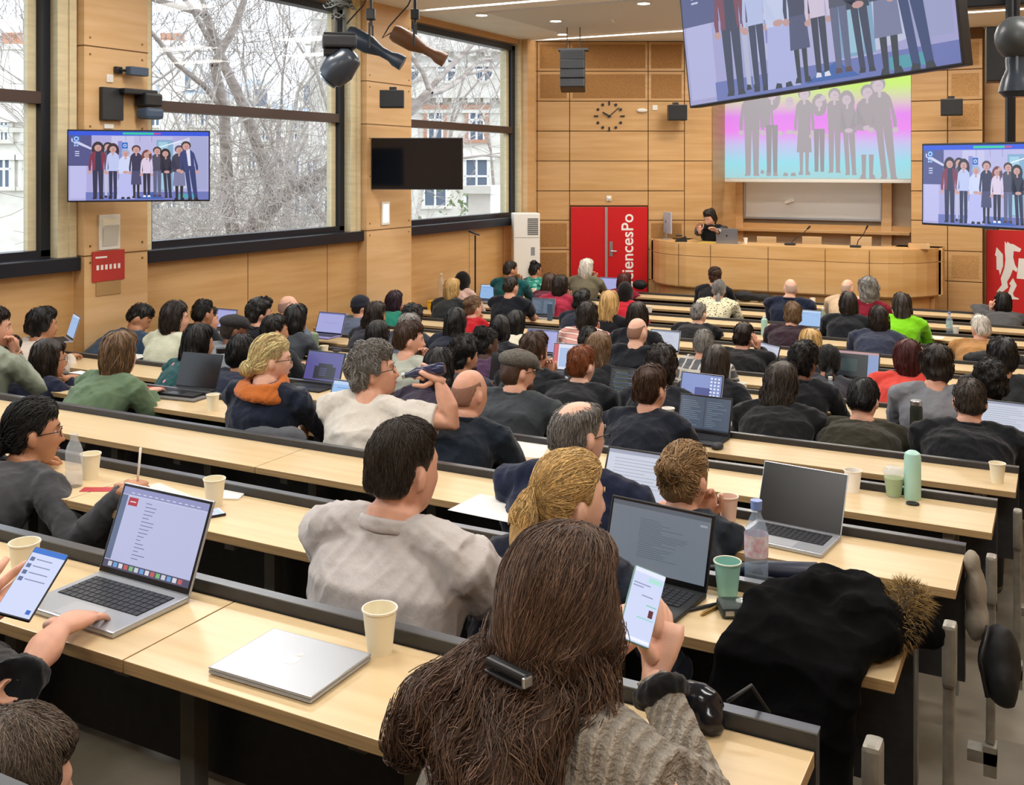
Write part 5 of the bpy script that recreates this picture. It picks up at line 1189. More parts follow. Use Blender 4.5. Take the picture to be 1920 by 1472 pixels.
    if amp: folds(me, amp[0], amp[1], sd, kind in ('hijab',))
    me.shade_smooth()
    if nm == 'headscarf': me.materials.append(cloth(HAIRC[hc], .2))
    else: me.materials.append(mats[0] if kind not in ('bald', 'shaved') else mat('stubble_' + hc, tuple(.55 * a_ + .45 * b_ for a_, b_ in zip(hexc(HAIRC[hc]), hexc('c08a70'))), .7, var=.2, scale=(200, 200, 200)))
    o = bpy.data.objects.new(nm, me); COL.objects.link(o); o.parent = e
    if nm == 'hair' and kind not in ('bald', 'shaved', 'beanie', 'flatcap'):
        crown = A(0, -.02, .115)
        if F == 'down': fld = lambda p: (((p - crown).normalized() * .55 + G) if p.z > hd.z + .02 else G + Vector((0, -.1, 0)))
        elif F == 'tie': fld = lambda p: ((tie - p).normalized() if (tie - p).length > .05 else G * .9 + (p - tie).normalized() * .5)
        else: fld = lambda p: (p - crown).normalized() + G * .35
        n = int((2600 if Yd < 3.2 else (700 if Yd < 5.5 else (320 if Yd < 8.5 else 150))) * dens); wd = .0007 if Yd < 2 else (.0009 if Yd < 3.2 else (.0018 if Yd < 5.5 else (.003 if Yd < 8.5 else .0042)))
        hmid = HM.inverted(); thr = .2
        def reg(v, thr=thr): 
            loc = v - np.array(hd[:]); R = np.array(R3.inverted()); l = loc @ R.T; return ((l[:, 2] > .05) | (l[:, 1] < .03)) if F == 'down' else ((l[:, 2] > .055) | ((l[:, 1] < -.03) & (l[:, 2] > -.025)))
        sq = strands(me, n, K, step, fld, wd, sd, noise_a=.22, lift=.006 if Yd < 3.5 else .009, curl=curl, region=reg)
        if sq.v: tag(sq.build('loose_strands', mats, o, smooth=True), kind='stuff')
    if kind == 'flatcap':
        q = MB(); M = HM @ T(0, 0, .062) @ Rx(-.12); cm = mat('tweed_' + str(sd), st[1] if len(st) > 1 else '4a4640', .95, var=.35, scale=(90, 90, 90), bump=.4)
        q.ball(M @ Vector((0, -.0, .012)), (.1, .122, .058), 20, M.to_3x3()); q.ball(M @ Vector((0, .045, -.0)), (.09, .088, .03), 18, M.to_3x3()); q.tube([M @ Vector((.0, .06, -.022)), M @ Vector((0, .125, -.03)), M @ Vector((0, .16, -.04))], [(.075, .012), (.068, .011), (.04, .006)], 14); q.ball(M @ Vector((0, 0, .07)), .008, 8)
        m_ = fuse(q, max(vx * .9, .0055), 3); folds(m_, .003, 50, sd); m_.materials.append(cm); m_.shade_smooth(); co = bpy.data.objects.new('flat_cap', m_); COL.objects.link(co); co.parent = e
    if kind == 'beanie':
        q = MB(); q.ball(HM @ Vector((0, -.012, .05)), (.09, .108, .095), 20, HM.to_3x3()); q.tube([HM @ Vector((.089 * math.sin(a), .1 * math.cos(a) - .012, .03 + .012 * math.cos(a))) for a in [2 * PI * k / 20 for k in range(21)]], .014, 8, caps=False)
        m_ = fuse(q, max(vx * .9, .0055), 2); folds(m_, .004, 70, sd); m_.materials.append(cloth(st[1] if len(st) > 1 else '262a33')); m_.shade_smooth(); co = bpy.data.objects.new('beanie', m_); COL.objects.link(co); co.parent = e
def px(x, y, Y): return PY(x, y, Y)
import time; _t0=time.time()
def cast():
    P_ = person
    # ---------- near people
    P_(755, 781, 0, 'man with cropped dark hair in a pale grey shirt, seen from behind, centre foreground', 'crop', 'sp', 'l', 'b9b3b0', 1.16, 'desk', neck='collar', hyaw=-.25, dens=2.2, yaw=-.05, sleeves=True)
    P_(1055, 846, 0, 'woman with thick blonde ponytail in dark top, just behind the long-haired woman', 'pony', 'bl', 'f', '1c2130', .95, 'desk', hyaw=-.62, neck='jacket', dens=1.6, extra='face')
    P_(1278, 829, 1, 'woman with messy light brown bun and hair clip in dark jacket', 'bun', 'db', 'l', '1d222b', .98, 'chinr', hyaw=-.2, dens=1.4, neck='jacket')
    P_(1078, 745, 1, 'greying man with glasses in a thick navy fleece, behind the blonde ponytail', 'balding', 'gr', 'f', '151c33', 1.16, 'desk', hyaw=-.5, neck='fleece', gl=True, dens=2)
    P_(45, 746, 0, 'woman with black bun and glasses in grey blazer, writing at the left edge', 'lowbun', 'blk', 'm', '3d3d40', 1.05, 'type', hyaw=-.55, gl=True, dens=1.2, extra='face', neck='jacket', arms={1: dict(w=px(236, 920, 3.5), d=px(262, 903, 3.6) - px(236, 920, 3.5), n=Vector((-.3, .3, -1)), curl=.8)})
    # ---------- third and fourth rows
    P_(875, 687, 2, 'bald man in a dark navy jacket next to the man drinking', 'bald', 'sp', 'l', '161f2a', 1.08, 'desk', hyaw=-.25, neck='jacket')
    P_(507, 626, 2, 'woman with pinned blond hair and orange scarf, typing on a laptop', 'lowbun', 'pb', 'f', '131a2b', 1.08, 'type', hyaw=-.7, gl=True, extra='face', dens=1.5)
    P_(219, 625, 2, 'woman with blond bob in a moss green sweater', 'bob', 'lb', 'f', '5d7257', 1.08, 'desk', hyaw=-.1, dens=1.5, neck='turtle')
    P_(85, 637, 2, 'woman with long black hair in navy top, left of the green sweater', 'verylong', 'dk', 'm', '1b2036', .98, 'desk', hyaw=-.35, gl=True)
    P_(3, 631, 2, 'woman with glasses in olive patterned top, cut by the left edge', 'mid', 'dk', 'l', '55584a', .95, 'desk', hyaw=-.6, gl=True, pat='dots', extra='face')
    P_(-14, 575, 2, 'man in beige green sweater with clasped hands, cut by the left edge', 'short', 'dk', 'l', '8c9384', 1.0, 'chinb', hyaw=-.6, extra='face')
    P_(75, 578, 3, 'man with thick dark hair in a cream sweater near the left edge', 'mid', 'blk', 'm', 'c9bcae', 1.05, 'desk', hyaw=-.4)
    P_(222, 573, 4, 'man in a blue sweater hunched low over his desk by the pier', 'short', 'blk', 'm', '2e4258', 1.12, 'desk', hyaw=-.9, hpitch=-.55, minlean=.95, extra='face', voff=.02)
    P_(368, 610, 3, 'woman with long straight black hair in teal heart-print shirt', 'verylong', 'blk', 'm', '1f4a4c', .95, 'desk', pat='hearts', hyaw=-.35)
    P_(450, 630, 3, 'person with thick black hair in navy top behind the glass jar', 'mid', 'blk', 'm', '1e2436', 1.0, 'desk', hyaw=-.2)
    P_(820, 652, 3, 'woman with black braids in dark purple hoodie, right of the drinking man', 'braids', 'blk', 'k', '2b2232', 1.05, 'desk', neck='hood', hyaw=-.1)
    P_(968, 653, 3, 'bearded man in grey tweed flat cap and charcoal sweater', 'flatcap+57534c', 'br', 'l', '33373b', 1.2, 'desk', hyaw=-.6, gl=True, neck='turtle', beard=True)
    P_(1217, 685, 3, 'man with neat brown hair and glasses in a black crew sweater', 'short', 'br', 'l', '171b26', 1.02, 'desk', hyaw=-.3, gl=True, dens=1.5)
    P_(325, 567, 4, 'person with wavy dark hair in a cream sweater, left of centre', 'bobw', 'dk', 'l', 'c4c5ad', 1.05, 'desk', hyaw=-.7, extra='face')
    P_(435, 588, 4, 'woman in a dark flat beret and grey sweater', 'flatcap+2c2a2c', 'dk', 'd', '777b80', 1.05, 'desk', hyaw=-.55)
    P_(512, 590, 4, 'man with flat dark hair and beard, behind the blond woman', 'short', 'blk', 'm', '1f2226', 1.0, 'desk', hyaw=-.55, beard=True)
    P_(385, 574, 5, 'woman with dark hair held by a large clip', 'updo', 'dk', 'l', '3a3440', .92, 'desk', hyaw=-.6)
    P_(378, 562, 6, 'person with short black hair half hidden behind the clipped hair', 'short', 'blk', 'm', '2b2d33', .95, 'desk')
    P_(485, 561, 5, 'man with dark quiff in a black top', 'curly', 'blk', 'l', '14171f', 1.0, 'desk', hyaw=-.6, neck='jacket')
    P_(538, 551, 6, 'bald man with glasses in grey-blue shirt by the blue crate', 'bald', 'gr', 'f', '6c7c88', 1.02, 'desk', hyaw=-.6, gl=True, neck='collar')
    P_(553, 573, 5, 'woman with dark straight bob in grey sweater at the lavender laptop', 'bob', 'blk', 'm', '3b3f46', .98, 'type', hyaw=-.2)
    P_(767, 602, 4, 'bearded man with brown hair in light grey sweater, hand at mouth', 'short', 'br', 'l', 'a7aa9e', 1.05, 'chinr', hyaw=-.85, beard=True, extra='face', dens=1.4)
    P_(867, 634, 4, 'man with tight black curls in front of the purple sweater', 'curly', 'blk', 'm', '3a3a44', 1.0, 'desk', hyaw=-.5, beard=True)
    P_(1000, 625, 4, 'man with tousled brown hair in black shirt, hand at chin', 'mid', 'br', 'l', '15171b', 1.05, 'chinr', hyaw=-.35, voff=.32)
    P_(1088, 649, 4, 'ginger man in a black jacket typing on a laptop', 'short', 'gi', 'f', '16181c', 1.12, 'type', hyaw=-.25, neck='jacket', dens=1.4)
    P_(1240, 652, 4, 'person with brown hair in black, beside the blue desktop laptop', 'curly', 'dk', 'l', '191b22', 1.0, 'desk')
    P_(1465, 681, 4, 'woman with shoulder-length greying brown hair in black cardigan', 'longw', 'sp', 'l', '121315', 1.12, 'desk', hyaw=-.45, gl=True, dens=1.4)
    P_(1617, 711, 4, 'person with wet black hair bent forward in olive brown sweater', 'short', 'blk', 'l', '29261a', 1.25, 'desk', hpitch=-.35, hyaw=-.1, neck='collar', dens=1.4, minlean=.4)
    P_(1818, 709, 4, 'man with shaved sides in a black jacket, largest figure at right', 'crop', 'sp', 'l', '0d0f14', 1.2, 'desk', neck='jacket', hyaw=.05, dens=1.4)
    P_(910, 616, 5, 'woman with afro puff and gold hoop earrings in purple sweater', 'puff', 'blk', 'k', '432a44', .98, 'desk', hyaw=-.55)
    P_(1120, 625, 5, 'woman with long wavy light brown hair in black, typing', 'longw', 'lb', 'l', '15161a', .98, 'type', hyaw=-.3)
    P_(705, 602, 5, 'person with long smooth black hair behind the grey curly man', 'verylong', 'blk', 'm', '1e2026', .95, 'desk')
    P_(765, 590, 5, 'person with wavy grey hair behind the bearded man', 'bobw', 'gr', 'l', '4a4f60', .95, 'desk')
    P_(1318, 616, 6, 'man with cropped greying hair in a grey plaid shirt', 'crop', 'gr', 'l', '53565c', 1.08, 'desk', pat='plaid', neck='collar')
    P_(1340, 649, 5, 'woman with long straight brown hair in black blouse, elbow out', 'long', 'sp', 'l', '121317', 1.0, 'lap', hyaw=.1)
    P_(1505, 645, 5, 'person with short black curls in black jacket beside the ponytail', 'curly', 'blk', 'd', '121317', 1.0, 'desk', neck='jacket', hyaw=-.3)
    P_(1552, 647, 6, 'woman with smooth dark low ponytail in grey top', 'lowpony', 'blk', 'm', '3a3b42', .92, 'desk')
    P_(1755, 648, 5, 'person with thick dark brown hair in a pale grey sweater', 'mid', 'dk', 'l', '7b7d83', 1.1, 'desk')
    P_(1855, 681, 5, 'person with black curls in a dark green sweater at right', 'curly', 'blk', 'm', '10201f', 1.08, 'desk', neck='turtle')
    P_(1880, 636, 6, 'person with dark hair in charcoal wool by the right edge', 'mid', 'blk', 'm', '2a2c2d', 1.1, 'desk')
    P_(702, 567, 6, 'woman with very long dark curly hair', 'longw', 'dk', 'm', '2a2a33', .98, 'desk', hyaw=-.4)
    P_(772, 573, 6, 'person with short fluffy black curls near the wall', 'curly', 'blk', 'm', '3b3c44', .98, 'desk')
    P_(675, 553, 7, 'man with dark beanie and glasses in grey-blue shirt', 'beanie+222530', 'dk', 'l', '535d70', 1.05, 'desk', hyaw=-.6, gl=True)
    P_(738, 546, 8, 'woman with dark plum hair in a green teal sweater', 'bob', 'pu', 'l', '1f7a66', .98, 'chinr', hyaw=-.3)
    P_(853, 578, 6, 'woman with long black hair in navy, left of the red top', 'verylong', 'blk', 'm', '1b2030', .98, 'desk')
    P_(886, 556, 8, 'woman with sandy messy bun in a bright red top', 'updo', 'lb', 'f', 'a81420', .92, 'chinl', hyaw=-.4)
    P_(935, 591, 6, 'woman with gathered black braids in a black top', 'braids', 'blk', 'k', '14151a', 1.05, 'desk')
    P_(965, 583, 7, 'woman with straight black hair in a cream top', 'long', 'blk', 'm', 'd2cdb8', .85, 'desk')
    P_(847, 523, 9, 'woman with wavy blond bob in dark grey top', 'bobw', 'bl', 'l', '26292b', 1.02, 'desk')
    P_(868, 508, 10, 'woman in dark headwear and pale pink top by the side table', 'hijab', 'blk', 'l', 'c9a9a0', .9, 'desk')
    P_(957, 489, 12, 'man with short hair in a teal sweater, hand at mouth, by the wall', 'crop', 'dk', 'm', '0f4f52', 1.15, 'chinr', hyaw=-.6, neck='collar')
    P_(1003, 491, 12, 'woman with black bun in green leafy patterned top', 'topbun', 'blk', 'm', '2d8a7a', .98, 'desk', pat='print', hyaw=-.5, gl=True)
    P_(958, 517, 9, 'man with short hair in a black t-shirt with colourful back print', 'crop', 'dk', 'l', '12161f', 1.15, 'type', sleeves=False, hyaw=-.2)
    P_(1030, 513, 11, 'woman with long brown hair in burgundy top', 'long', 'br', 'l', '5f1d33', .95, 'desk')
    P_(1050, 517, 10, 'woman with wavy dark hair in a raspberry red sweater', 'bobw', 'dk', 'l', '9c2840', 1.08, 'chinr')
    P_(1100, 486, 12, 'woman with platinum straight hair in khaki jacket by the red door', 'bob', 'wh', 'l', '6a6450', 1.1, 'chinr')
    P_(1170, 513, 12, 'woman with reddish hair in burgundy, bent forward by the door', 'bob', 'rb', 'l', '7a1830', .98, 'desk', minlean=.5)
    P_(1090, 546, 9, 'person with dark curls in navy sweater', 'curly', 'blk', 'l', '181d2b', 1.0, 'desk', hyaw=-.4)
    P_(1100, 567, 7, 'woman with wavy dark hair in pink and red striped jumper', 'bobw', 'dk', 'l', 'd29a90', 1.08, 'chinr', pat='stripe')
    P_(1101, 612, 6, 'person with short black hair in a pale blue shirt', 'short', 'blk', 'm', 'a9b4cc', .9, 'desk')
    P_(1142, 546, 8, 'woman with very long golden blond hair in black', 'verylong', 'bl', 'f', '14151a', 1.0, 'desk')
    P_(1172, 527, 10, 'woman in black headscarf with red and white top', 'hijab', 'blk', 'm', 'b01c2c', .92, 'desk')
    P_(1195, 568, 7, 'woman with smooth dark brown hair behind the bald man in black', 'bob', 'dk', 'l', '191a20', 1.0, 'desk')
    P_(1194, 592, 6, 'bald man with beard and glasses in black t-shirt', 'bald', 'sp', 'f', '14171e', 1.1, 'desk', sleeves=True, hyaw=-.2, beard=True)
    P_(1340, 501, 12, 'woman with brown updo in black, front row before the podium', 'updo', 'br', 'l', '101116', 1.0, 'desk')
    P_(1347, 524, 11, 'woman with grey plait in cream spotted blouse', 'lowpony', 'gr', 'l', 'd6cfae', 1.08, 'desk', pat='dots')
    P_(1482, 520, 11, 'bald man in a navy sweater, facing the podium', 'bald', 'lg', 'f', '161e33', 1.22, 'desk', neck='collar', yaw=-.02)
    P_(1589, 521, 12, 'balding man in beige shirt, front row', 'bald', 'lg', 'f', 'c2a788', 1.08, 'desk', hyaw=-.4)
    P_(1628, 525, 11, 'woman with big grey curly hair in dark red top', 'bigcurly', 'gr', 'l', '7a1428', 1.02, 'desk')
    P_(1590, 549, 10, 'woman with black bob in a black jacket, right of the navy sweater', 'bob', 'dk', 'l', '13161c', 1.1, 'desk', neck='jacket')
    P_(1690, 550, 10, 'woman with long brown hair in a bright lime green blouse', 'long', 'sp', 'l', '7fd01c', 1.08, 'desk')
    P_(1880, 549, 12, 'person with black hair in grey top, arm raised to the head, far right', 'bob', 'blk', 'l', '4a4a4c', 1.1, 'templel', hyaw=.2, minlean=.5)
    P_(1309, 567, 9, 'greying balding man in a black jacket with collar', 'crop', 'gr', 'f', '101114', 1.15, 'desk', neck='jacket', hyaw=-.3)
    P_(1485, 568, 9, 'woman with short sandy hair in a dark plum jacket', 'mid', 'lb', 'l', '2c1a24', 1.12, 'desk', neck='jacket')
    P_(1647, 575, 9, 'woman with brown bob in a slate grey sweater', 'bob', 'dk', 'l', '33384a', 1.12, 'desk')
    P_(1838, 591, 9, 'white-haired man in a camel coloured jacket', 'short', 'wh', 'l', 'a87a48', 1.12, 'desk', neck='jacket')
    P_(1393, 605, 7, 'man in black coat leaning his temple on his hand', 'short', 'dk', 'l', '101012', 1.22, 'templer', hyaw=-.15, neck='jacket')
    P_(1518, 618, 7, 'woman with blond straight hair behind the black curls', 'long', 'bl', 'f', '1d1d22', .95, 'desk')
    P_(1702, 639, 6, 'woman with dark red hair in a coral red jacket', 'bob', 'rb', 'l', 'd2453a', 1.1, 'desk', neck='turtle')
    # ---------- foreground woman with long hair, holding a phone
    w = px(1228, 1262, 1.83); cx_ = Vector((cT, sT, 0)); cy_ = Vector((-sT, cT, 0))
    W_ = person(1046, 984, -1, 'woman with long wavy brown hair in grey knit sweater, holding up a phone', 'none', 'br', 'f', 'a39a8c', .97, 'desk', yaw=-.12, hyaw=-.18, neck='crew', pat='rib', minlean=.2, hs=.93,
           arms={1: dict(e=px(1312, 1500, 1.68), w=w, d=px(1248, 1150, 1.87) - w, n=cx_ * -1 + cy_ * .75, curl=.5, thumb=.8), -1: dict(w=px(1105, 1235, 1.88), d=px(1160, 1165, 1.92) - px(1105, 1235, 1.88), n=cx_ * .8 + cy_ * .4, curl=.2, pole=Vector((-.6, 0, -1)))})
    fg_hair(*W_)
    sc = MB(); d = (w - px(1312, 1500, 1.68)).normalized()
    Mi = (W_[0].matrix_basis).inverted(); c = Mi @ (w - d * .035); dl = (Mi.to_3x3() @ d).normalized(); a = dl.orthogonal().normalized(); bb = dl.cross(a)
    sc.tube([c + (a * math.cos(t) + bb * math.sin(t)) * .033 for t in [2 * PI * k / 16 for k in range(17)]], .019, 8, caps=False); m_ = fuse(sc, .005, 1); folds(m_, .009, 160, 3, False); m_.materials.append(cloth('0e0d0f')); m_.shade_smooth(); so = bpy.data.objects.new('hair_scrunchie', m_); COL.objects.link(so); so.parent = W_[0]
    # ---------- man drinking from a bottle
    wr = px(822, 712, 4.72)
    DR = person(702, 646, 2, 'grey curly-haired man in a white t-shirt drinking from a bottle', 'curly', 'gr', 'l', 'cfc9bf', 1.18, 'desk', hyaw=-1.0, hpitch=.22, gl=True, sleeves=False, extra='face', dens=2, beard=False,
           arms={1: dict(e=px(850, 790, 4.70), w=wr, d=px(785, 692, 4.74) - wr, n=px(790, 712, 4.9) - px(795, 680, 4.6), curl=.75)})
    # ---------- typing person cut by the lower left corner
    person(18, 1375, -2, 'hunched person with fuzzy light brown hair at the bottom left corner', 'mid', 'fz', 'l', '131418', 1.0, 'lap', hyaw=-.25, hpitch=-.1, dens=2.2, world=(.56, RZ(-1) - .50), minlean=.9, hs=.95)
    wr = px(112, 1180, 2.17)
    person(-260, 1010, -1, 'person in black sleeves out of frame, hands on a phone and the open silver laptop', 'short', 'dk', 'l', '131418', 1.1, 'desk', sleeves=.3,
           arms={1: dict(e=px(20, 1300, 1.92), w=wr, d=px(185, 1136, 2.32) - wr, n=Vector((0, 0, -1)), curl=.25), -1: dict(e=px(-160, 1230, 1.95), w=px(-30, 1160, 2.1), d=px(30, 1105, 2.2) - px(-30, 1160, 2.1), n=px(60, 1090, 2.2) - px(30, 1105, 2.2), curl=.5)})
    # ---------- lecturer
    hv = vF + .78
    wl_ = px(1313, 436, 14.55)
    e, HM, J = person(1332, 393, None, 'bearded lecturer with wavy dark hair in black hoodie, gesturing behind the podium', 'mid', 'dk', 'l', '101216', 1.05, 'desk', yaw=PI - .1, hyaw=-.25, hpitch=-.3, world=(hv, PV(1332, 393, hv).z - .80), neck='hood', extra='face', beard=True, minlean=.2,
           arms={-1: dict(w=px(1334, 436, 14.6), d=Vector((-.3, -.5, .5)), n=Vector((0, -.2, -1)), curl=.5), 1: dict(w=px(1312, 440, 14.55), d=Vector((-.1, -.2, 1)), n=Vector((.5, -.6, 0)), curl=.3)})
    e['group'] = 'people at the podium'; del e['group']
def fg_hair(e, HM, joints):
    sd = 901; q = MB(); A = lambda x, y, z: HM @ Vector((x, y, z)); mats = hair_mats('5f4839'); hd = HM.translation
    add_cap(q, HM, .012, side=-.06, nape=-.1, seed=sd, tt=.012, amp=.001); q.ball(A(0, -.03, -.02), (.084, .08, .088), 22, HM.to_3x3())
    p = A(0, -.055, -.06)
    q.tube([p, p + Vector((-.02, -.035, -.05)), p + Vector((-.035, -.06, -.11)), p + Vector((-.03, -.075, -.17)), p + Vector((-.01, -.075, -.215))], [(.075, .05), (.105, .055), (.125, .055), (.105, .045), (.05, .02)], 22)
    q.tube([p + Vector((-.05, .01, .0)), p + Vector((-.1, -.01, -.045)), p + Vector((-.16, -.03, -.09)), p + Vector((-.205, -.04, -.15))], [.03, .042, .045, .016], 14)
    q.tube([p + Vector((.06, .02, .02)), p + Vector((.075, .0, -.04)), p + Vector((.07, -.02, -.1)), p + Vector((.04, -.04, -.16))], [.03, .032, .03, .014], 14)
    me = fuse(q, .0045, 3); folds(me, .012, 34, sd, False); me.shade_smooth(); me.materials.append(mats[0]); o = bpy.data.objects.new('hair', me); COL.objects.link(o); o.parent = e
    crown = A(0, .02, .118); clipp = A(.02, -.122, -.022); G = Vector((0, 0, -1))
    def fld(p):
        if p.z > clipp.z + .01: return (clipp - p).normalized() * .8 + (p - crown).normalized() * .5 + G * .35
        return G + Vector((math.sin(p.z * 70 + p.x * 30) * .7 - .35 * (p.x < hd.x - .03), -.15, 0))
    for k, (n, K, stp, wd, cu, s2) in enumerate(((3600, 12, .014, .0007, .08, 11), (4200, 15, .013, .0008, .55, 12))):
        reg = (lambda v: v[:, 2] > clipp.z) if k == 0 else (lambda v: v[:, 2] <= clipp.z + .02)
        sq = strands(me, n, K, stp, fld, wd, s2, noise_a=.2, lift=.006 if k == 0 else .018, curl=cu, region=reg); tag(sq.build('loose_strands', mats, o, smooth=True), kind='stuff')
    q = MB(); cl = clipp + Vector((0, -.012, 0)); R = HM.to_3x3()
    M = T(cl) @ R.to_4x4(); q.bbox((-.04, -.008, -.006), (.04, .008, .006), .004, M); q.bbox((-.038, -.012, -.014), (.038, -.002, -.009), .002, M); q.mi = 1; q.bbox((.036, -.012, -.01), (.042, .004, .004), .0015, M)
    q.build('hair_clip', [BLACK, STEELM], e, smooth=False)
cast(); print("CAST", time.time()-_t0)
bpy.data.scenes.remove(TMP)
# ================================================================ things on the desks
def onrow(x, y, row=None):
    if row is None: p, i = desk_hit(x, y); return p
    return PZ(x, y, RZ(row))
PAPERC = mat('paper_cup', 'efe6cb', .6); PAPERW = mat('white_paper_cup', 'f2efe8', .6); TEAL = mat('teal_paper_cup', '93c9bd', .5); INNER = mat('cup_inside', 'f3ecd8', .6)
def cup(x, y, label, m=None, s=1.0, row=None, drink=None, lid=False):
    p = onrow(x, y, row); e = empty('paper_cup', p, random.uniform(0, 6), label, 'cup', 'paper cups on the desks'); h = .092 * s; r1 = .036 * s; r0 = .026 * s
    q = MB(); q.lathe([(r0 * .9, .004), (r0, 0), (r1, h), (r1 + .002, h + .001), (r1 + .002, h - .003)], 22, caps=False); q.lathe([(r0 * .98, .006), (r1 - .001, h)], 22, caps=False); q.lathe([(0.0001, .007), (r0, .007)], 22, caps=False); q.build('cup_wall', m or PAPERC, e, **SM())
    q = MB(); q.tube([((r1 + .0005) * math.cos(a), (r1 + .0005) * math.sin(a), h) for a in [2 * PI * k / 22 for k in range(23)]], .0018, 6, caps=False); q.build('rim', INNER, e, smooth=True)
    if drink: q = MB(); q.lathe([(.0001, h * .82), (r1 * .95, h * .82)], 20, caps=False); q.build('drink', mat('drink_' + drink, drink, .3), e)
    if lid: q = MB(); q.lathe([(r1 + .003, h - .004), (r1 + .003, h + .004), (r1 - .006, h + .01), (.001, h + .01)], 20, caps=False); q.build('lid', PAPERW, e, **SM())
    return e
for a in [(712, 1222, 'large cream paper cup beside the closed silver laptop'), (402, 948, 'cream paper cup beside the phone on the second desk, left'), (170, 897, 'cream paper cup near the clear bottle at the left'), (46, 1086, 'paper cup half hidden behind the phone at the left edge'),
          (399, 770, 'cream paper cup right of the black laptop on its felt sleeve'), (1870, 905, 'lone cream paper cup at the right end of its desk'), (1352, 778, 'small paper cup left of the greying brown-haired woman'), (608, 668, 'cream paper cup beside the small black dish')]: cup(*a)
cup(1599, 922, 'white paper cup holding chocolate-coloured drink, left of the matcha', PAPERW, drink='7a5238'); cup(1365, 978, 'pale pink paper cup by the bun woman with a stirrer', mat('pink_cup', 'e3c3b4', .6), 1.0)
e = cup(1364, 1116, 'teal paper cup next to the water bottle', TEAL, 1.0)
for a in [(1538, 757, 'white cup just left of the small water bottle'), (1661, 752, 'tall white lidded cup behind the olive sweater'), (1637, 714, 'white cup just left of the coral red jacket'), (1391, 742, 'pale green printed cup near the elbow of the long-haired woman'), (1253, 795, 'pale cup behind the dark open laptop with the mouse'),
          (1792, 628, 'white cup beside the teal-labelled bottle at right'), (1524, 572, 'white cup right of the navy sweater man'), (1218, 588, 'white cup left of the polka-dot blouse'), (1261, 642, 'cream cup right of the small open laptop'), (1030, 652, 'white cup beside the dark mouse, centre'), (1001, 553, 'white cup behind the t-shirt with a back print'), (1401, 0, '')]:
    if a[1]: cup(a[0], a[1], a[2], PAPERW, lid=('lidded' in a[2]))
p = PT(1398, 462, .3); e = cup(1500, 700, 'small white cup on the podium beside the grey laptop', PAPERW, .9); e.location = p
# matcha cup, flasks and bottles
CLEAR = mat('clear_plastic', 'dfe8ee', .08, alpha=.3, spec=.6); CLEARB = mat('bluish_clear_plastic', 'b9cfe6', .08, alpha=.28)
p = onrow(1676, 930); e = empty('matcha_cup', p, 0, 'clear plastic cup of green matcha with a lid, left of the mint flask', 'cup')
q = MB(); q.lathe([(.03, 0), (.043, .1)], 20); q.build('cup_wall', CLEAR, e, **SM()); q = MB(); q.lathe([(.029, .003), (.039, .078)], 20); q.build('drink', mat('matcha', '86a83a', .35), e, **SM()); q = MB(); q.lathe([(.045, .1), (.045, .105), (.034, .122), (.012, .126)], 20); q.build('lid', CLEAR, e, **SM())
def bottle(x, y, prof, label, m, cap=None, capm=None, name='bottle', label_band=None, row=None, grp=None):
    p = onrow(x, y, row); e = empty(name, p, 0, label, 'bottle', grp)
    q = MB(); q.lathe(prof, 20); q.build('body', m, e, **SM())
    if cap: q = MB(); q.lathe(cap, 16); q.build('cap', capm or WHITEP, e, **SM())
    if label_band: z0, z1, r, c = label_band; q = MB(); q.lathe([(r, z0), (r, z1)], 20, caps=False); q.build('paper_label', mat('label_' + c, c, .5, c2='e8ecf2', scale=(60, 60, 60)), e, **SM())
    return e
def flask(r, h): return [(r * .92, 0), (r, .006), (r, h * .86), (r * .9, h * .95), (r * .5, h)]
def pet(h, r): return [(r * .85, 0), (r, .008), (r, h * .3), (r * .92, h * .33), (r, h * .36), (r, h * .68), (r * .8, h * .78), (.013, h * .9), (.013, h)]
bottle(1711, 935, flask(.034, .20), 'tall mint green flask with a black carabiner at its foot', mat('mint_flask', 'abd6c8', .35))
p = onrow(1714, 940); o = MB(); o.tube([(.022 * math.cos(a), .015 * math.sin(a), .006) for a in [2 * PI * k / 14 for k in range(15)]], .005, 6, caps=False); o = o.build('carabiner', BLACK, smooth=True); o.location = p + Vector((.0, -.05, 0)); tag(o, 'black carabiner loop lying in front of the mint flask', 'carabiner')
bottle(1418, 1102, pet(.225, .032), 'clear water bottle with blue cap and pink label beside the teal cup', CLEARB, [(.015, .215), (.016, .24)], mat('blue_cap', '7d93cc', .4), label_band=(.09, .15, .0325, 'd9a3b0'))
bottle(1557, 764, pet(.20, .03), 'small water bottle with blue label in front of the black curls', CLEARB, [(.014, .19), (.015, .21)], WHITEP, label_band=(.09, .14, .0305, '6f8fc0'))
bottle(1600, 718, flask(.033, .19), 'white metal flask right of the dark ponytail', mat('white_flask', 'dcdcd8', .3))
bottle(1718, 812, flask(.036, .17), 'dark green thermos with steel lid beside the kraft pouch', mat('green_thermos', '1f2a24', .35), [(.034, .165), (.034, .19), (.03, .194)], STEELM)
bottle(1543, 613, pet(.21, .032), 'greenish water bottle right of the plum jacket', mat('green_clear', '9fb59f', .1, alpha=.6), [(.015, .2), (.016, .225)], WHITEP)
bottle(1433, 630, flask(.034, .19), 'mint bottle left of the plum jacket', mat('mint_pale', 'a9d2c4', .35), [(.016, .185), (.018, .21)], WHITEP)
bottle(1780, 627, pet(.23, .034), 'bottle with teal label near the camel jacket', CLEARB, [(.015, .22), (.016, .245)], mat('blue_cap', '7d93cc', .4), label_band=(.07, .15, .0345, '3fa0a8'))
bottle(415, 704, [(.045, 0), (.048, .01), (.048, .13), (.036, .16)], 'glass jar bottle with black lid beside the navy shoulder', CLEARB, [(.036, .16), (.038, .195)], BLACK, name='jar_bottle')
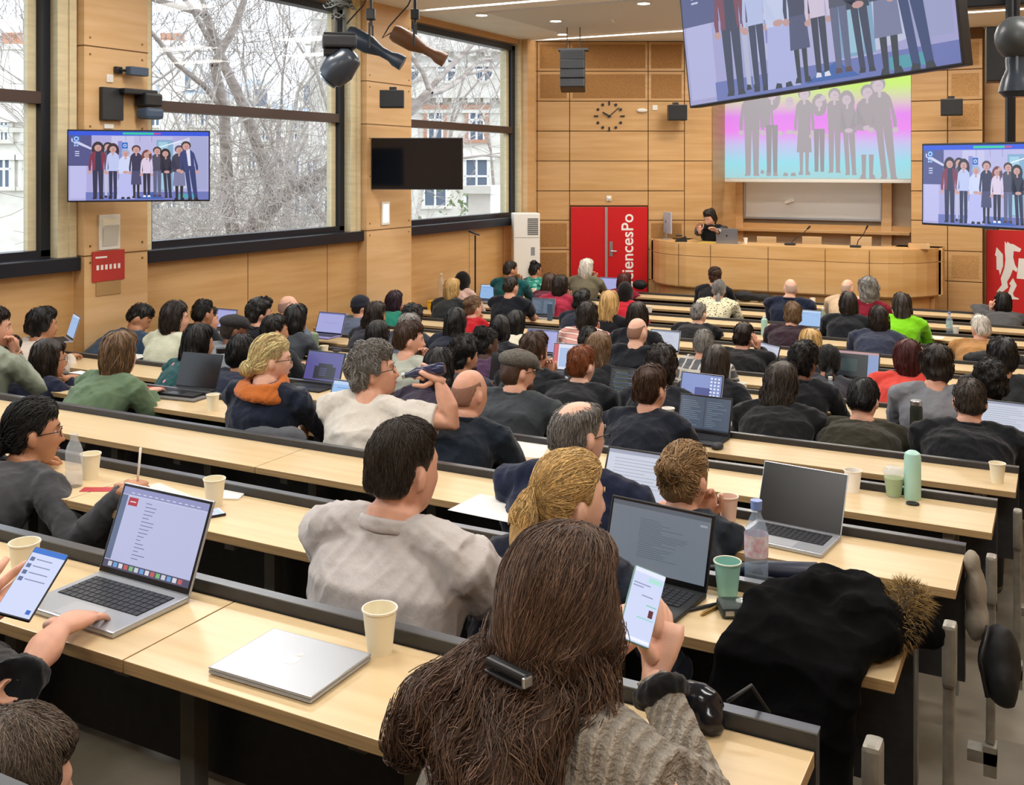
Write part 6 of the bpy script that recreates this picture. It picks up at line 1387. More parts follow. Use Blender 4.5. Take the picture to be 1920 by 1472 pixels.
bottle(590, 671, flask(.036, .22), 'olive green flask at the end of the lavender laptop', mat('olive_flask', '7f8f78', .4))
bottle(1031, 601, flask(.032, .21), 'slate blue flask beside the laptop of the t-shirt man', mat('blue_flask', '3f5a78', .4))
bottle(973, 556, flask(.034, .2), 'small blue bottle behind the light-blue laptop', mat('blue_bottle2', '2f6f9a', .3))
bottle(139, 912, pet(.19, .03), 'clear bottle standing left of the paper cup, at the left', CLEAR, None)
bottle(648, 610, flask(.035, .13), 'grey steel tumbler by the paper towels, left of centre', mat('grey_tumbler', '9a9da0', .3), name='tumbler', row=None)
o = bottle(646, 545, pet(.33, .042), 'big empty plastic bottle on the yellow tool box', mat('clear_peach', 'd9c8b8', .1, alpha=.45), [(.015, .32), (.016, .34)], WHITEP); bx = [k for k in COL.objects if k.name == 'tool_box'][0]; o.location = (bx.location.x - .05, bx.location.y, RZ(8) + .05)
# kraft pouch
p = onrow(1748, 786); e = empty('snack_pouch', p, .1, 'upright white snack pouch with brown print beside the dark thermos', 'pouch'); q = MB(); q.add([(-.05, -.03, 0), (.05, -.03, 0), (.05, .03, 0), (-.05, .03, 0), (-.052, -.002, .17), (.05, -.002, .165), (.05, .002, .165), (-.052, .002, .17)], [(3, 2, 1, 0), (4, 5, 6, 7), (0, 1, 5, 4), (1, 2, 6, 5), (2, 3, 7, 6), (3, 0, 4, 7)]); q.build('bag', mat('kraft_white', 'd9d2c2', .6), e); q = MB(); q.add([(-.03, -.0255, .03), (.035, -.0255, .03), (.02, -.0165, .085), (-.01, -.0155, .09)], [(0, 1, 2, 3)]); q.build('print', mat('brown_print', '4a362a', .7), e)
# laptops
KEYM = mat('black_keys', '1b1c20', .5); SCRB = mat('screen_bezel', '0c0d10', .25)
def screen(W, H, kind):
    """list of (x0,z0,x1,z1,colour) in 0..1"""
    o = []; R = lambda *a: o.append(a); rr = random.Random(hash(kind) % 999 if False else len(kind) * 7)
    if kind == 'doc':
        R(0, 0, 1, 1, 'b9bde0'); R(0, .9, 1, 1, '8f93c0'); R(0, .9, 1, .905, 'e6e8f6'); R(.0, .1, .07, .9, '5a6a8c'); R(.09, .78, .2, .88, 'b02438'); R(.11, .82, .18, .835, 'e8c9cf'); R(0, 0, 1, .09, '4a4a66')
        for k in range(16): R(.30, .84 - k * .045, .30 + .05 + .12 * rr.random(), .848 - k * .045, '5a5f86')
        for k in range(14): R(.06 + k * .063, .02, .105 + k * .063, .075, ('c9ccd8', '6aa0d8', 'd8d8e0', 'c05a5a', '78b878')[k % 5])
        for k in range(12): R(.1 + k * .07, .93, .14 + k * .07, .94, 'd9dcee')
    elif kind == 'text':
        R(0, 0, 1, 1, '8c98a6'); 
        for k in range(20): R(.3 + .02 * rr.random(), .78 - k * .03, .45 + .35 * rr.random(), .785 - k * .03, '4f5b69')
        R(0, .93, 1, 1, '6d7885'); R(.9, .84, .97, .87, 'c5ccd4')
    elif kind == 'split':
        R(0, 0, 1, 1, '55667c'); R(.49, 0, .5, 1, '2c3644')
        for h in (0, .5):
            for k in range(13): R(.04 + h, .85 - k * .06, .04 + h + .1 + .3 * rr.random(), .86 - k * .06, '9fb0c4')
        R(0, 0, 1, .05, '2a3442')
    elif kind == 'white':
        R(0, 0, 1, 1, 'c9cede'); R(0, .92, 1, 1, '9aa0b4')
        for k in range(9): R(.1, .82 - k * .07, .4 + .5 * rr.random(), .828 - k * .07, '7b8094')
    elif kind == 'blue':
        R(0, 0, 1, 1, '8fb6e4'); R(0, .9, 1, 1, 'b4cdee'); R(.1, .8, .5, .815, '4f78b0'); R(.6, .7, .9, .71, '4f78b0'); R(.1, .6, .3, .61, '4f78b0')
    elif kind == 'purple':
        R(0, 0, 1, 1, '5a55a0'); o.append((.25, .05, .85, .5, '14142a')); R(.35, .5, .75, .6, '14142a')
        for k in range(5): R(.4, .42 - k * .06, .6, .43 - k * .06, '7c7ac0')
    elif kind == 'lavender': R(0, 0, 1, 1, 'a6a8dc'); R(.2, .5, .8, .51, '8084c0'); R(0, .94, 1, 1, '7c7fb8')
    elif kind == 'code':
        R(0, 0, 1, 1, '2a323a')
        for k in range(15): R(.05 + .1 * rr.random(), .9 - k * .055, .3 + .5 * rr.random(), .915 - k * .055, ('6f8a5a', '8f9aa6', '5a7a9a')[k % 3])
    elif kind == 'desk':
        R(0, 0, 1, 1, '7f90c8'); R(.35, .0, .75, .5, '3f4a8c')
        for i in range(3):
            for j in range(6): R(.72 + i * .09, .85 - j * .13, .77 + i * .09, .92 - j * .13, 'e4e9f6')
    elif kind == 'red':
        R(0, 0, 1, 1, 'd4d9ec'); R(0, 0, .12, 1, 'c04a5a'); R(.15, .1, .4, .85, '9fb8e0'); R(.45, .1, .95, .85, 'f0f2fa')
        for k in range(8): R(.5, .78 - k * .08, .9, .79 - k * .08, '6a7090')
    elif kind == 'dark': R(0, 0, 1, 1, '15181d')
    elif kind == 'icons':
        R(0, 0, 1, 1, '1f2a30'); R(0, .9, 1, 1, 'c9a0a4'); R(.75, 0, 1, .9, '8fa8d8'); R(.1, .2, .5, .7, '34484a')
    return o
def laptop(x, y, label, W=.31, D=.215, yaw=0.0, tilt=.35, shell=None, scr='white', row=None, st=.75, lift=0.0, keym=None):
    p = onrow(x, y, row); e = empty('open_laptop', p + Vector((0, 0, lift)), yaw, label, 'laptop'); sh = shell or SILV
    q = MB(); q.bbox((-W / 2, -D / 2, .001), (W / 2, D / 2, .014), .004); b = q.build('base', sh, e)
    q = MB(); q.box((-W * .43, -D * .12, .0141), (W * .43, D * .38, .0146)); q.build('keyboard_deck', KEYM if sh == SILV else KEYM, b)
    q = MB(); kw = W * .86 / 14; kd = D * .5 / 6
    for i in range(14):
        for j in range(6): q.bbox((-W * .43 + i * kw + .0012, -D * .12 + j * kd + .0012, .0146), (-W * .43 + (i + 1) * kw - .0012, -D * .12 + (j + 1) * kd - .0012, .0162), .0005)
    q.build('keys', keym or mat('key_cap', '26282e', .45), b)
    q = MB(); q.box((-W * .17, -D * .46, .0141), (W * .17, -D * .17, .0145)); q.build('trackpad', mat('trackpad_' + sh.name, tuple(min(1, c * 1.05) for c in sh.node_tree.nodes['Principled BSDF'].inputs['Base Color'].default_value[:3]), .3, .3), b)
    H = D * .98; M = T(0, D / 2 - .004, .014) @ Rx(-tilt)
    q = MB(); q.bbox((-W / 2, 0, 0), (W / 2, .006, H), .003, M); l = q.build('lid', sh, e)
    q = MB(); q.box((-W / 2 + .003, -.0012, .003), (W / 2 - .003, .0002, H - .003), M); q.build('bezel', SCRB, l)
    q = MB(); mats = []; 
    for k, (x0, z0, x1, z1, c) in enumerate(screen(W, H, scr)):
        m = emis('laptop_' + c, None, c, st) if scr != 'dark' else SCRB
        if m not in mats: mats.append(m)
        q.mi = mats.index(m); X = lambda t: -W / 2 + .009 + t * (W - .018); Z = lambda t: .016 + t * (H - .025); yy = -.0014 - k * 1.2e-5
        q.add([M @ Vector(v) for v in ((X(x0), yy, Z(z0)), (X(x1), yy, Z(z0)), (X(x1), yy, Z(z1)), (X(x0), yy, Z(z1)))], [(0, 1, 2, 3)])
    q.build('display', mats, l); return e
BLKL = mat('black_laptop_shell', '1c1d20', .5)
p0 = onrow(196, 1135, 0)
laptop(198, 1136, 'open silver laptop with lilac document screen, typed on at the left', .312, .221, -.02, .38, SILV, 'doc', row=0)
laptop(1192, 1120, 'black laptop with grey text screen behind the held-up phone', .32, .205, -.12, .30, BLKL, 'text', row=1, st=.42)
laptop(1476, 1012, 'silver laptop with black switched-off screen, near the matcha cup', .305, .212, -.12, .42, SILV, 'dark', row=2)
laptop(1172, 968, 'open laptop with white document screen in front of the navy fleece man', .31, .205, -.05, .45, BLKL, 'white', row=2)
laptop(1305, 825, 'dark laptop with split slate-blue screen beside a round mouse', .31, .21, -.05, .3, BLKL, 'split', row=4, st=.5)
laptop(630, 800, 'light blue screen laptop typed on by the blond woman', .32, .215, .0, .4, mat('blue_grey_shell', '8a93a8', .4, .4), 'blue', row=3)
laptop(582, 727, 'laptop with purple screen behind the blond woman', .32, .22, .0, .35, BLKL, 'purple', row=4, st=.6)
laptop(345, 740, 'black laptop with dark screen on a grey felt sleeve, left', .31, .215, .1, .35, BLKL, 'dark', row=3, lift=.012)
p = onrow(345, 742, 3); o = MB(); o.bbox((-.18, -.13, .0005), (.18, .12, .012), .005); o = o.build('felt_sleeve', mat('grey_felt', '6d6a66', .95, var=.2, scale=(80, 80, 80))); o.location = p; o.rotation_euler[2] = .1; tag(o, 'grey felt laptop sleeve under the black laptop with dark screen', 'laptop sleeve')
laptop(602, 632, 'lavender screen laptop at the wall side, used by the dark bob woman', .33, .22, .0, .35, mat('lilac_shell', '8c88b8', .4, .3), 'lavender', row=6)
laptop(912, 566, 'light blue screen laptop left of the teal sweater man', .32, .22, .1, .35, SILV, 'blue', row=10)
laptop(1010, 596, 'laptop with dark blue text screen used by the man in the printed t-shirt', .31, .22, .1, .35, SILV, 'split', row=10, st=.6)
laptop(1062, 706, 'laptop with red and white page between the brown and ginger heads', .32, .22, .1, .3, SILV, 'red', row=5)
laptop(1168, 762, 'laptop with dark code on screen in front of the ginger man', .33, .22, -.05, .3, BLKL, 'code', row=5, st=.6)
laptop(940, 722, 'small dark laptop left of the grey flat cap', .28, .2, .1, .3, BLKL, 'dark', row=5)
laptop(1300, 765, 'laptop with blue desktop and rows of icons, beside the long straight hair', .30, .2, -.1, .3, SILV, 'desk', row=5)
laptop(1236, 664, 'small open laptop with pale green page right of the bald man in black', .3, .2, -.05, .3, SILV, 'white', row=7)
laptop(1688, 637, 'laptop with lavender screen in front of the lime green blouse', .30, .21, -.1, .35, SILV, 'lavender', row=10)
laptop(1510, 618, 'small blue screen laptop right of the plum jacket woman', .28, .2, -.1, .3, SILV, 'blue', row=10)
laptop(1600, 718, 'dark laptop with coloured windows left of the coral red jacket', .33, .22, -.05, .3, BLKL, 'icons', row=6, st=.6)
laptop(1418, 690, 'laptop with white page right of the man leaning on his hand', .28, .2, -.6, .3, BLKL, 'white', row=8)
laptop(1878, 830, 'laptop with white page at the right edge by the black jacket', .32, .22, -.1, .6, SILV, 'white', row=5)
laptop(1003, 668, 'laptop with lavender page behind the braided hair', .32, .22, 0, .3, SILV, 'lavender', row=7)
laptop(404, 622, 'small lavender screen laptop behind the hair clip woman', .28, .2, 0, .3, SILV, 'lavender', row=5)
laptop(106, 640, 'pale blue laptop beside the cream sweater at the left', .28, .2, -.5, .3, SILV, 'blue', row=3)
laptop(1134, 548, 'pale laptop on the desk by the platinum-haired woman', .3, .2, 0, .3, SILV, 'lavender', row=13)
# closed laptop
c = (PZ(390, 1250, RZ(0) + .016) + PZ(697, 1225, RZ(0) + .016)) / 2; v1 = PZ(583, 1307, RZ(0) + .016) - PZ(390, 1250, RZ(0) + .016)
e = empty('closed_laptop', (c.x, c.y, RZ(0)), math.atan2(v1.y, v1.x), 'closed silver laptop with a fruit logo lying on the nearest desk', 'laptop'); W = v1.length; D = (PZ(515, 1177, RZ(0) + .016) - PZ(390, 1250, RZ(0) + .016)).length
q = MB(); q.bbox((-W / 2, -D / 2, .002), (W / 2, D / 2, .010), .004); q.build('base', SILV, e)
q = MB(); q.bbox((-W / 2, -D / 2, .0105), (W / 2, D / 2, .016), .003); ld = q.build('lid', SILV, e)
lg = []; s_ = .019
for k in range(28):
    a = 2 * PI * k / 28; r = 1 + .08 * math.cos(2 * a) - .22 * math.exp(-((a - PI / 2) / .3) ** 2) - .1 * math.exp(-((a - 1.5 * PI) / .22) ** 2)
    x_, y_ = r * math.cos(a) * s_ * .9, r * math.sin(a) * s_
    dx = x_ - .026; 
    if math.hypot(dx, y_ - .003) < .0105: t_ = math.atan2(y_ - .003, dx); x_ = .026 + .0105 * math.cos(t_); y_ = .003 + .0105 * math.sin(t_)
    lg.append((x_, y_))
q = MB(); q.prism(lg, .0160, .0163); q.prism([(0.0, .019), (.004, .019), (.011, .027), (.010, .032), (.004, .030), (.0, .025)], .0160, .0163); q.build('logo', mat('logo_mirror', 'c9b4ac', .25, .5), ld)
# stuff on the nearest desks
def phone(p, R3, label, scr, case=None, rows=True, W=.075, H=.155):
    e = empty('phone', p, 0, label, 'phone'); e.rotation_euler = R3.to_euler() 
    q = MB(); q.bbox((-W / 2, -H / 2, -.005), (W / 2, H / 2, .004), .0045); q.build('casing', case or BLACK, e)
    q = MB(); mats = []
    L_ = [(-.47, -.48, .47, .48, 'c9d2f0')] + ([(-.47, .40, .47, .48, '2f6fc8')] if scr == 'list' else [(-.47, .42, .47, .48, 'dfe4f8')])
    if scr == 'list':
        for k in range(4): L_ += [(-.42, .28 - k * .1, -.30, .34 - k * .1, '5a6a90'), (-.25, .31 - k * .1, .2 + .04 * k, .325 - k * .1, '7b86aa')]
        L_ += [(.28, -.43, .4, -.37, '2f62c0')]
    else: L_ += [(.0, .33, .42, .39, 'a8dcd0'), (-.42, .27, .1, .285, '8a90b4'), (-.42, .23, -.1, .245, '8a90b4'), (-.1, .13, .25, .145, '8a90b4'), (.1, .02, .42, .035, '7fc4b4'), (.22, -.12, .36, -.02, '5a2a30'), (-.1, -.16, .42, -.145, '8fd0c0'), (-.44, -.46, .44, -.42, 'e8ecfa')]
    for k, (x0, y0, x1, y1, c) in enumerate(L_):
        m = emis('phone_' + c, None, c, .85); 
        if m not in mats: mats.append(m)
        q.mi = mats.index(m); z = .0042 + k * 2e-5; q.add([(x0 * W, y0 * H, z), (x1 * W, y0 * H, z), (x1 * W, y1 * H, z), (x0 * W, y1 * H, z)], [(0, 1, 2, 3)])
    q.build('display', mats, e); return e
def frame3(bl, br, tl):
    X = (br - bl).normalized(); Yv = (tl - bl); Yv = (Yv - X * Yv.dot(X)).normalized(); return Matrix((X, Yv, X.cross(Yv))).transposed()
bl, br, tl = px(1157, 1196, 1.79), px(1200, 1213, 1.79), px(1189, 1066, 1.85); c = (px(1157, 1196, 1.79) + px(1248, 1080, 1.85)) / 2
phone(c, frame3(bl, br, tl), 'phone with chat screen in a pale green case, held up by the long-haired woman', 'chat', mat('green_case', '6f9a8c', .5), W=(br - bl).length * 1.12 + .012, H=(tl - bl).length * 1.06)
bl, br, tl = px(14, 1140, 2.0), px(52, 1150, 2.0), px(74, 1046, 2.1); c = (px(12, 1135, 2.0) + px(108, 1055, 2.1)) / 2
phone(c, frame3(bl, br, tl), 'dark phone with a list on its screen, held at the left edge', 'list', W=.072)
p = onrow(379, 969, 1); o = phone(p + Vector((0, 0, .005)), Rz(-.5).to_3x3(), 'phone lying on the second desk left of the paper cup', 'chat', W=.07, H=.14)
def sheet(x, y, W, H, yaw, label, m=None, row=None, name='paper_sheet', t=.0012, cat='paper'):
    p = onrow(x, y, row); o = MB(); o.box((-W / 2, -H / 2, .0004), (W / 2, H / 2, t)); o = o.build(name, m or mat('white_paper', 'e4e2dc', .7)); o.location = p; o.rotation_euler[2] = yaw; tag(o, label, cat); return o
p = onrow(290, 938, 1); e = empty('notebook', p, -.25, 'open notebook under the writing hand at left', 'notebook'); q = MB(); q.bbox((-.15, -.10, 0), (-.001, .1, .008), .002); q.bbox((.001, -.10, 0), (.15, .1, .008), .002); q.build('pages', mat('cream_page', 'e9e0c8', .7), e); q = MB(); q.box((-.155, -.105, 0), (.155, .105, .002)); q.build('cover', BLACK, e)
sheet(190, 918, .14, .05, .5, 'small red leaflet near the clear bottle', mat('red_leaflet', 'b03038', .6), 1, 'leaflet', cat='leaflet'); sheet(432, 930, .09, .09, .4, 'crumpled white napkin beside the paper cup on the second desk', None, 1, 'napkin', .006, 'napkin')
sheet(940, 955, .3, .2, -.05, 'white paper sheet right of the pale shirt man', row=1); sheet(985, 842, .21, .29, .3, 'printed white sheet right of the bald man in navy', row=3)
sheet(240, 668, .3, .2, .1, 'white sheets on the desk behind the green sweater', row=4); sheet(420, 655, .2, .28, .1, 'white paper beside the dark beret woman', row=5); sheet(145, 705, .3, .21, -.2, 'open white papers right of the long black hair', row=3)
sheet(1565, 660, .3, .2, -.1, 'open white booklet right of the blond straight hair', row=8, name='booklet', t=.006, cat='booklet'); sheet(1745, 632, .25, .18, -.1, 'pale blue sheet right of the lime green blouse', row=9)
sheet(690, 625, .3, .2, .1, 'white papers by the grey tumbler', row=8); sheet(1180, 655, .25, .15, .1, 'red folder beside the wavy dark hair woman', mat('red_leaflet', 'b03038', .6), 7, 'folder', cat='folder')
p = onrow(283, 738, 3); e = empty('book_stack', p, .3, 'small stack of notebooks with a red cover, left of the felt sleeve', 'notebooks'); q = MB(); q.bbox((-.1, -.07, 0), (.1, .07, .018), .003); q.build('lower_notebook', mat('tan_cover', 'b79a6a', .7), e); q = MB(); q.bbox((-.09, -.05, .018), (.06, .06, .03), .003); q.build('red_notebook', mat('red_cover', 'c0333a', .6), e)
def pen(x, y, yaw, label, m, row=None): p = onrow(x, y, row); o = MB(); o.tube([(-.068, 0, .005), (-.055, 0, .005), (.05, 0, .005), (.07, 0, .005)], [.002, .0048, .0048, .0035], 8); o = o.build('pen', m, smooth=True); o.location = p; o.rotation_euler[2] = yaw; tag(o, label, 'pen')
pen(1309, 1144, .95, 'black pen lying right of the black laptop', BLACK, 1); pen(1343, 1142, 1.25, 'brass coloured pen beside the dark compact camera', mat('brass', 'a8854a', .35, .8), 1)
o = MB(); o.tube([(0, 0, 0), (.02, -.005, .12)], .004, 8); o = o.build('pen', WHITEP, smooth=True); o.location = px(258, 903, 3.56); tag(o, 'white pen held upright in the writing hand', 'pen')
p = onrow(1345, 841, 4); e = empty('computer_mouse', p, 0, 'round dark computer mouse beside the split-screen laptop', 'computer mouse'); q = MB(); q.ball((0, 0, .012), (.032, .045, .022), 14); q.build('shell', DGREY, e, smooth=True); q = MB(); q.bbox((-.003, .015, .03), (.003, .03, .036), .001); q.build('wheel', BLACK, e)
p = onrow(1036, 655, 6); e = empty('computer_mouse', p + Vector((.12, 0, 0)), 0, 'dark object like a mouse right of the white cup, centre', 'computer mouse'); q = MB(); q.ball((0, 0, .012), (.05, .03, .018), 12); q.build('shell', DGREY, e, smooth=True)
p = onrow(630, 668, 5); e = empty('tablet', p, .1, 'flat blue-grey tablet beside the cream cup, left of the grey curly head', 'tablet'); q = MB(); q.bbox((-.12, -.08, 0), (.12, .08, .008), .003); q.build('casing', mat('tablet_blue', '5a7a96', .3), e)
p = onrow(632, 662, 5); e = empty('black_dish', p, 0, 'small black round object on the blue-grey tablet', 'case'); q = MB(); q.lathe([(.02, .008), (.045, .02), (.04, .03), (.015, .034)], 16); q.build('shell', BLACK, e, **SM())
# dark compact camera and pouch
p = onrow(1392, 1150, 1); e = empty('compact_camera', p, .5, 'dark green compact camera with a round lens on the desk by the coat', 'camera'); q = MB(); q.bbox((-.062, -.04, 0), (.062, .04, .03), .012); q.build('body', mat('camera_dark_green', '2c3632', .4), e); q = MB(); q.lathe([(.017, .03), (.017, .033), (.011, .0335)], 18, T(0, 0, 0)); q.build('lens', mat('camera_lens', 'aeb4ae', .1, .3), e, **SM()); q = MB(); q.box((-.052, -.0405, .01), (-.03, -.039, .022)); q.build('socket', STEELM, e)
q = MB(); q.tube([(.05, .03, .02), (.1, .09, .03), (.12, .14, .03), (.05, .18, .03)], .006, 6); q.build('wrist_strap', BLACK, e, smooth=True)
p = onrow(1455, 1145, 1); e = empty('zip_pouch', p, .6, 'small black zip pouch between the compact camera and the coat', 'pouch'); q = MB(); q.ball((0, 0, .02), (.075, .045, .026), 16); q.build('bag', mat('black_nylon', '14161b', .45), e, smooth=True); q = MB(); q.tube([(-.07, 0, .024), (0, -.045, .028), (.07, 0, .024)], .003, 6); q.build('zip', DGREY, e)
p = onrow(1460, 1092, 1); e = empty('umbrella_bundle', p, .25, 'folded dark blue umbrella lying behind the black pouch', 'umbrella'); q = MB(); q.tube([(-.14, 0, .025), (-.05, 0, .03), (.1, 0, .034), (.15, 0, .02)], [.012, .026, .03, .014], 12); m_ = q.build('fabric', mat('navy_nylon', '1b2236', .45), e, smooth=True); q = MB(); q.tube([(-.2, 0, .02), (-.13, 0, .025)], .011, 8); q.build('handle', BLACK, e, smooth=True)
# dark coat draped over the end of desk row B, fur-trimmed
TMP = bpy.data.scenes.new('tmp')
R1 = RZ(1); vb = RV(1); vf = vb - DD - .03
u0 = PZ(1372, 1225, R1).x; u1 = end_u(vb) - .03
e = empty('coat', ((u0 + u1) / 2, vf, R1), 0, 'long black coat draped over the desk end and hanging down, fur trim at its collar', 'coat'); rr = random.Random(9); cu = (u0 + u1) / 2; q = MB(); W = u1 - u0
for k in range(11):
    t = k / 10; x = u0 - cu + W * .78 * t; q.tube([(x + .1 * t + .05, vb - vf - .10, .03), (x + .07, .16, .06 + .03 * rr.random()), (x + .02, .03, .045), (x, -.035, .0), (x - .01, -.05, -.10), (x - .04 + rr.uniform(-.03, .03), -.06 - .03 * rr.random(), -.35), (x - .05 + rr.uniform(-.04, .04), -.05, -.78)], [.05, .062, .05, .042, .048, .05 + .015 * rr.random(), .055], 12)
for k in range(9): q.ball((u0 - cu + .12 + rr.random() * (W - .12), .10 + rr.random() * .2, .05 + .05 * rr.random()), (rr.uniform(.06, .1), rr.uniform(.05, .09), rr.uniform(.04, .07)), 12)
q.tube([(W / 2 - .14, .3, .05), (W / 2 - .05, .2, .1), (W / 2 - .02, .1, .07)], .06, 12)
m_ = fuse(q, .0075, 4); folds(m_, .05, 13, 5); folds(m_, .008, 30, 6); m_.materials.append(mat('black_wool_coat', '030304', .95, bump=.12, bscale=(160, 160, 160), spec=.12)); m_.shade_smooth(); o = bpy.data.objects.new('coat_cloth', m_); COL.objects.link(o); o.parent = e
q = MB(); fc = [(W / 2 + .02, .30, .07), (W / 2 + .03, .22, .10), (W / 2 + .0, .14, .06), (W / 2 - .07, .08, .04)]; q.tube(fc, [.03, .042, .04, .02], 12); m_ = fuse(q, .006, 1); fm = [mat('fur_%d' % k, c, .7) for k, c in enumerate(('7d6334', '4a381e', 'a88a50'))]; m_.materials.append(fm[1]); m_.shade_smooth(); o = bpy.data.objects.new('fur_trim', m_); COL.objects.link(o); o.parent = e
cc = Vector((W / 2, .2, .05)); sq = strands(m_, 2600, 5, .009, lambda p: (p - cc).normalized() + Vector((.0, -.1, .3)), .0008, 7, noise_a=.5, lift=.004)
def fur(me, n, L, seed):
    v, N = mesh_np(me); rs = np.random.RandomState(seed); ids = rs.choice(len(v), n); P0 = v[ids]; D_ = N[ids] + rs.normal(size=(n, 3)) * .45; D_ /= np.linalg.norm(D_, axis=1, keepdims=True); q = MB()
    a = np.cross(D_, rs.normal(size=(n, 3))); a /= np.linalg.norm(a, axis=1, keepdims=True); l = L * rs.uniform(.5, 1.3, size=(n, 1))
    for k in range(n):
        p = P0[k]; q.mi = int(rs.randint(3)); m1 = p + D_[k] * l[k] * .6 + a[k] * .002; t = p + D_[k] * l[k] + np.array((0, 0, -.006)); w = a[k] * .0008; b = np.cross(D_[k], a[k]) * .0008
        q.add([p + w, p - w, p + b, m1 + w * .7, m1 - w * .7, m1 + b * .7, t], [(0, 1, 4, 3), (1, 2, 5, 4), (2, 0, 3, 5), (3, 4, 6), (4, 5, 6), (5, 3, 6)])
    return q
tag(fur(m_, 3500, .032, 3).build('loose_fur', fm, o), kind='stuff')
# black glossy bag near knit sleeve
p = onrow(1312, 1378, 0); e = empty('small_bag', p + Vector((-.02, .03, .0)), .2, 'small glossy black bag on the desk by the knit sleeve', 'bag'); q = MB(); q.ball((0, 0, .04), (.055, .035, .038), 16); q.ball((.03, -.02, .02), (.03, .025, .03), 12); m_ = fuse(q, .006, 2); folds(m_, .006, 50, 3); m_.materials.append(mat('black_gloss', '10131c', .18)); m_.shade_smooth(); o = bpy.data.objects.new('bag_body', m_); COL.objects.link(o); o.parent = e; q = MB(); q.tube([(.06, 0, .05), (.1, .03, .07), (.13, .06, .01)], .004, 6); q.build('strap', BLACK, e, smooth=True)
# bags in the aisle
def blob(name, p, parts, m, label, cat, fa=.02, ff=20, sd=3, vox=.012, pn='fabric'):
    e = empty(name, p, 0, label, cat); q = MB()
    for c, r in parts: q.ball(c, r, 14)
    m_ = fuse(q, vox, 3); folds(m_, fa, ff, sd); m_.materials.append(m); m_.shade_smooth(); o = bpy.data.objects.new(pn, m_); COL.objects.link(o); o.parent = e; return e
BL = mat('black_bag_cloth', '0e0f11', .7, var=.2, scale=(9, 9, 9), bump=.3)
u = end_u(RV(2)) + .30; e = blob('backpack', px(1874, 1322, 3.2), [((0, 0, .13), (.065, .07, .125)), ((.01, -.04, .09), (.05, .05, .08))], BL, 'black backpack hanging from the seat ends by the aisle at the right edge', 'backpack'); q = MB(); q.tube([(-.03, -.03, .25), (-.05, -.08, .16), (-.03, -.07, .05)], .008, 6); q.build('strap', BLACK, e, smooth=True)
u = end_u(RV(1)) + .2; blob('cardigan', px(1822, 1172, 3.35), [((0, 0, .2), (.03, .04, .05)), ((.01, .0, .11), (.035, .05, .09)), ((.015, -.01, .02), (.04, .05, .07))], mat('beige_knit', '8f8677', .9, var=.2, scale=(20, 20, 20), bump=.4), 'beige cardigan hanging on the seat end by the aisle', 'cardigan', pn='knit')
p = onrow(1412, 566, 13); blob('handbag', p + Vector((-.1, -.05, .04)), [((0, 0, .04), (.16, .09, .075)), ((.25, 0, .03), (.15, .08, .06))], BL, 'black handbag and coat heap on the front desk left of the navy sweater', 'bag', .02, 25, 5)
p = onrow(1200, 540, 13); blob('handbag', p, [((0, 0, .05), (.12, .08, .08))], BL, 'black bag on the front desk beside the red door', 'bag', .015, 25, 6)
p = onrow(510, 818, 2); e = blob('jacket_heap', (p.x, RV(2) + .08, RZ(2) - .05), [((0, 0, .04), (.2, .05, .05)), ((.1, 0, .05), (.1, .05, .06))], mat('grey_jacket', '4b4d52', .8, var=.2, scale=(9, 9, 9), bump=.3), 'grey jacket bunched behind the blond woman on the seat back', 'jacket', .012, 30, 8)
p = onrow(1870, 620, 9); blob('jacket_heap', (p.x + .1, RV(9) + .1, RZ(9) - .05), [((0, 0, .08), (.3, .08, .1))], BL, 'black coat hung on the seat back right of the camel jacket', 'jacket', .02, 22, 9)
p = onrow(620, 610, 8); blob('paper_towels', onrow(614, 0 + 612, 8) if False else onrow(610, 600, 8), [((0, 0, .03), (.1, .06, .04))], mat('white_tissue', 'dfe3ea', .8), 'crumpled white plastic bag on the desk by the curly-haired heads', 'plastic bag', .02, 30, 4)
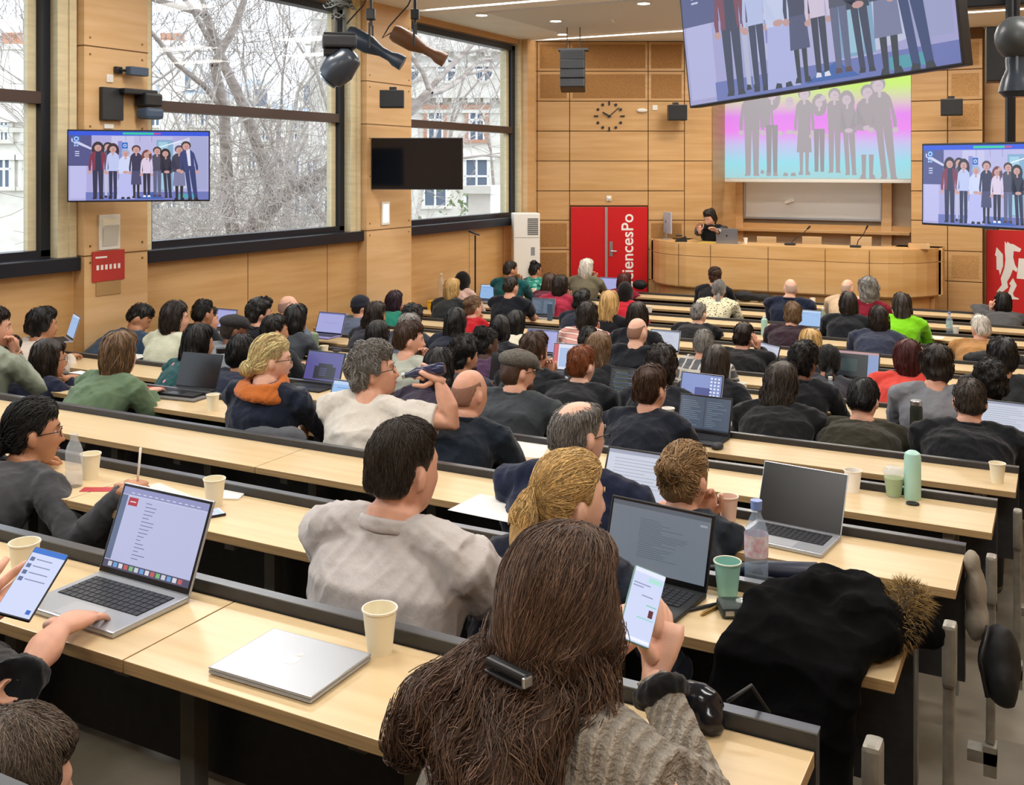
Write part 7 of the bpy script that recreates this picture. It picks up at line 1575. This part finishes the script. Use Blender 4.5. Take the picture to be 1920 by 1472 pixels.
# knit gloves / pink scarf
p = onrow(770, 652, 5); blob('pink_scarf', p + Vector((-.1, 0, .02)), [((0, 0, .03), (.09, .05, .05))], mat('pink_knit', 'c8385c', .9), 'bright pink scarf on the desk behind the black curls', 'scarf', .02, 40, 4, pn='knit')
# orange scarf on the blond woman and gold hoop earring
for o in [k for k in COL.objects if k.name.startswith('person') and 'orange scarf' in k.get('label', '')]:
    b = [c for c in o.children if c.name.startswith('collar') or c.name.startswith('top')]; nb_ = None
    vs_, _ = mesh_np(b[0].data); z1 = vs_[:, 2].max(); sel = vs_[vs_[:, 2] > z1 - .02].mean(0); c = Vector(sel)
    q = MB()
    for k, (rr_, zz1) in enumerate(((.088, -.01), (.105, -.035), (.115, -.06))): q.tube([c + Vector((rr_ * math.sin(a) * 1.15, rr_ * math.cos(a) * .95 - .005, zz1 + .018 * math.cos(a + k))) for a in [2 * PI * j / 20 for j in range(21)]], .03, 10, caps=False)
    q.tube([c + Vector((.08, .1, -.04)), c + Vector((.12, .16, -.16)), c + Vector((.11, .17, -.3)), c + Vector((.1, .17, -.4))], [(.035, .02), (.05, .018), (.05, .015), (.04, .01)], 12)
    m_ = fuse(q, .008, 2); folds(m_, .016, 30, 8); m_.materials.append(cloth('b5642c', .5, 120)); m_.shade_smooth(); s_o = bpy.data.objects.new('scarf', m_); COL.objects.link(s_o); s_o.parent = o
# bottle held by the drinking man
wr = px(756, 705, 4.76); a = px(834, 690, 4.72); e = empty('held_bottle', (wr + a) / 2, 0, 'dark blue translucent bottle lifted to the mouth of the grey curly-haired man', 'bottle'); d = (a - wr); L = d.length; M = d.to_track_quat('Z', 'Y').to_matrix().to_4x4()
e.rotation_euler = M.to_euler(); q = MB(); q.lathe([(.012, -L / 2), (.013, -L / 2 + .03), (.028, -L / 2 + .07), (.03, L / 2 - .02), (.024, L / 2)], 18); q.build('body', mat('dark_bottle', '2c3352', .1, alpha=.8), e, **SM()); q = MB(); q.lathe([(.014, -L / 2 - .004), (.014, -L / 2 + .012)], 14); q.build('neck_ring', STEELM, e, **SM())
bpy.data.scenes.remove(TMP)
print('TOTAL', time.time() - _t0)
